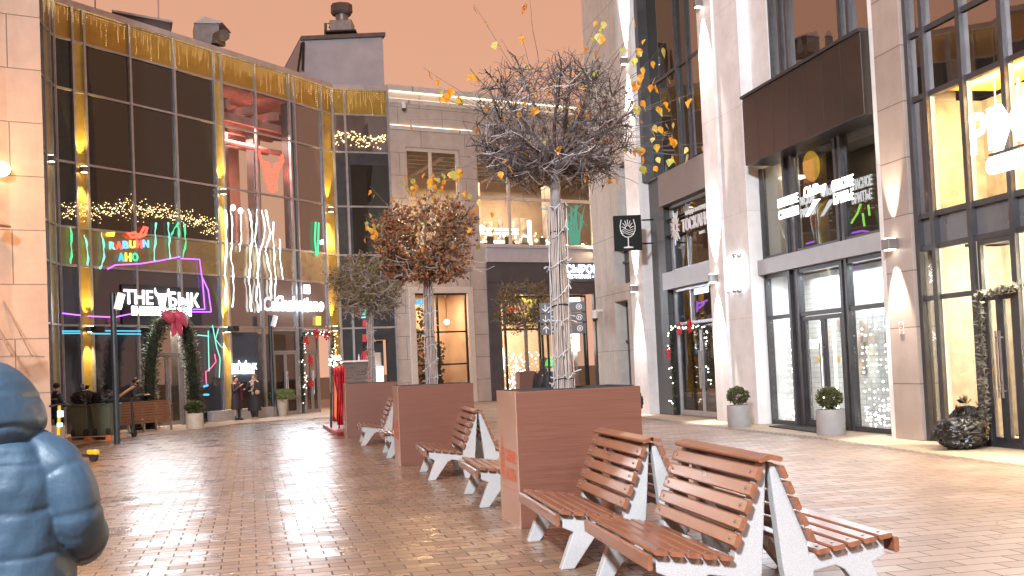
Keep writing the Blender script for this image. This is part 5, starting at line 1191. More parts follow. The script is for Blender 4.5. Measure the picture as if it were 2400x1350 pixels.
def heart(mb, c, dirn, side, L, fold=.15):
    """drooping pointed heart-shaped leaf from stalk point c, tip along dirn"""
    n = dirn.cross(side).normalized(); w = L*.42
    P = [c, c+dirn*L*.12+side*w*.75, c+dirn*L*.42+side*w+n*L*fold, c+dirn*L*.72+side*w*.5+n*L*fold*.6, c+dirn*L, c+dirn*L*.72-side*w*.5+n*L*fold*.6, c+dirn*L*.42-side*w+n*L*fold, c+dirn*L*.12-side*w*.75, c+dirn*L*.5]
    mb.add(P, [(0, 1, 8), (1, 2, 8), (2, 3, 8), (3, 4, 8), (4, 5, 8), (5, 6, 8), (6, 7, 8), (7, 0, 8)])
def rv3(r): 
    while True:
        v = V((r.uniform(-1, 1), r.uniform(-1, 1), r.uniform(-1, 1)))
        if .05 < v.length < 1: return v.normalized()
def ball_tree(loc, zt, R, H, seed, label, twig, pale, nmain=16, nsec=8, ntw=8, trunk_r=.05, wrap_top=None, wrap_r=.082, leaves=None, nleaf=0, leafsize=.05, sprays=0, spray_len=.6, lights=True, zbase=1.15, pale_n=0, tw_r=.0035, side_bias=None, leafshell=.55, leaf_s=.095, nshell=350, up=False):
    r = random.Random(seed); t = thing('ball_tree', label, 'tree', loc, 0, 'clipped round-headed trees in the planters')
    O = V((0, 0, zt)); C = O+Z*(H*.43)
    def inside(p):
        q = p-C; return ((math.hypot(q.x, q.y)/R)**3.2+(abs(q.z)/(H*.57))**3.2)**(1/3.2)
    m = MB(); m.tube([V((0, 0, zbase)), V((r.uniform(-.03, .03), r.uniform(-.03, .03), zt*.7)), O+Z*.12], [trunk_r*1.2, trunk_r, trunk_r*.9], 8); m.build('trunk', m_bark, t, smooth=60, local=True)
    # reed mat wrapped round the trunk
    if wrap_top:
        m = MB(); n = 26
        for k in range(n):
            an = 2*PI*k/n+r.uniform(-.08, .08); rr0 = wrap_r*r.uniform(.93, 1.12); rr1 = wrap_r*.80*r.uniform(.92, 1.1)
            an2 = an+r.uniform(-.15, .15)
            m.tube([V((rr0*math.cos(an), rr0*math.sin(an), zbase-.02)), V((.95*rr1*math.cos((an+an2)/2), .95*rr1*math.sin((an+an2)/2), (zbase+wrap_top)/2)), V((rr1*math.cos(an2), rr1*math.sin(an2), wrap_top+r.uniform(-.05, .04)))], wrap_r*.135, 5)
        m.build('reed_wrap', m_reed, t, smooth=50, local=True)
        m = MB()
        for zz in (zbase+.25, (zbase+wrap_top)/2, wrap_top-.25): 
            rr0 = wrap_r*1.12*(1-.2*(zz-zbase)/(wrap_top-zbase)); m.tube([V((rr0*math.cos(a/10*2*PI), rr0*math.sin(a/10*2*PI), zz+.01*math.sin(a))) for a in range(11)], .006, 4)
        m.build('tie_wire', m_rubber, t, local=True)
        if lights:
            m = MB(); turns = 7; pts = []
            for i in range(turns*12+1):
                f = i/(turns*12); an = 2*PI*turns*f; zz = zbase+(wrap_top+.1-zbase)*(f+.03*math.sin(f*23)); rr0 = wrap_r*1.2*(1-.2*f)+r.uniform(0, .012)
                pts.append(V((rr0*math.cos(an), rr0*math.sin(an), zz+r.uniform(-.03, .03))))
            m.tube(pts, .004, 4)
            for p in pts:
                if r.random() < .8:
                    e = (V((p.x, p.y, 0)).normalized()+V((0, 0, r.uniform(-1.2, 1.0)))+rv3(r)*.5).normalized()*r.uniform(.035, .075); m.tube([p, p+e], [.005, .007], 4)
            for k in range(7):
                a0 = r.uniform(0, 6.28); m.tube([V((wrap_r*1.2*math.cos(a0+j*.12), wrap_r*1.2*math.sin(a0+j*.12), zbase+(wrap_top-zbase)*j/9)) for j in range(10)], .004, 4)
            m.build('light_string', m_cable, t, local=True)
    br = MB(); tw = MB(); pw = MB(); ends = []
    def curve(p0, d0, L, n, wob, up):
        pts = [p0]; d = d0.copy()
        for i in range(n):
            d = (d+rv3(r)*wob+Z*up).normalized(); pts.append(pts[-1]+d*(L/n))
        return pts
    for k in range(nmain):
        az = 2*PI*(k+r.uniform(-.3, .3))*(.618*2) ; el = math.asin(min(.97, max(-.03, (k+.5)/nmain*1.02-.04)))
        d0 = V((math.cos(az)*math.cos(el), math.sin(az)*math.cos(el), math.sin(el))); L = .1
        while inside(O+d0*L) < .9 and L < 2: L += .04
        pts = curve(O+V((0, 0, r.uniform(-.02, .12))), d0, L, 6, .16, .02)
        br.tube(pts, [max(.005, trunk_r*.5*(1-.14*i)) for i in range(len(pts))], 5, caps=False)
        for j in range(nsec):
            i = min(len(pts)-2, int(1+(len(pts)-2)*r.random()**.55)); p0 = pts[i].lerp(pts[i+1], r.random()); d1 = ((pts[i+1]-pts[i]).normalized()+rv3(r)*.95).normalized()
            L2 = r.uniform(.18, .5)*R; p2 = curve(p0, d1, L2, 4, .35, .03)
            if inside(p2[-1]) > 1.06: p2 = p2[:3]
            br.tube(p2, [.009, .0075, .006, .005, .004][:len(p2)], 4, caps=False)
            for q in range(ntw):
                ii = r.randrange(0, len(p2)-1); p0 = p2[ii].lerp(p2[ii+1], r.random()); d2 = ((p0-C).normalized()*.5+rv3(r)).normalized()
                p3 = curve(p0, d2, r.uniform(.12, .36)*R, 3, .45, .05)
                if inside(p3[-1]) > 1.12: continue
                (tw if r.random() > pale else pw).tube(p3, [tw_r*1.2, tw_r, tw_r*.8, tw_r*.6], 3, caps=False); ends.append(p3[-1])
    for k in range(nshell):   # fine outer twigs that close the ball
        d0 = rv3(r); p0 = C.copy(); L = .05
        while inside(C+V((d0.x, d0.y, d0.z*.8))*L) < r.uniform(.62, .95): L += .03
        p0 = C+V((d0.x, d0.y, d0.z*.8))*L; tg = d0.cross(rv3(r)).normalized(); p3 = curve(p0, (tg+d0*r.uniform(-.1, .6)).normalized(), r.uniform(.16, .42)*R, 4, .35, .03)
        if inside(p3[-1]) > 1.13: p3 = p3[:3]
        (tw if r.random() > pale else pw).tube(p3, [tw_r*1.5, tw_r*1.2, tw_r, tw_r*.8, tw_r*.6][:len(p3)], 3, caps=False); ends.append(p3[-1])
    for k in range(pale_n):   # pale string wires straggling at the underside
        an = r.uniform(0, 2*PI); rr0 = R*r.uniform(.3, 1.0); p0 = C+V((rr0*math.cos(an), rr0*math.sin(an), -H*.56*math.sqrt(max(0, 1-(rr0/R)**4*.9))*r.uniform(.6, 1.0)))
        p3 = curve(p0, (V((-math.sin(an), math.cos(an), 0))+rv3(r)*.8).normalized(), r.uniform(.2, .55), 4, .5, 0)
        pw.tube(p3, tw_r*.9, 3, caps=False)
    br.build('crown', twig, t, local=True); tw.build('twigs', twig, t, local=True)
    if pw.v: pw.build('pale_twigs', m_twigpale, t, local=True)
    if leaves:
        lf = MB()
        for k in range(nleaf):
            p0 = r.choice(ends)+rv3(r)*.03
            if inside(p0) < leafshell and r.random() < .6: continue
            d2 = (rv3(r)-Z*.5).normalized(); heart(lf, p0, d2, d2.orthogonal().normalized(), leafsize*r.uniform(.6, 1.25), r.uniform(-.2, .3))
        lf.build('dry_leaves', leaves, t, local=True)
    if sprays:
        y1 = MB(); g1 = MB(); st = MB()
        for k in range(sprays):
            az = r.uniform(0, 2*PI) if side_bias is None or r.random() > .6 else r.choice(side_bias)+r.uniform(-.45, .45)
            el = r.choice((-.35, -.15, .0, .15, .3, .55, .95) if not up else (.0, .3, .6, .9, 1.2, 1.4))+r.uniform(-.15, .15)
            d0 = V((math.cos(az)*math.cos(el), math.sin(az)*math.cos(el), math.sin(el))); p0 = C.copy(); L = 0.1
            while inside(p0+d0*L) < .92: L += .03
            p0 = p0+d0*L; Ls = spray_len*r.uniform(.35, 1.1); pts = curve(p0, (d0+Z*.15).normalized(), Ls, 6, .10, .02)
            st.tube(pts, [.004, .0035, .003, .003, .0025, .002, .0015], 3, caps=False)
            for j in range(r.choice((1, 2, 2, 3))):
                ti = 6-1.3*j-r.random()*.6; ti = max(1, ti); p1 = pts[int(ti)].lerp(pts[min(6, int(ti)+1)], ti % 1); dr = (-Z*1.0+rv3(r)*.45).normalized(); sd = (rv3(r)-dr*0).cross(dr).normalized()
                st.tube([p1, p1+(rv3(r)*.4+d0*.3-Z*.3)*.045], .0012, 3, caps=False)
                heart(y1 if r.random() < .62 else g1, p1+dr*.03+rv3(r)*.02, dr, sd, leaf_s*r.uniform(.75, 1.3), r.uniform(-.15, .3))
        for k in range(sprays//2):   # leaves caught inside the crown
            p0 = C+rv3(r)*R*r.uniform(.4, .95); p0.z = C.z+(p0.z-C.z)*.65; dr = (-Z+rv3(r)*.35).normalized(); heart(y1 if r.random() < .75 else g1, p0, dr, rv3(r).cross(dr).normalized(), r.uniform(.08, .12), .2)
        st.build('long_shoots', twig, t, local=True); y1.build('yellow_leaves', m_lyel, t, local=True); g1.build('green_leaves', m_lgrn, t, local=True)
    return t
def tl(P, dx=0, dy=0): return V((P.location.x+dx, P.location.y+dy, 0))
ball_tree(tl(P1, -.02), 3.48, .82, 1.16, 11, 'nearest tall ball tree, almost bare dark twigs with big yellow leaves', m_twig, .10, nmain=34, nsec=7, ntw=6, trunk_r=.055, wrap_top=3.13, wrap_r=.088, leaves=m_lbrn, nleaf=110, leafsize=.05, sprays=50, spray_len=.74, pale_n=80, nshell=900, leaf_s=.09, side_bias=(0, PI, 0.4, -.4))
ball_tree(tl(P2), 3.16, .82, 1.34, 5, 'ball tree with dense rusty brown leaves and yellow shoots', m_twigol, .12, nmain=22, nsec=10, ntw=8, trunk_r=.05, wrap_top=3.05, wrap_r=.082, leaves=m_lbrn, nleaf=3300, leafsize=.072, sprays=46, spray_len=.5, up=True, pale_n=60, tw_r=.005, side_bias=(PI, 2.8, .4))
ball_tree(tl(P3, .05), 3.12, .95, 1.30, 9, 'ball tree with fine olive twigs rising beside the red hanging cloth', m_twigol, .35, nmain=22, nsec=10, ntw=8, trunk_r=.05, wrap_top=3.05, wrap_r=.075, leaves=m_lolv, nleaf=3000, leafsize=.055, pale_n=150, tw_r=.006)
ball_tree(tl(P4), 2.95, 1.0, 1.6, 21, 'small distant ball tree with olive twigs before the yellow star light', m_twigol, .15, nmain=16, nsec=7, ntw=6, trunk_r=.045, wrap_top=2.8, wrap_r=.07, leaves=m_lolv, nleaf=2000, leafsize=.075, pale_n=40, tw_r=.007, lights=False)

# ================================================================== street things
def pole(x, y, h, label, hdx):
    q = zp(x, y); q.z = 0; t = thing('lamp_post', label, 'lamp post', q)
    m = MB(); m.tube([q, q+Z*h], .075, 12); m.build('pole', m_pole, t, smooth=50)
    m = MB(); m.box(q.x-.15, q.x+.15, q.y-.15, q.y+.15, 0, .015)
    for sx in (-.11, .11):
        for sy in (-.11, .11): m.tube([V((q.x+sx, q.y+sy, .015)), V((q.x+sx, q.y+sy, .05))], .018, 6)
    m.build('base_plate', m_ducting, t)
    c = q+V((hdx, -.02, h-.22)); tilt = V((.30, 0, 1)).normalized(); rt = V((1, 0, -.30)).normalized()
    m = MB(); m.obox(c, rt, V((0, 1, 0)), tilt, .07, .09, .22); m.build('lamp_head', m_signwht, t, bevel=.012)
    m = MB(); m.obox(c-rt*.072+V((.0, 0, 0))+rt*.147, rt, V((0, 1, 0)), tilt, .004, .07, .19); m.build('lens', m_e_cool, t)
    m = MB(); m.tube([q+Z*(h-.06), q+V((hdx, 0, h-.02))], .02, 6); m.build('arm', m_pole, t)
    return c
HEADS = [pole(275, 1043, 3.87, 'dark lamp post standing beside the green bins', .17), pole(641, 977, 3.94, 'dark lamp post standing in front of the potted fern', .16)]
# wooden bench seen from behind
q0 = zp(268, 1021); q1 = zp(410, 1006); bd = (q1-q0); bl = bd.length; bd.normalize(); bn = V((bd.y, -bd.x, 0))
if bn.dot(CP-q0) < 0: bn = -bn
t = thing('park_bench', 'long varnished slatted bench seen from behind beside the green bins', 'bench', (q0+q1)/2)
BWl = Wall(q0, q1); m = MB()
for k in range(8): z = .28+.082*k; m.wbox(BWl, 0, bl, z, z+.068, -.13-.10*k/8-.03, -.13-.10*k/8)
m.wbox(BWl, 0, bl, .935, .965, -.27, -.20); m.build('backrest', m_wood2, t)
m = MB()
for k in range(4): m.wbox(BWl, 0, bl, .43, .46, -.34-.10*k-.085, -.34-.10*k)
m.build('seat', m_wood2, t)
for a in (.03, bl/2, bl-.09):
    m = MB(); m.wbox(BWl, a, a+.05, 0, .27, -.12, -.06); m.wbox(BWl, a, a+.05, 0, .42, -.72, -.66); m.wbox(BWl, a, a+.05, .38, .42, -.66, -.12); m.build('leg', m_steel, t)
# bins on a pallet
q0 = zp(157, 1037); q1 = zp(268, 1033); q1 = q0+(q1-q0).normalized()*1.30; BN = Wall(q0, q1)
t = thing('pallet', 'low wooden pallet with orange corners under the green bins', 'pallet', (q0+q1)/2)
m = MB()
for k in range(5): m.wbox(BN, 0, 1.3, .12, .145, -.15-.19*k-.11, -.19*k-.04)
for a in (0, .6, 1.18):
    m.wbox(BN, a, a+.12, .025, .12, -.9, -.03)
m.wbox(BN, 0, 1.3, 0, .025, -.14, -.03); m.build('boards', m_pallet, t)
m = MB(); m.wbox(BN, 1.16, 1.31, .02, .16, -.03, .0); m.wbox(BN, .52, .68, .03, .12, -.03, 0); m.build('corner_clip', m_orange, t)
def bin_(a, label):
    t = thing('wheelie_bin', label, 'bin', BN.p(a+.29, .145, -.45), group='green wheelie bins on the pallet'); z0 = .146
    m = MB(); R = []
    for z, hw, d0, d1 in ((0, .21, -.68, -.16), (.05, .22, -.70, -.14), (.80, .275, -.78, -.06), (.82, .29, -.80, -.04), (.87, .29, -.80, -.04)):
        R.append([BN.p(a+.29-hw, z0+z, d1), BN.p(a+.29+hw, z0+z, d1), BN.p(a+.29+hw, z0+z, d0), BN.p(a+.29-hw, z0+z, d0)])
    m.rings(R); m.build('body', m_bin, t, bevel=.015)
    m = MB(); m.wbox(BN, a+.10, a+.48, z0+.86, z0+.89, -.05, .0); m.build('handle', m_bin, t)
    for s in (.08, .46):
        m = MB(); c = BN.p(a+s, z0+.10, -.12); m.tube([c, c+BN.u*.06], .10, 14); m.build('wheel', m_rubber, t, smooth=40)
bin_(.02, 'left green wheelie bin heaped with a black bag'); bin_(.68, 'green wheelie bin nearer the dark lamp post')
def bagmesh(c, rx, ry, rz, seed):
    from mathutils import noise as NZ
    o_ = V((seed*3.7, seed*1.3, seed*.7)); r = random.Random(seed); dirs = [(rv3(r), rv3(r)) for _ in range(3)]
    def fn(d):
        q = 1+.16*NZ.noise(d*1.7+o_)
        for k, (a, b) in enumerate(dirs):
            u = V((d.dot(a)*(3.2+k), d.dot(b)*(9+3*k), d.z*2)); q -= .085*max(0, 1-abs(NZ.noise(u+o_)*3.2))**2
        q += .035*NZ.noise(d*7+o_)
        if d.z > .5: q *= 1-(d.z-.5)*.45
        if d.z < -.5: q *= 1.08
        return q
    m = MB(); m.ball(c, rx, ry, rz, 84, 56, fn); return m
def knot(mb, c, s, seed):
    r = random.Random(seed)
    for k in range(7):
        d = (V((r.uniform(-1, 1), r.uniform(-1, 1), r.uniform(.3, 1.2)))).normalized(); sd = d.orthogonal().normalized()*s*.35
        mb.add([c, c+d*s*.6+sd, c+d*s+sd*.3+rv3(r)*s*.1, c+d*s*.65-sd], [(0, 1, 2), (0, 2, 3)])
for a, lab, sd, k in ((.31, 'shiny black rubbish bag bulging out of the left bin', 3, 1.0), (.97, 'crumpled black rubbish bag bulging out of the bin by the lamp post', 8, .92)):
    c = BN.p(a, 1.015, -.42); m = bagmesh(c+Z*.17*k, .36, .36, .30*k, sd); knot(m, c+Z*.40*k, .2, sd); o = m.build('rubbish_bag', m_bag, smooth=75); setp(o, lab, 'rubbish bag')
# pot with bush by the arch, other pots
def bush(t, c, rx, rz, n, leaf, size, seed, spike=False, stem=True):
    r = random.Random(seed); m = MB()
    for k in range(n):
        d = rv3(r); rad = r.uniform(.35, 1.0)**.5; p0 = c+V((d.x*rx*rad, d.y*rx*rad, d.z*rz*rad)); e = (d+rv3(r)*.7+Z*.35).normalized(); s_ = e.orthogonal().normalized()
        s_ = (s_*math.cos(k)+e.cross(s_)*math.sin(k))*size*(.16 if spike else .32); L = size*r.uniform(.7, 1.4)
        m.add([p0-s_*.4, p0+e*L*.5+s_, p0+e*L, p0+e*L*.5-s_], [(0, 1, 2, 3)])
    m.build('foliage', leaf, t)
    if stem:
        m = MB()
        for k in range(6): d = rv3(r); m.tube([c-Z*rz*1.05, c-Z*rz*.4+d*rx*.25, c+d*rx*.7], [.018, .012, .005], 5)
        m.build('stems', m_twig, t)
def round_pot(x0, x1, yb, h, label, mat, taper=1.0, bl='plant', leaf=m_bush, bh=.34, br2=.30, n=800, size=.07, spike=False, group=None):
    f = zp((x0+x1)/2, yb); r = (x1-x0)/2*f.y/F; c = V((f.x, f.y+r*.9, 0)); t = thing('potted_shrub', label, 'potted plant', c, group=group)
    m = MB(); m.lathe(c, [(r*taper, 0), (r*taper*1.01, .02), (r, h-.015), (r*.985, h), (r*.90, h), (r*.88, h-.06)], 32); m.build('pot', mat, t, smooth=40)
    m = MB(); m.lathe(c, [(r*.90, h-.058), (r*.9, h-.05)], 20); m.build('soil', m_soil, t)
    bush(t, c+Z*(h+bh*.62), br2, bh*.52, n, leaf, size, int(x0), spike); return t, c, r
round_pot(1711, 1765, 1002, .48, 'round grey pot with small bush by the nearer white pilaster', m_pot, 1.0, bh=.33, br2=.215, n=1000, size=.06)
round_pot(1924, 1990, 1021, .48, 'round grey pot with small bush before the barber shop doors', m_pot, 1.0, bh=.33, br2=.225, n=1100, size=.058)
round_pot(432, 472, 1006, .50, 'beige pot with low bush at the right foot of the leafy arch', m_potb, 1.0, bh=.30, br2=.26, n=900, size=.09)
round_pot(519, 548, 983, .48, 'small beige pot with pale bedding plant left of the two people in long coats', m_potb, 1.0, bh=.22, br2=.22, n=500, size=.09, leaf=m_fern)
t, c, r = round_pot(646, 673, 975, .66, 'tall tapered stone pot overflowing with a pale green fern', m_potb, .72, bh=.3, br2=.3, n=200, size=.1, leaf=m_fern)
m = MB(); rr_ = random.Random(4)
for k in range(120):
    an = rr_.uniform(0, 6.28); d = V((math.cos(an), math.sin(an), 0)); L = rr_.uniform(.35, .75); pts = [c+Z*.66+d*.05, c+Z*(.66+rr_.uniform(.15, .40))+d*L*.5, c+Z*(.66+rr_.uniform(-.15, .30))+d*L]
    for i in range(9):
        f = .25+.75*i/9; p = pts[0].lerp(pts[1], f*2) if f < .5 else pts[1].lerp(pts[2], f*2-1)
        for s_ in (-1, 1): sd = V((-d.y, d.x, 0))*s_*.11*(1-.5*f); m.add([p, p+sd*.6+d*.05+Z*.015, p+sd+d*.02-Z*.03, p+d*.06], [(0, 1, 2, 3)])
m.build('fronds', m_fern, t)
# leafy arch over the restaurant door
WAf = WA.off(.9); t = thing('leafy_arch', 'clipped evergreen arch over the restaurant door', 'arch', WAf.p(WA.sx(412, 990), 0))
apts = [(352, 985), (350, 930), (352, 860), (360, 800), (376, 757), (398, 738), (420, 742), (436, 775), (446, 830), (454, 900), (462, 985)]
P = [WA.p(*WA.px(x, y, .9), .9) for x, y in apts]; P[0].z = 0; P[-1].z = 0
m = MB(); rr_ = random.Random(12)
for i in range(len(P)-1):
    seg = (P[i+1]-P[i]).length; n = int(seg*420)
    for k in range(n):
        c = P[i].lerp(P[i+1], rr_.random()); d = rv3(rr_); e = (d+Z*.3).normalized(); p0 = c+d*rr_.uniform(.10, .30); s_ = e.orthogonal().normalized()*.03
        m.add([p0-s_, p0+s_, p0+e*.13], [(0, 1, 2)])
m.build('foliage', m_thuja, t)
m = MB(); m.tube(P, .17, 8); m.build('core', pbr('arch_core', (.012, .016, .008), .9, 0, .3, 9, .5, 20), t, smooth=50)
bw = thing('ribbon_bow', 'huge pink-red ribbon bow on top of the leafy arch', 'bow', WA.p(*WA.px(408, 745, 1.2), 1.2))
def ppt(x, y, d=1.25): return WA.p(*WA.px(x, y, d), d)
def cloth(name, rows, parent, mat):
    m = MB(); nn = len(rows[0])
    R = [[ppt(*q) for q in r_] for r_ in rows]
    for r_ in R: m.v += r_
    for i in range(len(R)-1):
        for j in range(nn-1): a = i*nn+j; m.f.append((a, a+1, a+nn+1, a+nn))
    o = m.build(name, mat, parent, smooth=80); s_ = o.modifiers.new('t', 'SOLIDIFY'); s_.thickness = .02; sb_ = o.modifiers.new('s', 'SUBSURF'); sb_.levels = 1; sb_.render_levels = 1; return o
cloth('loop', [[(374, 733, 1.2), (384, 728, 1.35), (400, 728, 1.45), (410, 733, 1.3)], [(380, 745, 1.3), (392, 742, 1.55), (404, 740, 1.5), (412, 740, 1.35)], [(392, 757, 1.3), (400, 760, 1.45), (408, 755, 1.5), (414, 748, 1.35)]], bw, m_pinkcloth)
cloth('loop', [[(405, 730, 1.3), (420, 727, 1.45), (434, 733, 1.4), (442, 746, 1.25)], [(406, 738, 1.35), (422, 738, 1.6), (436, 745, 1.55), (441, 756, 1.3)], [(412, 748, 1.35), (422, 756, 1.45), (432, 766, 1.45), (438, 772, 1.25)]], bw, m_pinkcloth)
cloth('tail', [[(404, 738, 1.4), (414, 740, 1.42)], [(399, 758, 1.45), (414, 760, 1.35)], [(400, 780, 1.40), (416, 777, 1.5)], [(402, 793, 1.4), (412, 786, 1.45)]], bw, m_pinkcloth)
cloth('tail', [[(412, 740, 1.42), (424, 744, 1.4)], [(410, 760, 1.5), (428, 762, 1.4)], [(414, 778, 1.45), (429, 776, 1.55)], [(420, 789, 1.4), (428, 790, 1.45)]], bw, m_pinkcloth)
# red swing with hanging cloth
qs = zp(781, 1015); t = thing('cloth_swing', 'red hanging cloths on a slim frame over a red wooden base', 'swing', V((qs.x, qs.y, 0)))
sc_ = qs.y/F; b = [zp(757, 1003), zp(790, 1023), zp(806, 1021), zp(806, 1008), zp(775, 1001)]
m = MB(); m.prism([lift(p, .0) for p in b], Z*.10); m.build('base', pbr('red_paint', (.42, .05, .05), .4, 0, .1, 6), t, bevel=.01)
Yq = qs.y
def sp(x, y, dy=0): return dp(x, y, Yq+dy)
m = MB(); m.tube([sp(776, 1003), sp(778, 838)], .02, 6); m.tube([sp(795, 1005, .2), sp(796, 838, .2)], .02, 6); m.tube([sp(772, 848), sp(802, 846, .2)], .02, 6); m.tube([sp(776, 920), sp(776, 1000)], .03, 6); m.build('frame', m_rubber, t, smooth=50)
for k, (x0, x1, yt, yb, mt) in enumerate(((780, 793, 862, 988, m_redcloth), (793, 806, 858, 996, m_redcloth))):
    m = MB(); R = []
    for i in range(9):
        f = i/8; R.append([sp(x0+(x1-x0)*(j/8)+(1.5*math.sin(f*3+k)), yt+(yb-yt)*f, .10+.07*math.sin(j*1.9+f*2+k)) for j in range(9)])
    m.rings(R, close=False, caps=False); o = m.build('cloth', mt, t, smooth=80); o.modifiers.new('t', 'SOLIDIFY').thickness = .015
m = MB(); m.prism([sp(784, 890, -.02), sp(790, 925, -.02), sp(789, 985, -.02), sp(784, 975, -.02)], V((0, -.02, 0))); m.build('orange_panel', m_orange, t)
m = MB()
for k in range(26): m.octa(sp(rnd.uniform(772, 800), rnd.uniform(832, 860), rnd.uniform(-.1, .2)), .03)
m.build('lights', m_e_beadw, t)
# kiosk bar with bottles and white cabinet
qk = dp(835, 930, 33); t = thing('wooden_bar', 'weathered plank bar counter with red trim behind the planter by the red cloth', 'bar counter', V((qk.x, qk.y, 0)))
def kp(x, y, dy=0): return dp(x, y, 33+dy)
m = MB(); a_, b_ = kp(802, 848), kp(868, 845); x0, x1 = a_.x, b_.x
m_plank = woodmat('weathered_plank', (.06, .045, .04), (.17, .13, .11), .7, 0, 0)
for k in range(5): m.box(x0, x1, 33, 33.8, .02+.37*k, .38+.37*k)
m.build('front', m_plank, t); m = MB(); m.box(x0-.08, x1+.08, 32.9, 33.9, 1.88, 1.93); m.build('counter', m_coping, t)
m = MB(); m.box(x0+.08, x0+.10, 32.97, 32.995, 1.0, 1.75); m.box(x1-.10, x1-.08, 32.97, 32.995, 1.0, 1.75); m.build('red_trim', m_redcloth, t)
for xx, h, mt, lab in ((x1-.18, .26, m_redcloth, 'red box standing on the plank bar beside the trunk'), (x1-.20, .55, m_redcloth, '')):
    if lab: m = MB(); m.box(xx-.07, xx+.07, 33.2, 33.34, 1.93, 1.93+h); o = m.build('box', mt, bevel=.01); setp(o, lab, 'box')
for k in range(3):
    xx = x0+.46+.09*k; m = MB(); m.lathe((xx, 33.3, 1.93), [(.03, 0), (.032, .1), (.012, .15), (.012, .19)], 10); o = m.build('bottle', m_redcloth if k else m_signwht, smooth=50); setp(o, 'small bottle standing on the plank bar counter', 'bottle', 'small bottles on the plank bar')
rl = thing('red_lanterns', 'red lanterns stacked down a post by the olive ball tree', 'lantern', kp(856, 850, .5))
m = MB()
for y in (758, 793, 832): c = kp(857, y, .6); m.box(c.x-.09, c.x+.09, c.y-.09, c.y+.09, c.z-.12, c.z+.12)
m.build('shade', m_redcloth, rl, bevel=.02); m = MB(); m.tube([kp(861, 750, .65), kp(863, 845, .65)], .025, 6); m.build('post', m_signwht, rl)
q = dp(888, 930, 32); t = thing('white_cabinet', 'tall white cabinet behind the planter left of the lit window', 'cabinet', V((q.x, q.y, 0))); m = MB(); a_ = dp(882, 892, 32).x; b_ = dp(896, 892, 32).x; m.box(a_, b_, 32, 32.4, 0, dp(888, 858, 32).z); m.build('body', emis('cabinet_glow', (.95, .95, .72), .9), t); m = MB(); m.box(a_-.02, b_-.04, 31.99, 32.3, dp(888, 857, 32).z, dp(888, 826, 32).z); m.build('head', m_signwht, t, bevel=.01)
# wayfinding sign
t = thing('wayfinding_sign', 'dark wayfinding sign of three stacked plates with white arrows behind the wrapped trunk', 'sign', V((dp(1310, 900, 17).x, 17, 0)))
Y = 17.0; l0 = dp(1267, 785, Y); l1 = dp(1375, 779, Y); WG = Wall(l0, l1); zz = lambda y: dp(1300, y, Y).z
m = MB(); ga = 0; gb_ = WG.L; plates = [(zz(784), zz(760)), (zz(757), zz(735)), (zz(733), zz(709))]
for z0_, z1_ in plates: m.wbox(WG, 0, gb_, z0_, z1_, -.05, 0)
m.build('plate', m_signdk, t, bevel=.004)
m = MB()
for a in (.01, .095): m.wbox(WG, a, a+.035, 0, zz(784)+.3, -.12, -.052)
m.wbox(WG, gb_-.05, gb_-.015, 0, zz(709), -.12, -.052); m.build('leg', m_signblk, t)
m = MB()
for (z0_, z1_), up, l1_, l2_ in zip(plates, (1, -1, -1), ('ТУАЛЕТ', 'ФУД-КОРТ', 'КОЛЕСО'), ('WC / 卫生间', 'Food court', 'ОБОЗРЕНИЯ')):
    zc = (z0_+z1_)/2; h = (z1_-z0_); s_ = up
    m.wbox(WG, .085, .092, zc-h*.34, zc+h*.34, .001, .006)
    for k in (-1, 1): m.bar(WG.p(.0885, zc+s_*h*.34, .004), WG.p(.0885+k*.045, zc+s_*h*.05, .004), .008, .004, up=WG.n)
    wall_text(m, WG, l1_, .17, .36, zc+h*.06, zc+h*.28, .004, .003, .01); wall_text(m, WG, l2_, .17, .36, zc-h*.30, zc-h*.10, .004, .003, .01)
    m.rings([[WG.p(gb_-.10+r*math.cos(2*PI*k/22), zc+r*math.sin(2*PI*k/22), d) for k in range(22)] for r, d in ((.044, .002), (.044, .006), (.038, .006), (.038, .002))], caps=False)
    for k in (-1, 1): m.wbox(WG, gb_-.10+k*.012-.004, gb_-.10+k*.012+.004, zc-.022, zc+.022, .001, .005)
m.build('lettering', m_signwht, t)
# rubbish bags by the bright door, right
q = zp(2280, 1056); sc = q.y/F
c = V((q.x-.02, q.y+.30, .27)); m = bagmesh(c, .40, .34, .29, 31); knot(m, c+V((-.05, 0, .24)), .16, 2); o = m.build('rubbish_bag', m_bag, smooth=75); setp(o, 'large black rubbish bag slumped on the paving at right', 'rubbish bag')
c2_ = V((q.x+.20, q.y+.62, .36)); m = bagmesh(c2_, .30, .26, .36, 44); knot(m, c2_+V((0, 0, .30)), .15, 5); knot(m, c2_+V((.16, -.1, .22)), .15, 6); o = m.build('rubbish_bag', m_bag, smooth=75); setp(o, 'taller black rubbish bag with knotted ears leaning by the bright glass', 'rubbish bag')
# tarpaulin / dark heap and cafe clutter behind the nearest planter
q = dp(1447, 905, 26); m = bagmesh(V((q.x, 26, .53)), .60, .42, .56, 77); o = m.build('covered_heap', m_blackc, smooth=75); setp(o, 'black covered heap beside the recessed cream wall', 'covered heap')
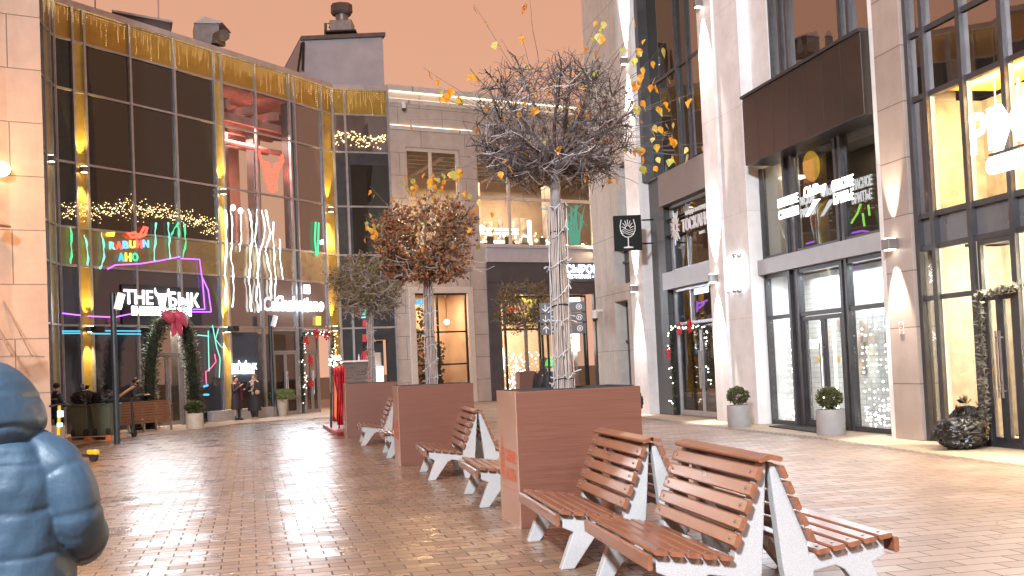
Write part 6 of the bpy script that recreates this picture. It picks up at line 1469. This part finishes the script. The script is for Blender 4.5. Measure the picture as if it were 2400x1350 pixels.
# scooters
def scooter(P0, ang, label, bodymat, h=1.15, L=1.0):
    t = thing('kick_scooter', label, 'scooter', P0, ang)
    m = MB(); m.box(-L*.42, L*.38, -.085, .085, .11, .16); m.build('deck', m_rubber, t, local=True, bevel=.02)
    for x, nm in ((-.50*L, 'wheel'), (.50*L, 'wheel')):
        w = MB(); w.tube([V((x, -.03, .11)), V((x, .03, .11))], .11, 16); w.build('wheel', m_rubber, t, smooth=40, local=True)
    m = MB(); m.tube([V((.50*L, 0, .12)), V((.47*L, 0, .32)), V((.40*L, 0, h))], [.035, .04, .032], 8); m.tube([V((.38*L, 0, .14)), V((.47*L, 0, .30))], .04, 8); m.build('stem', bodymat, t, smooth=50, local=True)
    m = MB(); m.tube([V((.38*L, -.26, h)), V((.40*L, 0, h+.02)), V((.38*L, .26, h))], .018, 6); m.build('handlebar', m_rubber, t, smooth=50, local=True)
    m = MB()
    for s_ in (-1, 1): m.tube([V((.38*L, s_*.17, h)), V((.38*L, s_*.27, h))], .025, 8)
    m.build('grip', m_rubber, t, local=True)
    R = [[V((-.50*L+(.135+e)*math.cos(PI*(.1+.8*i/6)), s_*.05, .11+(.135+e)*math.sin(PI*(.1+.8*i/6)))) for s_ in (-1, 1)] for i in range(7) for e in (0,)]
    m = MB(); m.rings(R, close=False, caps=False); o = m.build('mudguard', bodymat, t, local=True); o.modifiers.new('t', 'SOLIDIFY').thickness = .03
    return t
q = zp(178, 1083); ts = scooter(V((q.x-.05, q.y+.1, 0)), math.radians(155), 'yellow shared scooter parked behind the blue jacket', m_yellow, 1.16)
m = MB(); m.box(.34, .42, -.05, .05, .92, 1.05); m.box(.37, .44, -.05, .05, .72, .80); m.build('display', emis('scooter_lamp', (.45, 1, .85), 1.2), ts, local=True, bevel=.01)
m = MB(); m.tube([V((.465, 0, .36)), V((.45, 0, .52))], .045, 8); m.build('reflector_band', m_orange, ts, local=True)
m = MB(); m.box(-.62, -.36, -.06, .06, .14, .24); m.build('rear_housing', m_yellow, ts, local=True, bevel=.03)
q = zp(287, 1028); scooter(V((q.x, q.y+.2, 0)), math.radians(75), 'black scooter standing right behind the lamp post by the bins', m_rubber, 1.1, .9)

# scattered litter specks on the slabs
lm = MB(); rr_ = random.Random(99)
for k in range(90):
    a = rr_.uniform(-3.2, 5.2); d = rr_.uniform(5.5, 22); c = V((a*d/12, d, .003)); an = rr_.uniform(0, 6.28); u = V((math.cos(an), math.sin(an), 0)); v = V((-u.y, u.x, 0)); s_ = rr_.uniform(.008, .022)
    lm.add([c-u*s_-v*s_*.4, c+u*s_-v*s_*.5+Z*.004, c+u*s_*.8+v*s_*.5+Z*.008, c-u*s_*.7+v*s_*.6+Z*.002], [(0, 1, 2, 3)])
o = lm.build('litter', pbr('litter_scraps', (.55, .47, .38), .8, 0, .5, 3), base=(0, 0, 0)); setp(o, kind='stuff')
# ================================================================== people
import bmesh
def skin_mesh(name, V_, E_, R_, mat, loc, rz, sub=1):
    me = bpy.data.meshes.new(name); bm = bmesh.new(); sk = bm.verts.layers.skin.verify(); vs = []
    for i, (p, r) in enumerate(zip(V_, R_)):
        v = bm.verts.new(p); v[sk].radius = (r, r); v[sk].use_root = (i == 0); vs.append(v)
    for a, b in E_: bm.edges.new((vs[a], vs[b]))
    bm.to_mesh(me); bm.free(); me.materials.append(mat); o = link(bpy.data.objects.new(name, me)); o.location = loc; o.rotation_euler = (0, 0, rz)
    m = o.modifiers.new('skin', 'SKIN'); m.use_smooth_shade = True; s = o.modifiers.new('sub', 'SUBSURF'); s.levels = sub; s.render_levels = sub
    obj_from_modifiers(o); o.data.shade_smooth()
    ROOT[o.name] = (MX.Translation(V(loc)) @ MX.Rotation(rz, 4, 'Z')).inverted(); return o
def body(loc, rz, label, h=1.68, pose=None, headturn=0.0, skin=None):
    """standing person facing -y in its own frame; pose gives elbows / hands / feet"""
    p = dict(elL=(.25, 0, 1.10), haL=(.25, -.10, .86), elR=(-.25, 0, 1.10), haR=(-.25, -.10, .86), ftL=(.10, 0, .07), ftR=(-.10, 0, .07), knL=(.10, -.02, .50), knR=(-.10, -.02, .50))
    if pose: p.update(pose)
    s = h/1.72; VV = []; EE = []; RR = []
    def a(q, r, par=None):
        VV.append(V(q)*s); RR.append(r*s); i = len(VV)-1
        if par is not None: EE.append((par, i))
        return i
    pel = a((0, 0, .95), .115); sp1 = a((0, 0, 1.12), .115, pel); ch = a((0, 0, 1.30), .13, sp1); ne = a((0, .01, 1.46), .055, ch); h0 = a((0, -.005, 1.55), .075, ne); h1 = a((0, -.005, 1.66), .075, h0)
    hd = V((math.sin(headturn), -math.cos(headturn), 0)); a(V((0, -.005, 1.585))+hd*.10, .016, h0)
    for sx, el, ha in ((1, p['elL'], p['haL']), (-1, p['elR'], p['haR'])):
        sh = a((sx*.17, 0, 1.39), .065, ch); e = a(el, .045, sh); w = a(ha, .03, e)
        d = (V(ha)-V(el)).normalized(); pm = a(V(ha)+d*.07, .028, w); sd = d.cross(V((0, 0, 1)) if abs(d.z) < .8 else V((0, 1, 0))).normalized(); cur = d.cross(sd)
        for k, L in enumerate((.075, .085, .08, .062)):
            b = V(ha)+d*.085+sd*(-.027+.018*k); f1 = a(b+d*L*.5+cur*.006, .0085, pm); a(b+d*L*.9+cur*.028, .007, f1)
        th = a(V(ha)+d*.04+sd*-.045, .010, w); a(V(ha)+d*.085+sd*-.055+cur*.01, .008, th)
    for sx, kn, ft in ((1, p['knL'], p['ftL']), (-1, p['knR'], p['ftR'])):
        hp = a((sx*.09, 0, .88), .095, pel); k = a(kn, .062, hp); f = a(ft, .042, k); a(V(ft)+V((0, -.13, -.03)), .036, f)
    o = skin_mesh('person', VV, EE, RR, skin or m_skin, loc, rz); setp(o, label, 'person')
    # eyes and mouth
    m = MB(); pr = V((-hd.y, hd.x, 0))
    for k in (-1, 1): m.ball((V((0, -.005, 1.61))+hd*.072+pr*.03*k)*s, .011*s, nu=6, nv=4)
    m.ball((V((0, -.005, 1.545))+hd*.076)*s, .016*s, .012*s, .007*s, nu=6, nv=4); m.build('face', m_hairb, o, local=True)
    return o, s
def loft(m, rows, n=18, wr=0.0, seed=0):
    r = random.Random(seed); ph = [r.uniform(0, 6.28) for _ in range(6)]
    R = []
    for z, rx, ry, cx, cy in rows:
        R.append([V((cx+rx*math.cos(2*PI*k/n)*(1+wr*math.sin(5*2*PI*k/n+ph[0]+z*3)), cy+ry*math.sin(2*PI*k/n)*(1+wr*math.sin(4*2*PI*k/n+ph[1]+z*5)), z)) for k in range(n)])
    m.rings(R)
def sleeve(m, pts, rad): m.tube(pts, rad, 10)
def hairmesh(o, s, col, long=.0, hd=0.0, back=None):
    m = MB(); c = V((0, .012, 1.635))*s
    d = V((math.sin(hd), -math.cos(hd), 0))
    def fn(q): return .62 if (q.dot(d) > .55 and q.z < .45) else 1.0
    m.ball(c-d*.012*s, .098*s, .105*s, .098*s, 16, 12, fn)
    if long:
        R = []
        for i in range(6):
            f = i/5; z = (1.66-f*long)*s; w = (.085+.03*math.sin(f*2.6))*s
            R.append([c*0+V((0, 0, z))-d*(.05+.02*f)*s+V((-d.y, d.x, 0))*w*math.cos(2*PI*k/12)-d*.055*s*math.sin(2*PI*k/12)*(1-.3*f) for k in range(12)])
        m.rings(R)
    return m.build('hair', col, o, smooth=60, local=True)
def boots(o, s, pose, mat, hgt=.30):
    m = MB()
    for f in (pose.get('ftL', (.10, 0, .07)), pose.get('ftR', (-.10, 0, .07))):
        f = V(f); m.tube([V((f.x, f.y, hgt))*s, V((f.x, f.y, .08))*s], [.058*s, .052*s], 10); m.tube([V((f.x, f.y+.06, .045))*s, V((f.x, f.y-.09, .042))*s, V((f.x, f.y-.19, .032))*s], [.048*s, .046*s, .028*s], 8)
    m.build('boots', mat, o, smooth=50, local=True)
def trousers(o, s, pose, mat):
    m = MB()
    for sx, k, f in ((1, 'knL', 'ftL'), (-1, 'knR', 'ftR')):
        kn = V(pose.get(k, (sx*.10, -.02, .50))); ft = V(pose.get(f, (sx*.10, 0, .07))); m.tube([V((sx*.085, 0, .95))*s, kn*s, (ft+V((0, 0, .02)))*s], [.125*s, .085*s, .065*s], 10)
    m.build('trousers', mat, o, smooth=50, local=True)
def coat(o, s, pose, mat, zbot, hem=.27, name='coat', puff=0.0, fur=False):
    m = MB(); z0 = zbot
    rows = [(z0*s, hem*s, hem*.75*s, 0, 0), ((z0+.02)*s, hem*1.01*s, hem*.76*s, 0, 0), ((z0*.5+.5)*s, .235*s, .18*s, 0, 0), (1.02*s, .20*s, .155*s, 0, 0), (1.2*s, .205*s, .16*s, 0, 0), (1.34*s, .205*s, .145*s, 0, .0), (1.42*s, .15*s, .12*s, 0, .01), (1.49*s, .085*s, .085*s, 0, .012)]
    if puff:
        rr_ = []
        zz_ = [z0+(1.40-z0)*i/28 for i in range(29)]
        import bisect
        zs = [r[0]/s for r in rows]
        for z in zz_:
            i = min(max(1, bisect.bisect(zs, z)), len(rows)-1); f = (z-zs[i-1])/(zs[i]-zs[i-1]); a_, b_ = rows[i-1], rows[i]; k = 1+puff*(abs(math.sin(PI*z/.11))-.5)
            rr_.append((z*s, (a_[1]+(b_[1]-a_[1])*f)*k, (a_[2]+(b_[2]-a_[2])*f)*k, 0, 0))
        rows = rr_+rows[-2:]
    loft(m, rows, 20, .03, 3)
    for sx, el, ha in ((1, 'elL', 'haL'), (-1, 'elR', 'haR')):
        e = V(pose.get(el, (sx*.25, 0, 1.10))); h = V(pose.get(ha, (sx*.25, -.10, .86))); S_ = V((sx*.165, 0, 1.385)); pts = [S_, S_.lerp(e, .5)+V((sx*.01, 0, 0)), e, e.lerp(h, .5), e.lerp(h, .97)]
        m.tube([q*s for q in pts], [.085*s, .082*s, .07*s, .06*s, .05*s], 10)
    return m.build(name, mat, o, smooth=60, local=True)
# --- woman left
q = zp(556, 985); q.z = 0
pz = dict(elL=(.20, -.12, 1.08), haL=(.05, -.33, 1.16), elR=(-.22, -.10, 1.10), haR=(-.10, -.28, 1.30), ftL=(.08, -.04, .07), ftR=(-.09, .04, .07))
o, s = body(q, math.radians(62), 'person in long dark plum coat and wine scarf holding a phone by the window sign', 1.66, pz)
coat(o, s, pz, m_plum, .42, .25); hairmesh(o, s, m_hairb, .36); boots(o, s, pz, m_blackc, .42)
m = MB(); m.rings([[V((.10*math.cos(2*PI*k/12)*w, .02+.095*math.sin(2*PI*k/12)*w, z))*s for k in range(12)] for z, w in ((1.42, 1.35), (1.47, 1.25), (1.52, .9))]); m.prism([V((.02, -.17, 1.42))*s, V((.10, -.18, 1.40))*s, V((.12, -.20, .78))*s, V((.03, -.20, .76))*s], V((0, -.02, 0))); m.build('scarf', m_scarf, o, local=True)
m = MB(); m.obox(V((.03, -.42, 1.19))*s, V((1, 0, 0)), V((0, 1, 0)), Z, .035, .05, .008); m.build('phone', m_rubber, o, local=True)
# --- woman right
q = zp(598, 983); q.z = 0
pz = dict(elL=(.23, -.08, 1.12), haL=(.02, -.24, 1.10), elR=(-.22, -.10, 1.12), haR=(.00, -.26, 1.28), ftL=(.07, -.05, .07), ftR=(-.08, .02, .07))
o, s = body(q, math.radians(-8), 'person in long black coat and tan scarf with handbag, facing the plaza', 1.70, pz, -.25)
coat(o, s, pz, m_blackc, .33, .26); hairmesh(o, s, m_hairl, .40, -.25); boots(o, s, pz, m_skin, .10); trousers(o, s, pz, m_blackc)
m = MB(); m.rings([[V((.10*math.cos(2*PI*k/12)*w, .02+.095*math.sin(2*PI*k/12)*w, z))*s for k in range(12)] for z, w in ((1.41, 1.4), (1.46, 1.2), (1.51, .9))]); m.prism([V((-.07, -.16, 1.43))*s, V((.07, -.16, 1.43))*s, V((.05, -.19, .95))*s, V((-.02, -.19, .93))*s], V((0, -.02, 0))); m.build('scarf', m_strap, o, local=True)
m = MB(); m.ball(V((.20, -.20, 1.02))*s, .10*s, .06*s, .09*s, 10, 8); m.build('handbag', m_strap, o, smooth=50, local=True)
# --- man and girl behind the bench
def stand(x, yb, Y): q = dp(x, yb, Y); q.z = 0; return q
pz = dict(elL=(.24, -.10, 1.12), haL=(.10, -.34, 1.15), elR=(-.24, -.10, 1.12), haR=(-.06, -.34, 1.15))
o, s = body(stand(322, 990, 36.6), math.radians(75), 'person in dark quilted jacket looking down beyond the park bench', 1.72, pz, .2)
coat(o, s, pz, m_olivec, .80, .23, 'jacket', .10); hairmesh(o, s, m_hairb, 0, .2); trousers(o, s, pz, m_navy); boots(o, s, pz, m_blackc, .2)
m = MB(); m.ball(V((-.015, -.055, 1.545))*s, .055*s, .05*s, .05*s, 10, 8); m.build('beard', m_hairb, o, smooth=60, local=True)
m = MB(); m.ball(V((0, .13, 1.44))*s, .14*s, .09*s, .09*s, 12, 8); m.build('hood', m_olivec, o, smooth=60, local=True)
pz = dict(elL=(.23, -.06, 1.12), haL=(.12, -.26, 1.12), elR=(-.23, -.06, 1.12), haR=(-.12, -.26, 1.12))
o, s = body(stand(355, 988, 37.2), math.radians(178), 'person in beige fur coat seen from behind over the park bench', 1.56, pz)
coat(o, s, pz, m_fur, .62, .27, 'fur_coat'); hairmesh(o, s, m_hairl, .50); trousers(o, s, pz, m_blackc); boots(o, s, pz, m_blackc, .3)
m = MB(); m.tube([dp(264, 940, 35.6), dp(313, 906, 36.2)], .045, 8); o = m.build('wooden_shaft', m_pallet, smooth=50); setp(o, 'slanting wooden shaft between the lamp post and the quilted jacket', 'pole')
# --- figure by the tan corner
pz = dict(elL=(.25, -.12, 1.14), haL=(.14, -.30, 1.0), elR=(-.24, -.10, 1.10), haR=(-.16, -.30, 1.02))
o, s = body(stand(136, 1020, 33.0), math.radians(125), 'person in dark work jacket and black cap standing left of the bins', 1.64, pz)
coat(o, s, pz, m_navy, .62, .25, 'jacket'); trousers(o, s, pz, m_blackc); boots(o, s, pz, m_blackc, .25)
m = MB(); m.ball(V((0, .0, 1.655))*s, .105*s, .11*s, .09*s, 14, 10); m.build('cap', m_blackc, o, smooth=60, local=True)
m = MB(); m.rings([[V((.215*math.cos(2*PI*k/20), .165*math.sin(2*PI*k/20), z))*s for k in range(20)] for z in (1.22, 1.26)], caps=False); m.build('reflective_stripe', m_strap, o, local=True)
# --- green hat person and companion
pz = dict(elL=(.27, -.04, 1.12), haL=(.20, -.25, 1.02), elR=(-.27, -.04, 1.12), haR=(-.20, -.25, 1.02))
o, s = body(stand(1293, 930, 23.0), math.radians(200), 'person in neon green knitted hat and black coat with tan shoulder strap', 1.62, pz, .3)
coat(o, s, pz, m_blackc, .70, .27, 'coat'); trousers(o, s, pz, m_blackc); boots(o, s, pz, m_blackc, .2)
m = MB(); m.ball(V((0, .005, 1.66))*s, .112*s, .118*s, .115*s, 16, 10); m.lathe(V((0, .005, 1.60))*s, [(.108*s, 0), (.118*s, .01), (.118*s, .05*s), (.108*s, .06*s)], 16); m.ball(V((.0, .03, 1.77))*s, .05*s, nu=8, nv=6); m.build('hat', m_green, o, smooth=60, local=True)
m = MB(); m.rings([[V((-.13+.34*f, .165+.02*math.sin(f*3), 1.43-.55*f))*s, V((-.09+.34*f, .165+.02*math.sin(f*3), 1.44-.55*f))*s] for f in [i/6 for i in range(7)]], close=False, caps=False); so_ = m.build('strap', m_strap, o, local=True); so_.modifiers.new('t', 'SOLIDIFY').thickness = .03
pz = {}
o, s = body(stand(1281, 930, 24.2), math.radians(160), 'person in black standing close behind the neon green hat', 1.70, pz)
coat(o, s, pz, m_blackc, .75, .24, 'coat'); hairmesh(o, s, m_hairb, .15); trousers(o, s, pz, m_blackc); boots(o, s, pz, m_blackc, .2)
# --- foreground person in the blue puffer
FX = (-42-1200)/2600*3.3; q = V((FX, 3.3, 0))
pz = dict(elL=(.255, -.04, 1.21), haL=(.15, -.24, 1.13), elR=(-.255, -.04, 1.21), haR=(-.15, -.24, 1.13))
FP, s = body(q, PI, 'person in hooded blue puffer jacket seen from behind at left edge', 1.60, pz)
FP_T = ROOT[FP.name].inverted()
def puffy(name, build, vox=.006, sm=1):
    m = MB(); build(m); o = m.build(name, m_jacket, FP, local=True)
    r = o.modifiers.new('r', 'REMESH'); r.mode = 'VOXEL'; r.voxel_size = vox; r.use_smooth_shade = True
    k = o.modifiers.new('s', 'SMOOTH'); k.iterations = sm; k.factor = .5
    obj_from_modifiers(o); o.data.shade_smooth(); return o
# local frame: facing -y, the person's right side is -x; after the half turn the camera-right side is local -x
def seam(z, lines, w=.012, dep=.06):
    dep *= .45; w *= .62
    k = 1.0
    for L in lines: k -= dep*math.exp(-((z-L)/w)**2)
    return k
TS = (1.335, 1.20, 1.075, .95, .82, .70); 
def jk(m):
    prof = [(.55, .255, .20), (.75, .25, .195), (.95, .245, .19), (1.05, .238, .185), (1.15, .235, .18), (1.25, .23, .175), (1.32, .222, .165), (1.37, .195, .150), (1.41, .150, .130), (1.46, .11, .115)]
    R = []; n = 56; N = 90
    for i in range(N+1):
        z = .55+(1.46-.55)*i/N
        for j in range(len(prof)-1):
            if prof[j][0] <= z <= prof[j+1][0]: break
        f = (z-prof[j][0])/(prof[j+1][0]-prof[j][0]); f = f*f*(3-2*f); rx = prof[j][1]+(prof[j+1][1]-prof[j][1])*f; ry = prof[j][2]+(prof[j+1][2]-prof[j][2])*f
        row = []
        for k in range(n):
            an = 2*PI*k/n; zz = z+.008*math.sin(3*an+1); kk = seam(zz, TS, .010, .075)*(1+.012*math.sin(PI*((zz-1.075)/.1275))**2) + .006*math.sin(9*an+z*31)+.005*math.sin(14*an-z*47)
            e = .86; c_, s_ = math.cos(an), math.sin(an)
            row.append(V((rx*kk*math.copysign(abs(c_)**e, c_), ry*kk*math.copysign(abs(s_)**e, s_), z)))
        R.append(row)
    m.rings(R)
    for sx in (-1, 1):
        path = [V((sx*.05, .0, 1.405)), V((sx*.13, 0, 1.372)), V((sx*.205, 0, 1.322)), V((sx*.243, .0, 1.24)), V((sx*.254, -.005, 1.17)), V((sx*.247, -.03, 1.125)), V((sx*.235, -.10, 1.095)), V((sx*.20, -.20, 1.06)), V((sx*.16, -.28, 1.03))]
        fine = []
        for i in range(len(path)-1):
            for t_ in range(10): fine.append(path[i].lerp(path[i+1], t_/10))
        fine.append(path[-1])
        for _ in range(4): fine = [fine[0]]+[(fine[i-1]+fine[i]*2+fine[i+1])/4 for i in range(1, len(fine)-1)]+[fine[-1]]
        Ls = [0]
        for i in range(1, len(fine)): Ls.append(Ls[-1]+(fine[i]-fine[i-1]).length)
        rad = []
        for L in Ls:
            b = .062+.026*min(1, L/.22); b = b if L < .46 else .088-.03*(L-.46)/.25
            rad.append(.93*b*seam(L, (.20, .325, .44, .56), .010, .16)*(1+.018*math.sin(PI*(L-.085)/.11)**2))
        m.tube(fine, rad, 24)
jo = puffy('jacket', jk)
def hd_(m):
    prof = [(1.385, .150, .145), (1.42, .172, .165), (1.455, .178, .178), (1.49, .168, .178), (1.53, .152, .172), (1.57, .128, .155), (1.60, .100, .128), (1.625, .066, .085), (1.64, .02, .03)]
    R = []; n = 48; N = 60
    for i in range(N+1):
        z = 1.385+(1.64-1.385)*i/N
        for j in range(len(prof)-1):
            if prof[j][0] <= z <= prof[j+1][0]+1e-6: break
        f = (z-prof[j][0])/(prof[j+1][0]-prof[j][0]); rx = prof[j][1]+(prof[j+1][1]-prof[j][1])*f; ry = prof[j][2]+(prof[j+1][2]-prof[j][2])*f
        row = []
        for k in range(n):
            an = 2*PI*k/n; zz = z+.012*math.sin(2*an+.6)+.006*math.sin(7*an); kk = seam(zz, (1.43, 1.53), .010, .10); da = abs(((an-PI/2+.25+PI) % (2*PI))-PI); kk -= .03*math.exp(-(da/.06)**2)
            kk += .010*math.sin(8*an+z*40); row.append(V((rx*kk*math.cos(an), .01+ry*kk*math.sin(an), z)))
        R.append(row)
    m.rings(R)
puffy('hood', hd_)
trousers(FP, s, pz, m_navy); boots(FP, s, pz, m_blackc, .25)
# ================================================================== lights
def lamp(kind, name, loc, power, col, **kw):
    l = bpy.data.lights.new(name, kind); l.energy = power; l.color = col
    for k, v in kw.items(): setattr(l, k, v)
    o = link(bpy.data.objects.new(name, l)); o.location = loc; return o
def aim(o, d): o.rotation_euler = V(d).to_track_quat('-Z', 'Y').to_euler()
def spot(name, loc, d, power, col, ang=60, blend=.6, rad=.03):
    o = lamp('SPOT', name, loc, power, col, spot_size=math.radians(ang), spot_blend=blend, shadow_soft_size=rad); aim(o, d); return o
def area(name, loc, d, power, col, sx, sy, spread=180):
    o = lamp('AREA', name, loc, power, col, shape='RECTANGLE', size=sx, size_y=sy, spread=math.radians(spread)); aim(o, d); return o
for p, w, col in LAMPS:
    spot('wall_spot', p+Z*.13+w.n*.02, Z+w.n*-.12, 380, col, 46); spot('wall_spot', p-Z*.13+w.n*.02, -Z+w.n*-.12, 330, (1, .70, .30), 46)
for p in WLAMPS[:4]:
    spot('wall_spot', p+Z*.12+W.n*.03, Z-W.n*.10, 650, (1, .90, .85), 44); spot('wall_spot', p-Z*.12+W.n*.03, -Z-W.n*.10, 650, (1, .90, .85), 44)
p = WLAMPS[4]; spot('wall_spot', p+Z*.12+W.n*.05, Z-W.n*.10, 330, (1, .84, .66), 40); spot('wall_spot', p-Z*.12+W.n*.05, -Z-W.n*.10, 380, (1, .88, .74), 50)
lamp('POINT', 'neon_light', WA.p(*WA.px(642, 400, -.5), -.5), 40, (1, .12, .08), shadow_soft_size=.3)
for p in LAMPS2: lamp('POINT', 'wall_lamp_light', p, 60, (1, .66, .32), shadow_soft_size=.1)
lamp('POINT', 'amber_lamp_light', AMB, 220, (1, .52, .20), shadow_soft_size=.15)
lamp('POINT', 'canopy_lamp_light', dp(60, 700, 22.0), 110, (1, .55, .24), shadow_soft_size=.3)
for c in HEADS:
    spot('flood', c+V((.14, -.05, -.05)), V((.55, -.35, -.75)), 40, (.92, .96, 1), 120, .8, .1)
# interior lamps
def roomlight(w, a, z, d, power, col, sx, sy, name='room_light'):
    o = area(name, w.p(a, z, d), -Z, power, col, sx, sy); yv = Z.cross(w.u)
    o.rotation_euler = MX(((w.u.x, yv.x, 0), (w.u.y, yv.y, 0), (0, 0, 1))).to_euler(); return o
roomlight(WA, (aA[6]+WA.L)/2, 11.4, -2.0, 420, (1, .55, .45), 2.5, 3.0)
roomlight(WSn, 8.0, zr1-.75, -3.6, 560, (1, .76, .52), 7.5, 5.0)
roomlight(WSn, 2.2, zr1-.75, -3.6, 150, (1, .74, .48), 3.0, 5.0)
roomlight(WSn, (G1[0]+G1[1])/2, G1[3]+.1, -1.4, 130, (1, .70, .42), 1.6, 1.2)
roomlight(WSn, (SH[0]+SH[1])/2, SH[3]+.1, -2.4, 420, (1, .80, .58), 4.0, 3.0)
roomlight(W, (b0+b1)/2, 3.2, gd-.45, 55, (.92, .97, 1), 4.5, .6)
roomlight(W, (b0+b1)/2, 5.9, gd-1, 60, (1, .72, .45), 3, 1)
def washlight(a, z, d, power, col, sx, sy):
    o = area('room_light', W.p(a, z, d), -W.n-Z*1.0, power, col, sx, sy); zv = (W.n+Z*1.0).normalized(); xv = W.u; yv = zv.cross(xv)
    o.rotation_euler = MX(((xv.x, yv.x, zv.x), (xv.y, yv.y, zv.y), (xv.z, yv.z, zv.z))).to_euler(); return o
washlight(WL+4.2, 5.60, -.30, 1100, (1, .80, .45), 6.4, .2)
washlight(WL+4.2, 3.12, -.35, 1000, (1, .90, .70), 6.4, .2)
roomlight(WB, WB.L*.6, 3.3, -1.5, 60, (1, .85, .65), 2, 1.4)
roomlight(WA, (aA[3]+aA[4])/2+.4, 3.35, -.8, 200, (1, .80, .6), 1.4, .8)
# light spilling out of shop fronts on to the plaza and from the signs
lb = area('sign_spill', W.p(W.sx(1728, 640, .1), 4.0, .15), W.n-Z*.15, 110, (.75, .86, 1), .5, .9)
area('sign_spill', WA.p(*WA.px(380, 700, .3), .3), WA.n-Z*.4, 110, (.92, .96, 1), 3.0, .8)
area('sign_spill', WS.p(WS.sx(700, 715), WS.px(700, 715)[1], .15), WS.n-Z*.4, 130, (.82, .91, 1), 2.6, .6)
area('sign_spill', W.p(*W.px(1920, 470, gd+.35), gd+.35), W.n-Z*.3, 60, (.88, .94, 1), 4.0, .8)
area('sign_spill', W.p(*W.px(2385, 330, .3), .3), W.n-Z*.3, 60, (1, .95, .88), 2.2, 1.2)
# fill lights added out of view behind the viewpoint, with masts to carry them
POSTS = []
def fill_post(x, y, h, label):
    o = thing('added_fill_mast', label, 'lamp post', (x, y, 0)); m = MB(); m.tube([V((x, y, 0)), V((x, y, h))], .08, 10); m.build('pole', m_pole, o, smooth=50)
    m = MB(); m.box(x-.25, x+.25, y-.1, y+.1, h, h+.18); m.build('lamp_head', m_rubber, o, bevel=.01); m = MB(); m.box(x-.2, x+.2, y+.101, y+.11, h+.03, h+.15); m.build('lens', m_e_cool, o)
fill_post(6.5, -10.0, 12.0, 'added unseen fill light mast behind the viewpoint towards the right wing'); fill_post(-5.0, -9.0, 13.0, 'added unseen fill light mast behind the viewpoint towards the tan building')
spot('flood', V((6.4, -9.7, 12.05)), V((-.12, 1.0, -.30)), FILL_R, (.82, .91, 1.0), 120, .5, 1.2)
spot('flood', V((-5, -8.7, 13.05)), V((.02, 1.0, -.26)), FILL_L, (.82, .91, 1), 120, .5, 1.2)  # main neutral fill for facades and plaza, added out of view
# ================================================================== sky and camera
wd = bpy.data.worlds.new('World'); SC.world = wd; wd.use_nodes = True; nt = wd.node_tree; nt.nodes.clear(); L = nt.links
out = nd(nt, 'ShaderNodeOutputWorld'); bg = nd(nt, 'ShaderNodeBackground'); tc = nd(nt, 'ShaderNodeTexCoord'); sp_ = nd(nt, 'ShaderNodeSeparateXYZ'); L.new(tc.outputs['Generated'], sp_.inputs[0])
nz = nd(nt, 'ShaderNodeTexNoise'); nz.inputs['Scale'].default_value = 1.6; nz.inputs['Detail'].default_value = 4; L.new(tc.outputs['Generated'], nz.inputs['Vector'])
f = mth(nt, 'ADD', sp_.outputs['Z'], mth(nt, 'MULTIPLY', mth(nt, 'SUBTRACT', nz.outputs['Fac'], .5), .25))
cr = nd(nt, 'ShaderNodeValToRGB'); cr.color_ramp.elements[0].position = .0; cr.color_ramp.elements[0].color = (.72, .385, .255, 1); cr.color_ramp.elements[1].position = .6; cr.color_ramp.elements[1].color = (.60, .295, .185, 1)
L.new(f, cr.inputs[0]); L.new(cr.outputs[0], bg.inputs['Color']); bg.inputs['Strength'].default_value = SKY; L.new(bg.outputs[0], out.inputs[0])
cam = bpy.data.cameras.new('Camera'); co = link(bpy.data.objects.new('Camera', cam)); co.location = CP; co.rotation_euler = CAMR.to_euler()
cam.sensor_width = 36; cam.lens = 39.0; cam.shift_y = (PY-675)/2400; cam.clip_end = 2000; cam.clip_start = .05; SC.camera = co
SC.view_settings.view_transform = 'Standard'; SC.view_settings.look = 'None'; SC.view_settings.exposure = EXPO; SC.view_settings.gamma = 1
SC.cycles.use_denoising = True; SC.cycles.max_bounces = 7; SC.cycles.diffuse_bounces = 3; SC.cycles.glossy_bounces = 4; SC.cycles.transparent_max_bounces = 12; SC.cycles.transmission_bounces = 4
SC.cycles.sample_clamp_indirect = 4.0; SC.cycles.caustics_reflective = False; SC.cycles.caustics_refractive = False
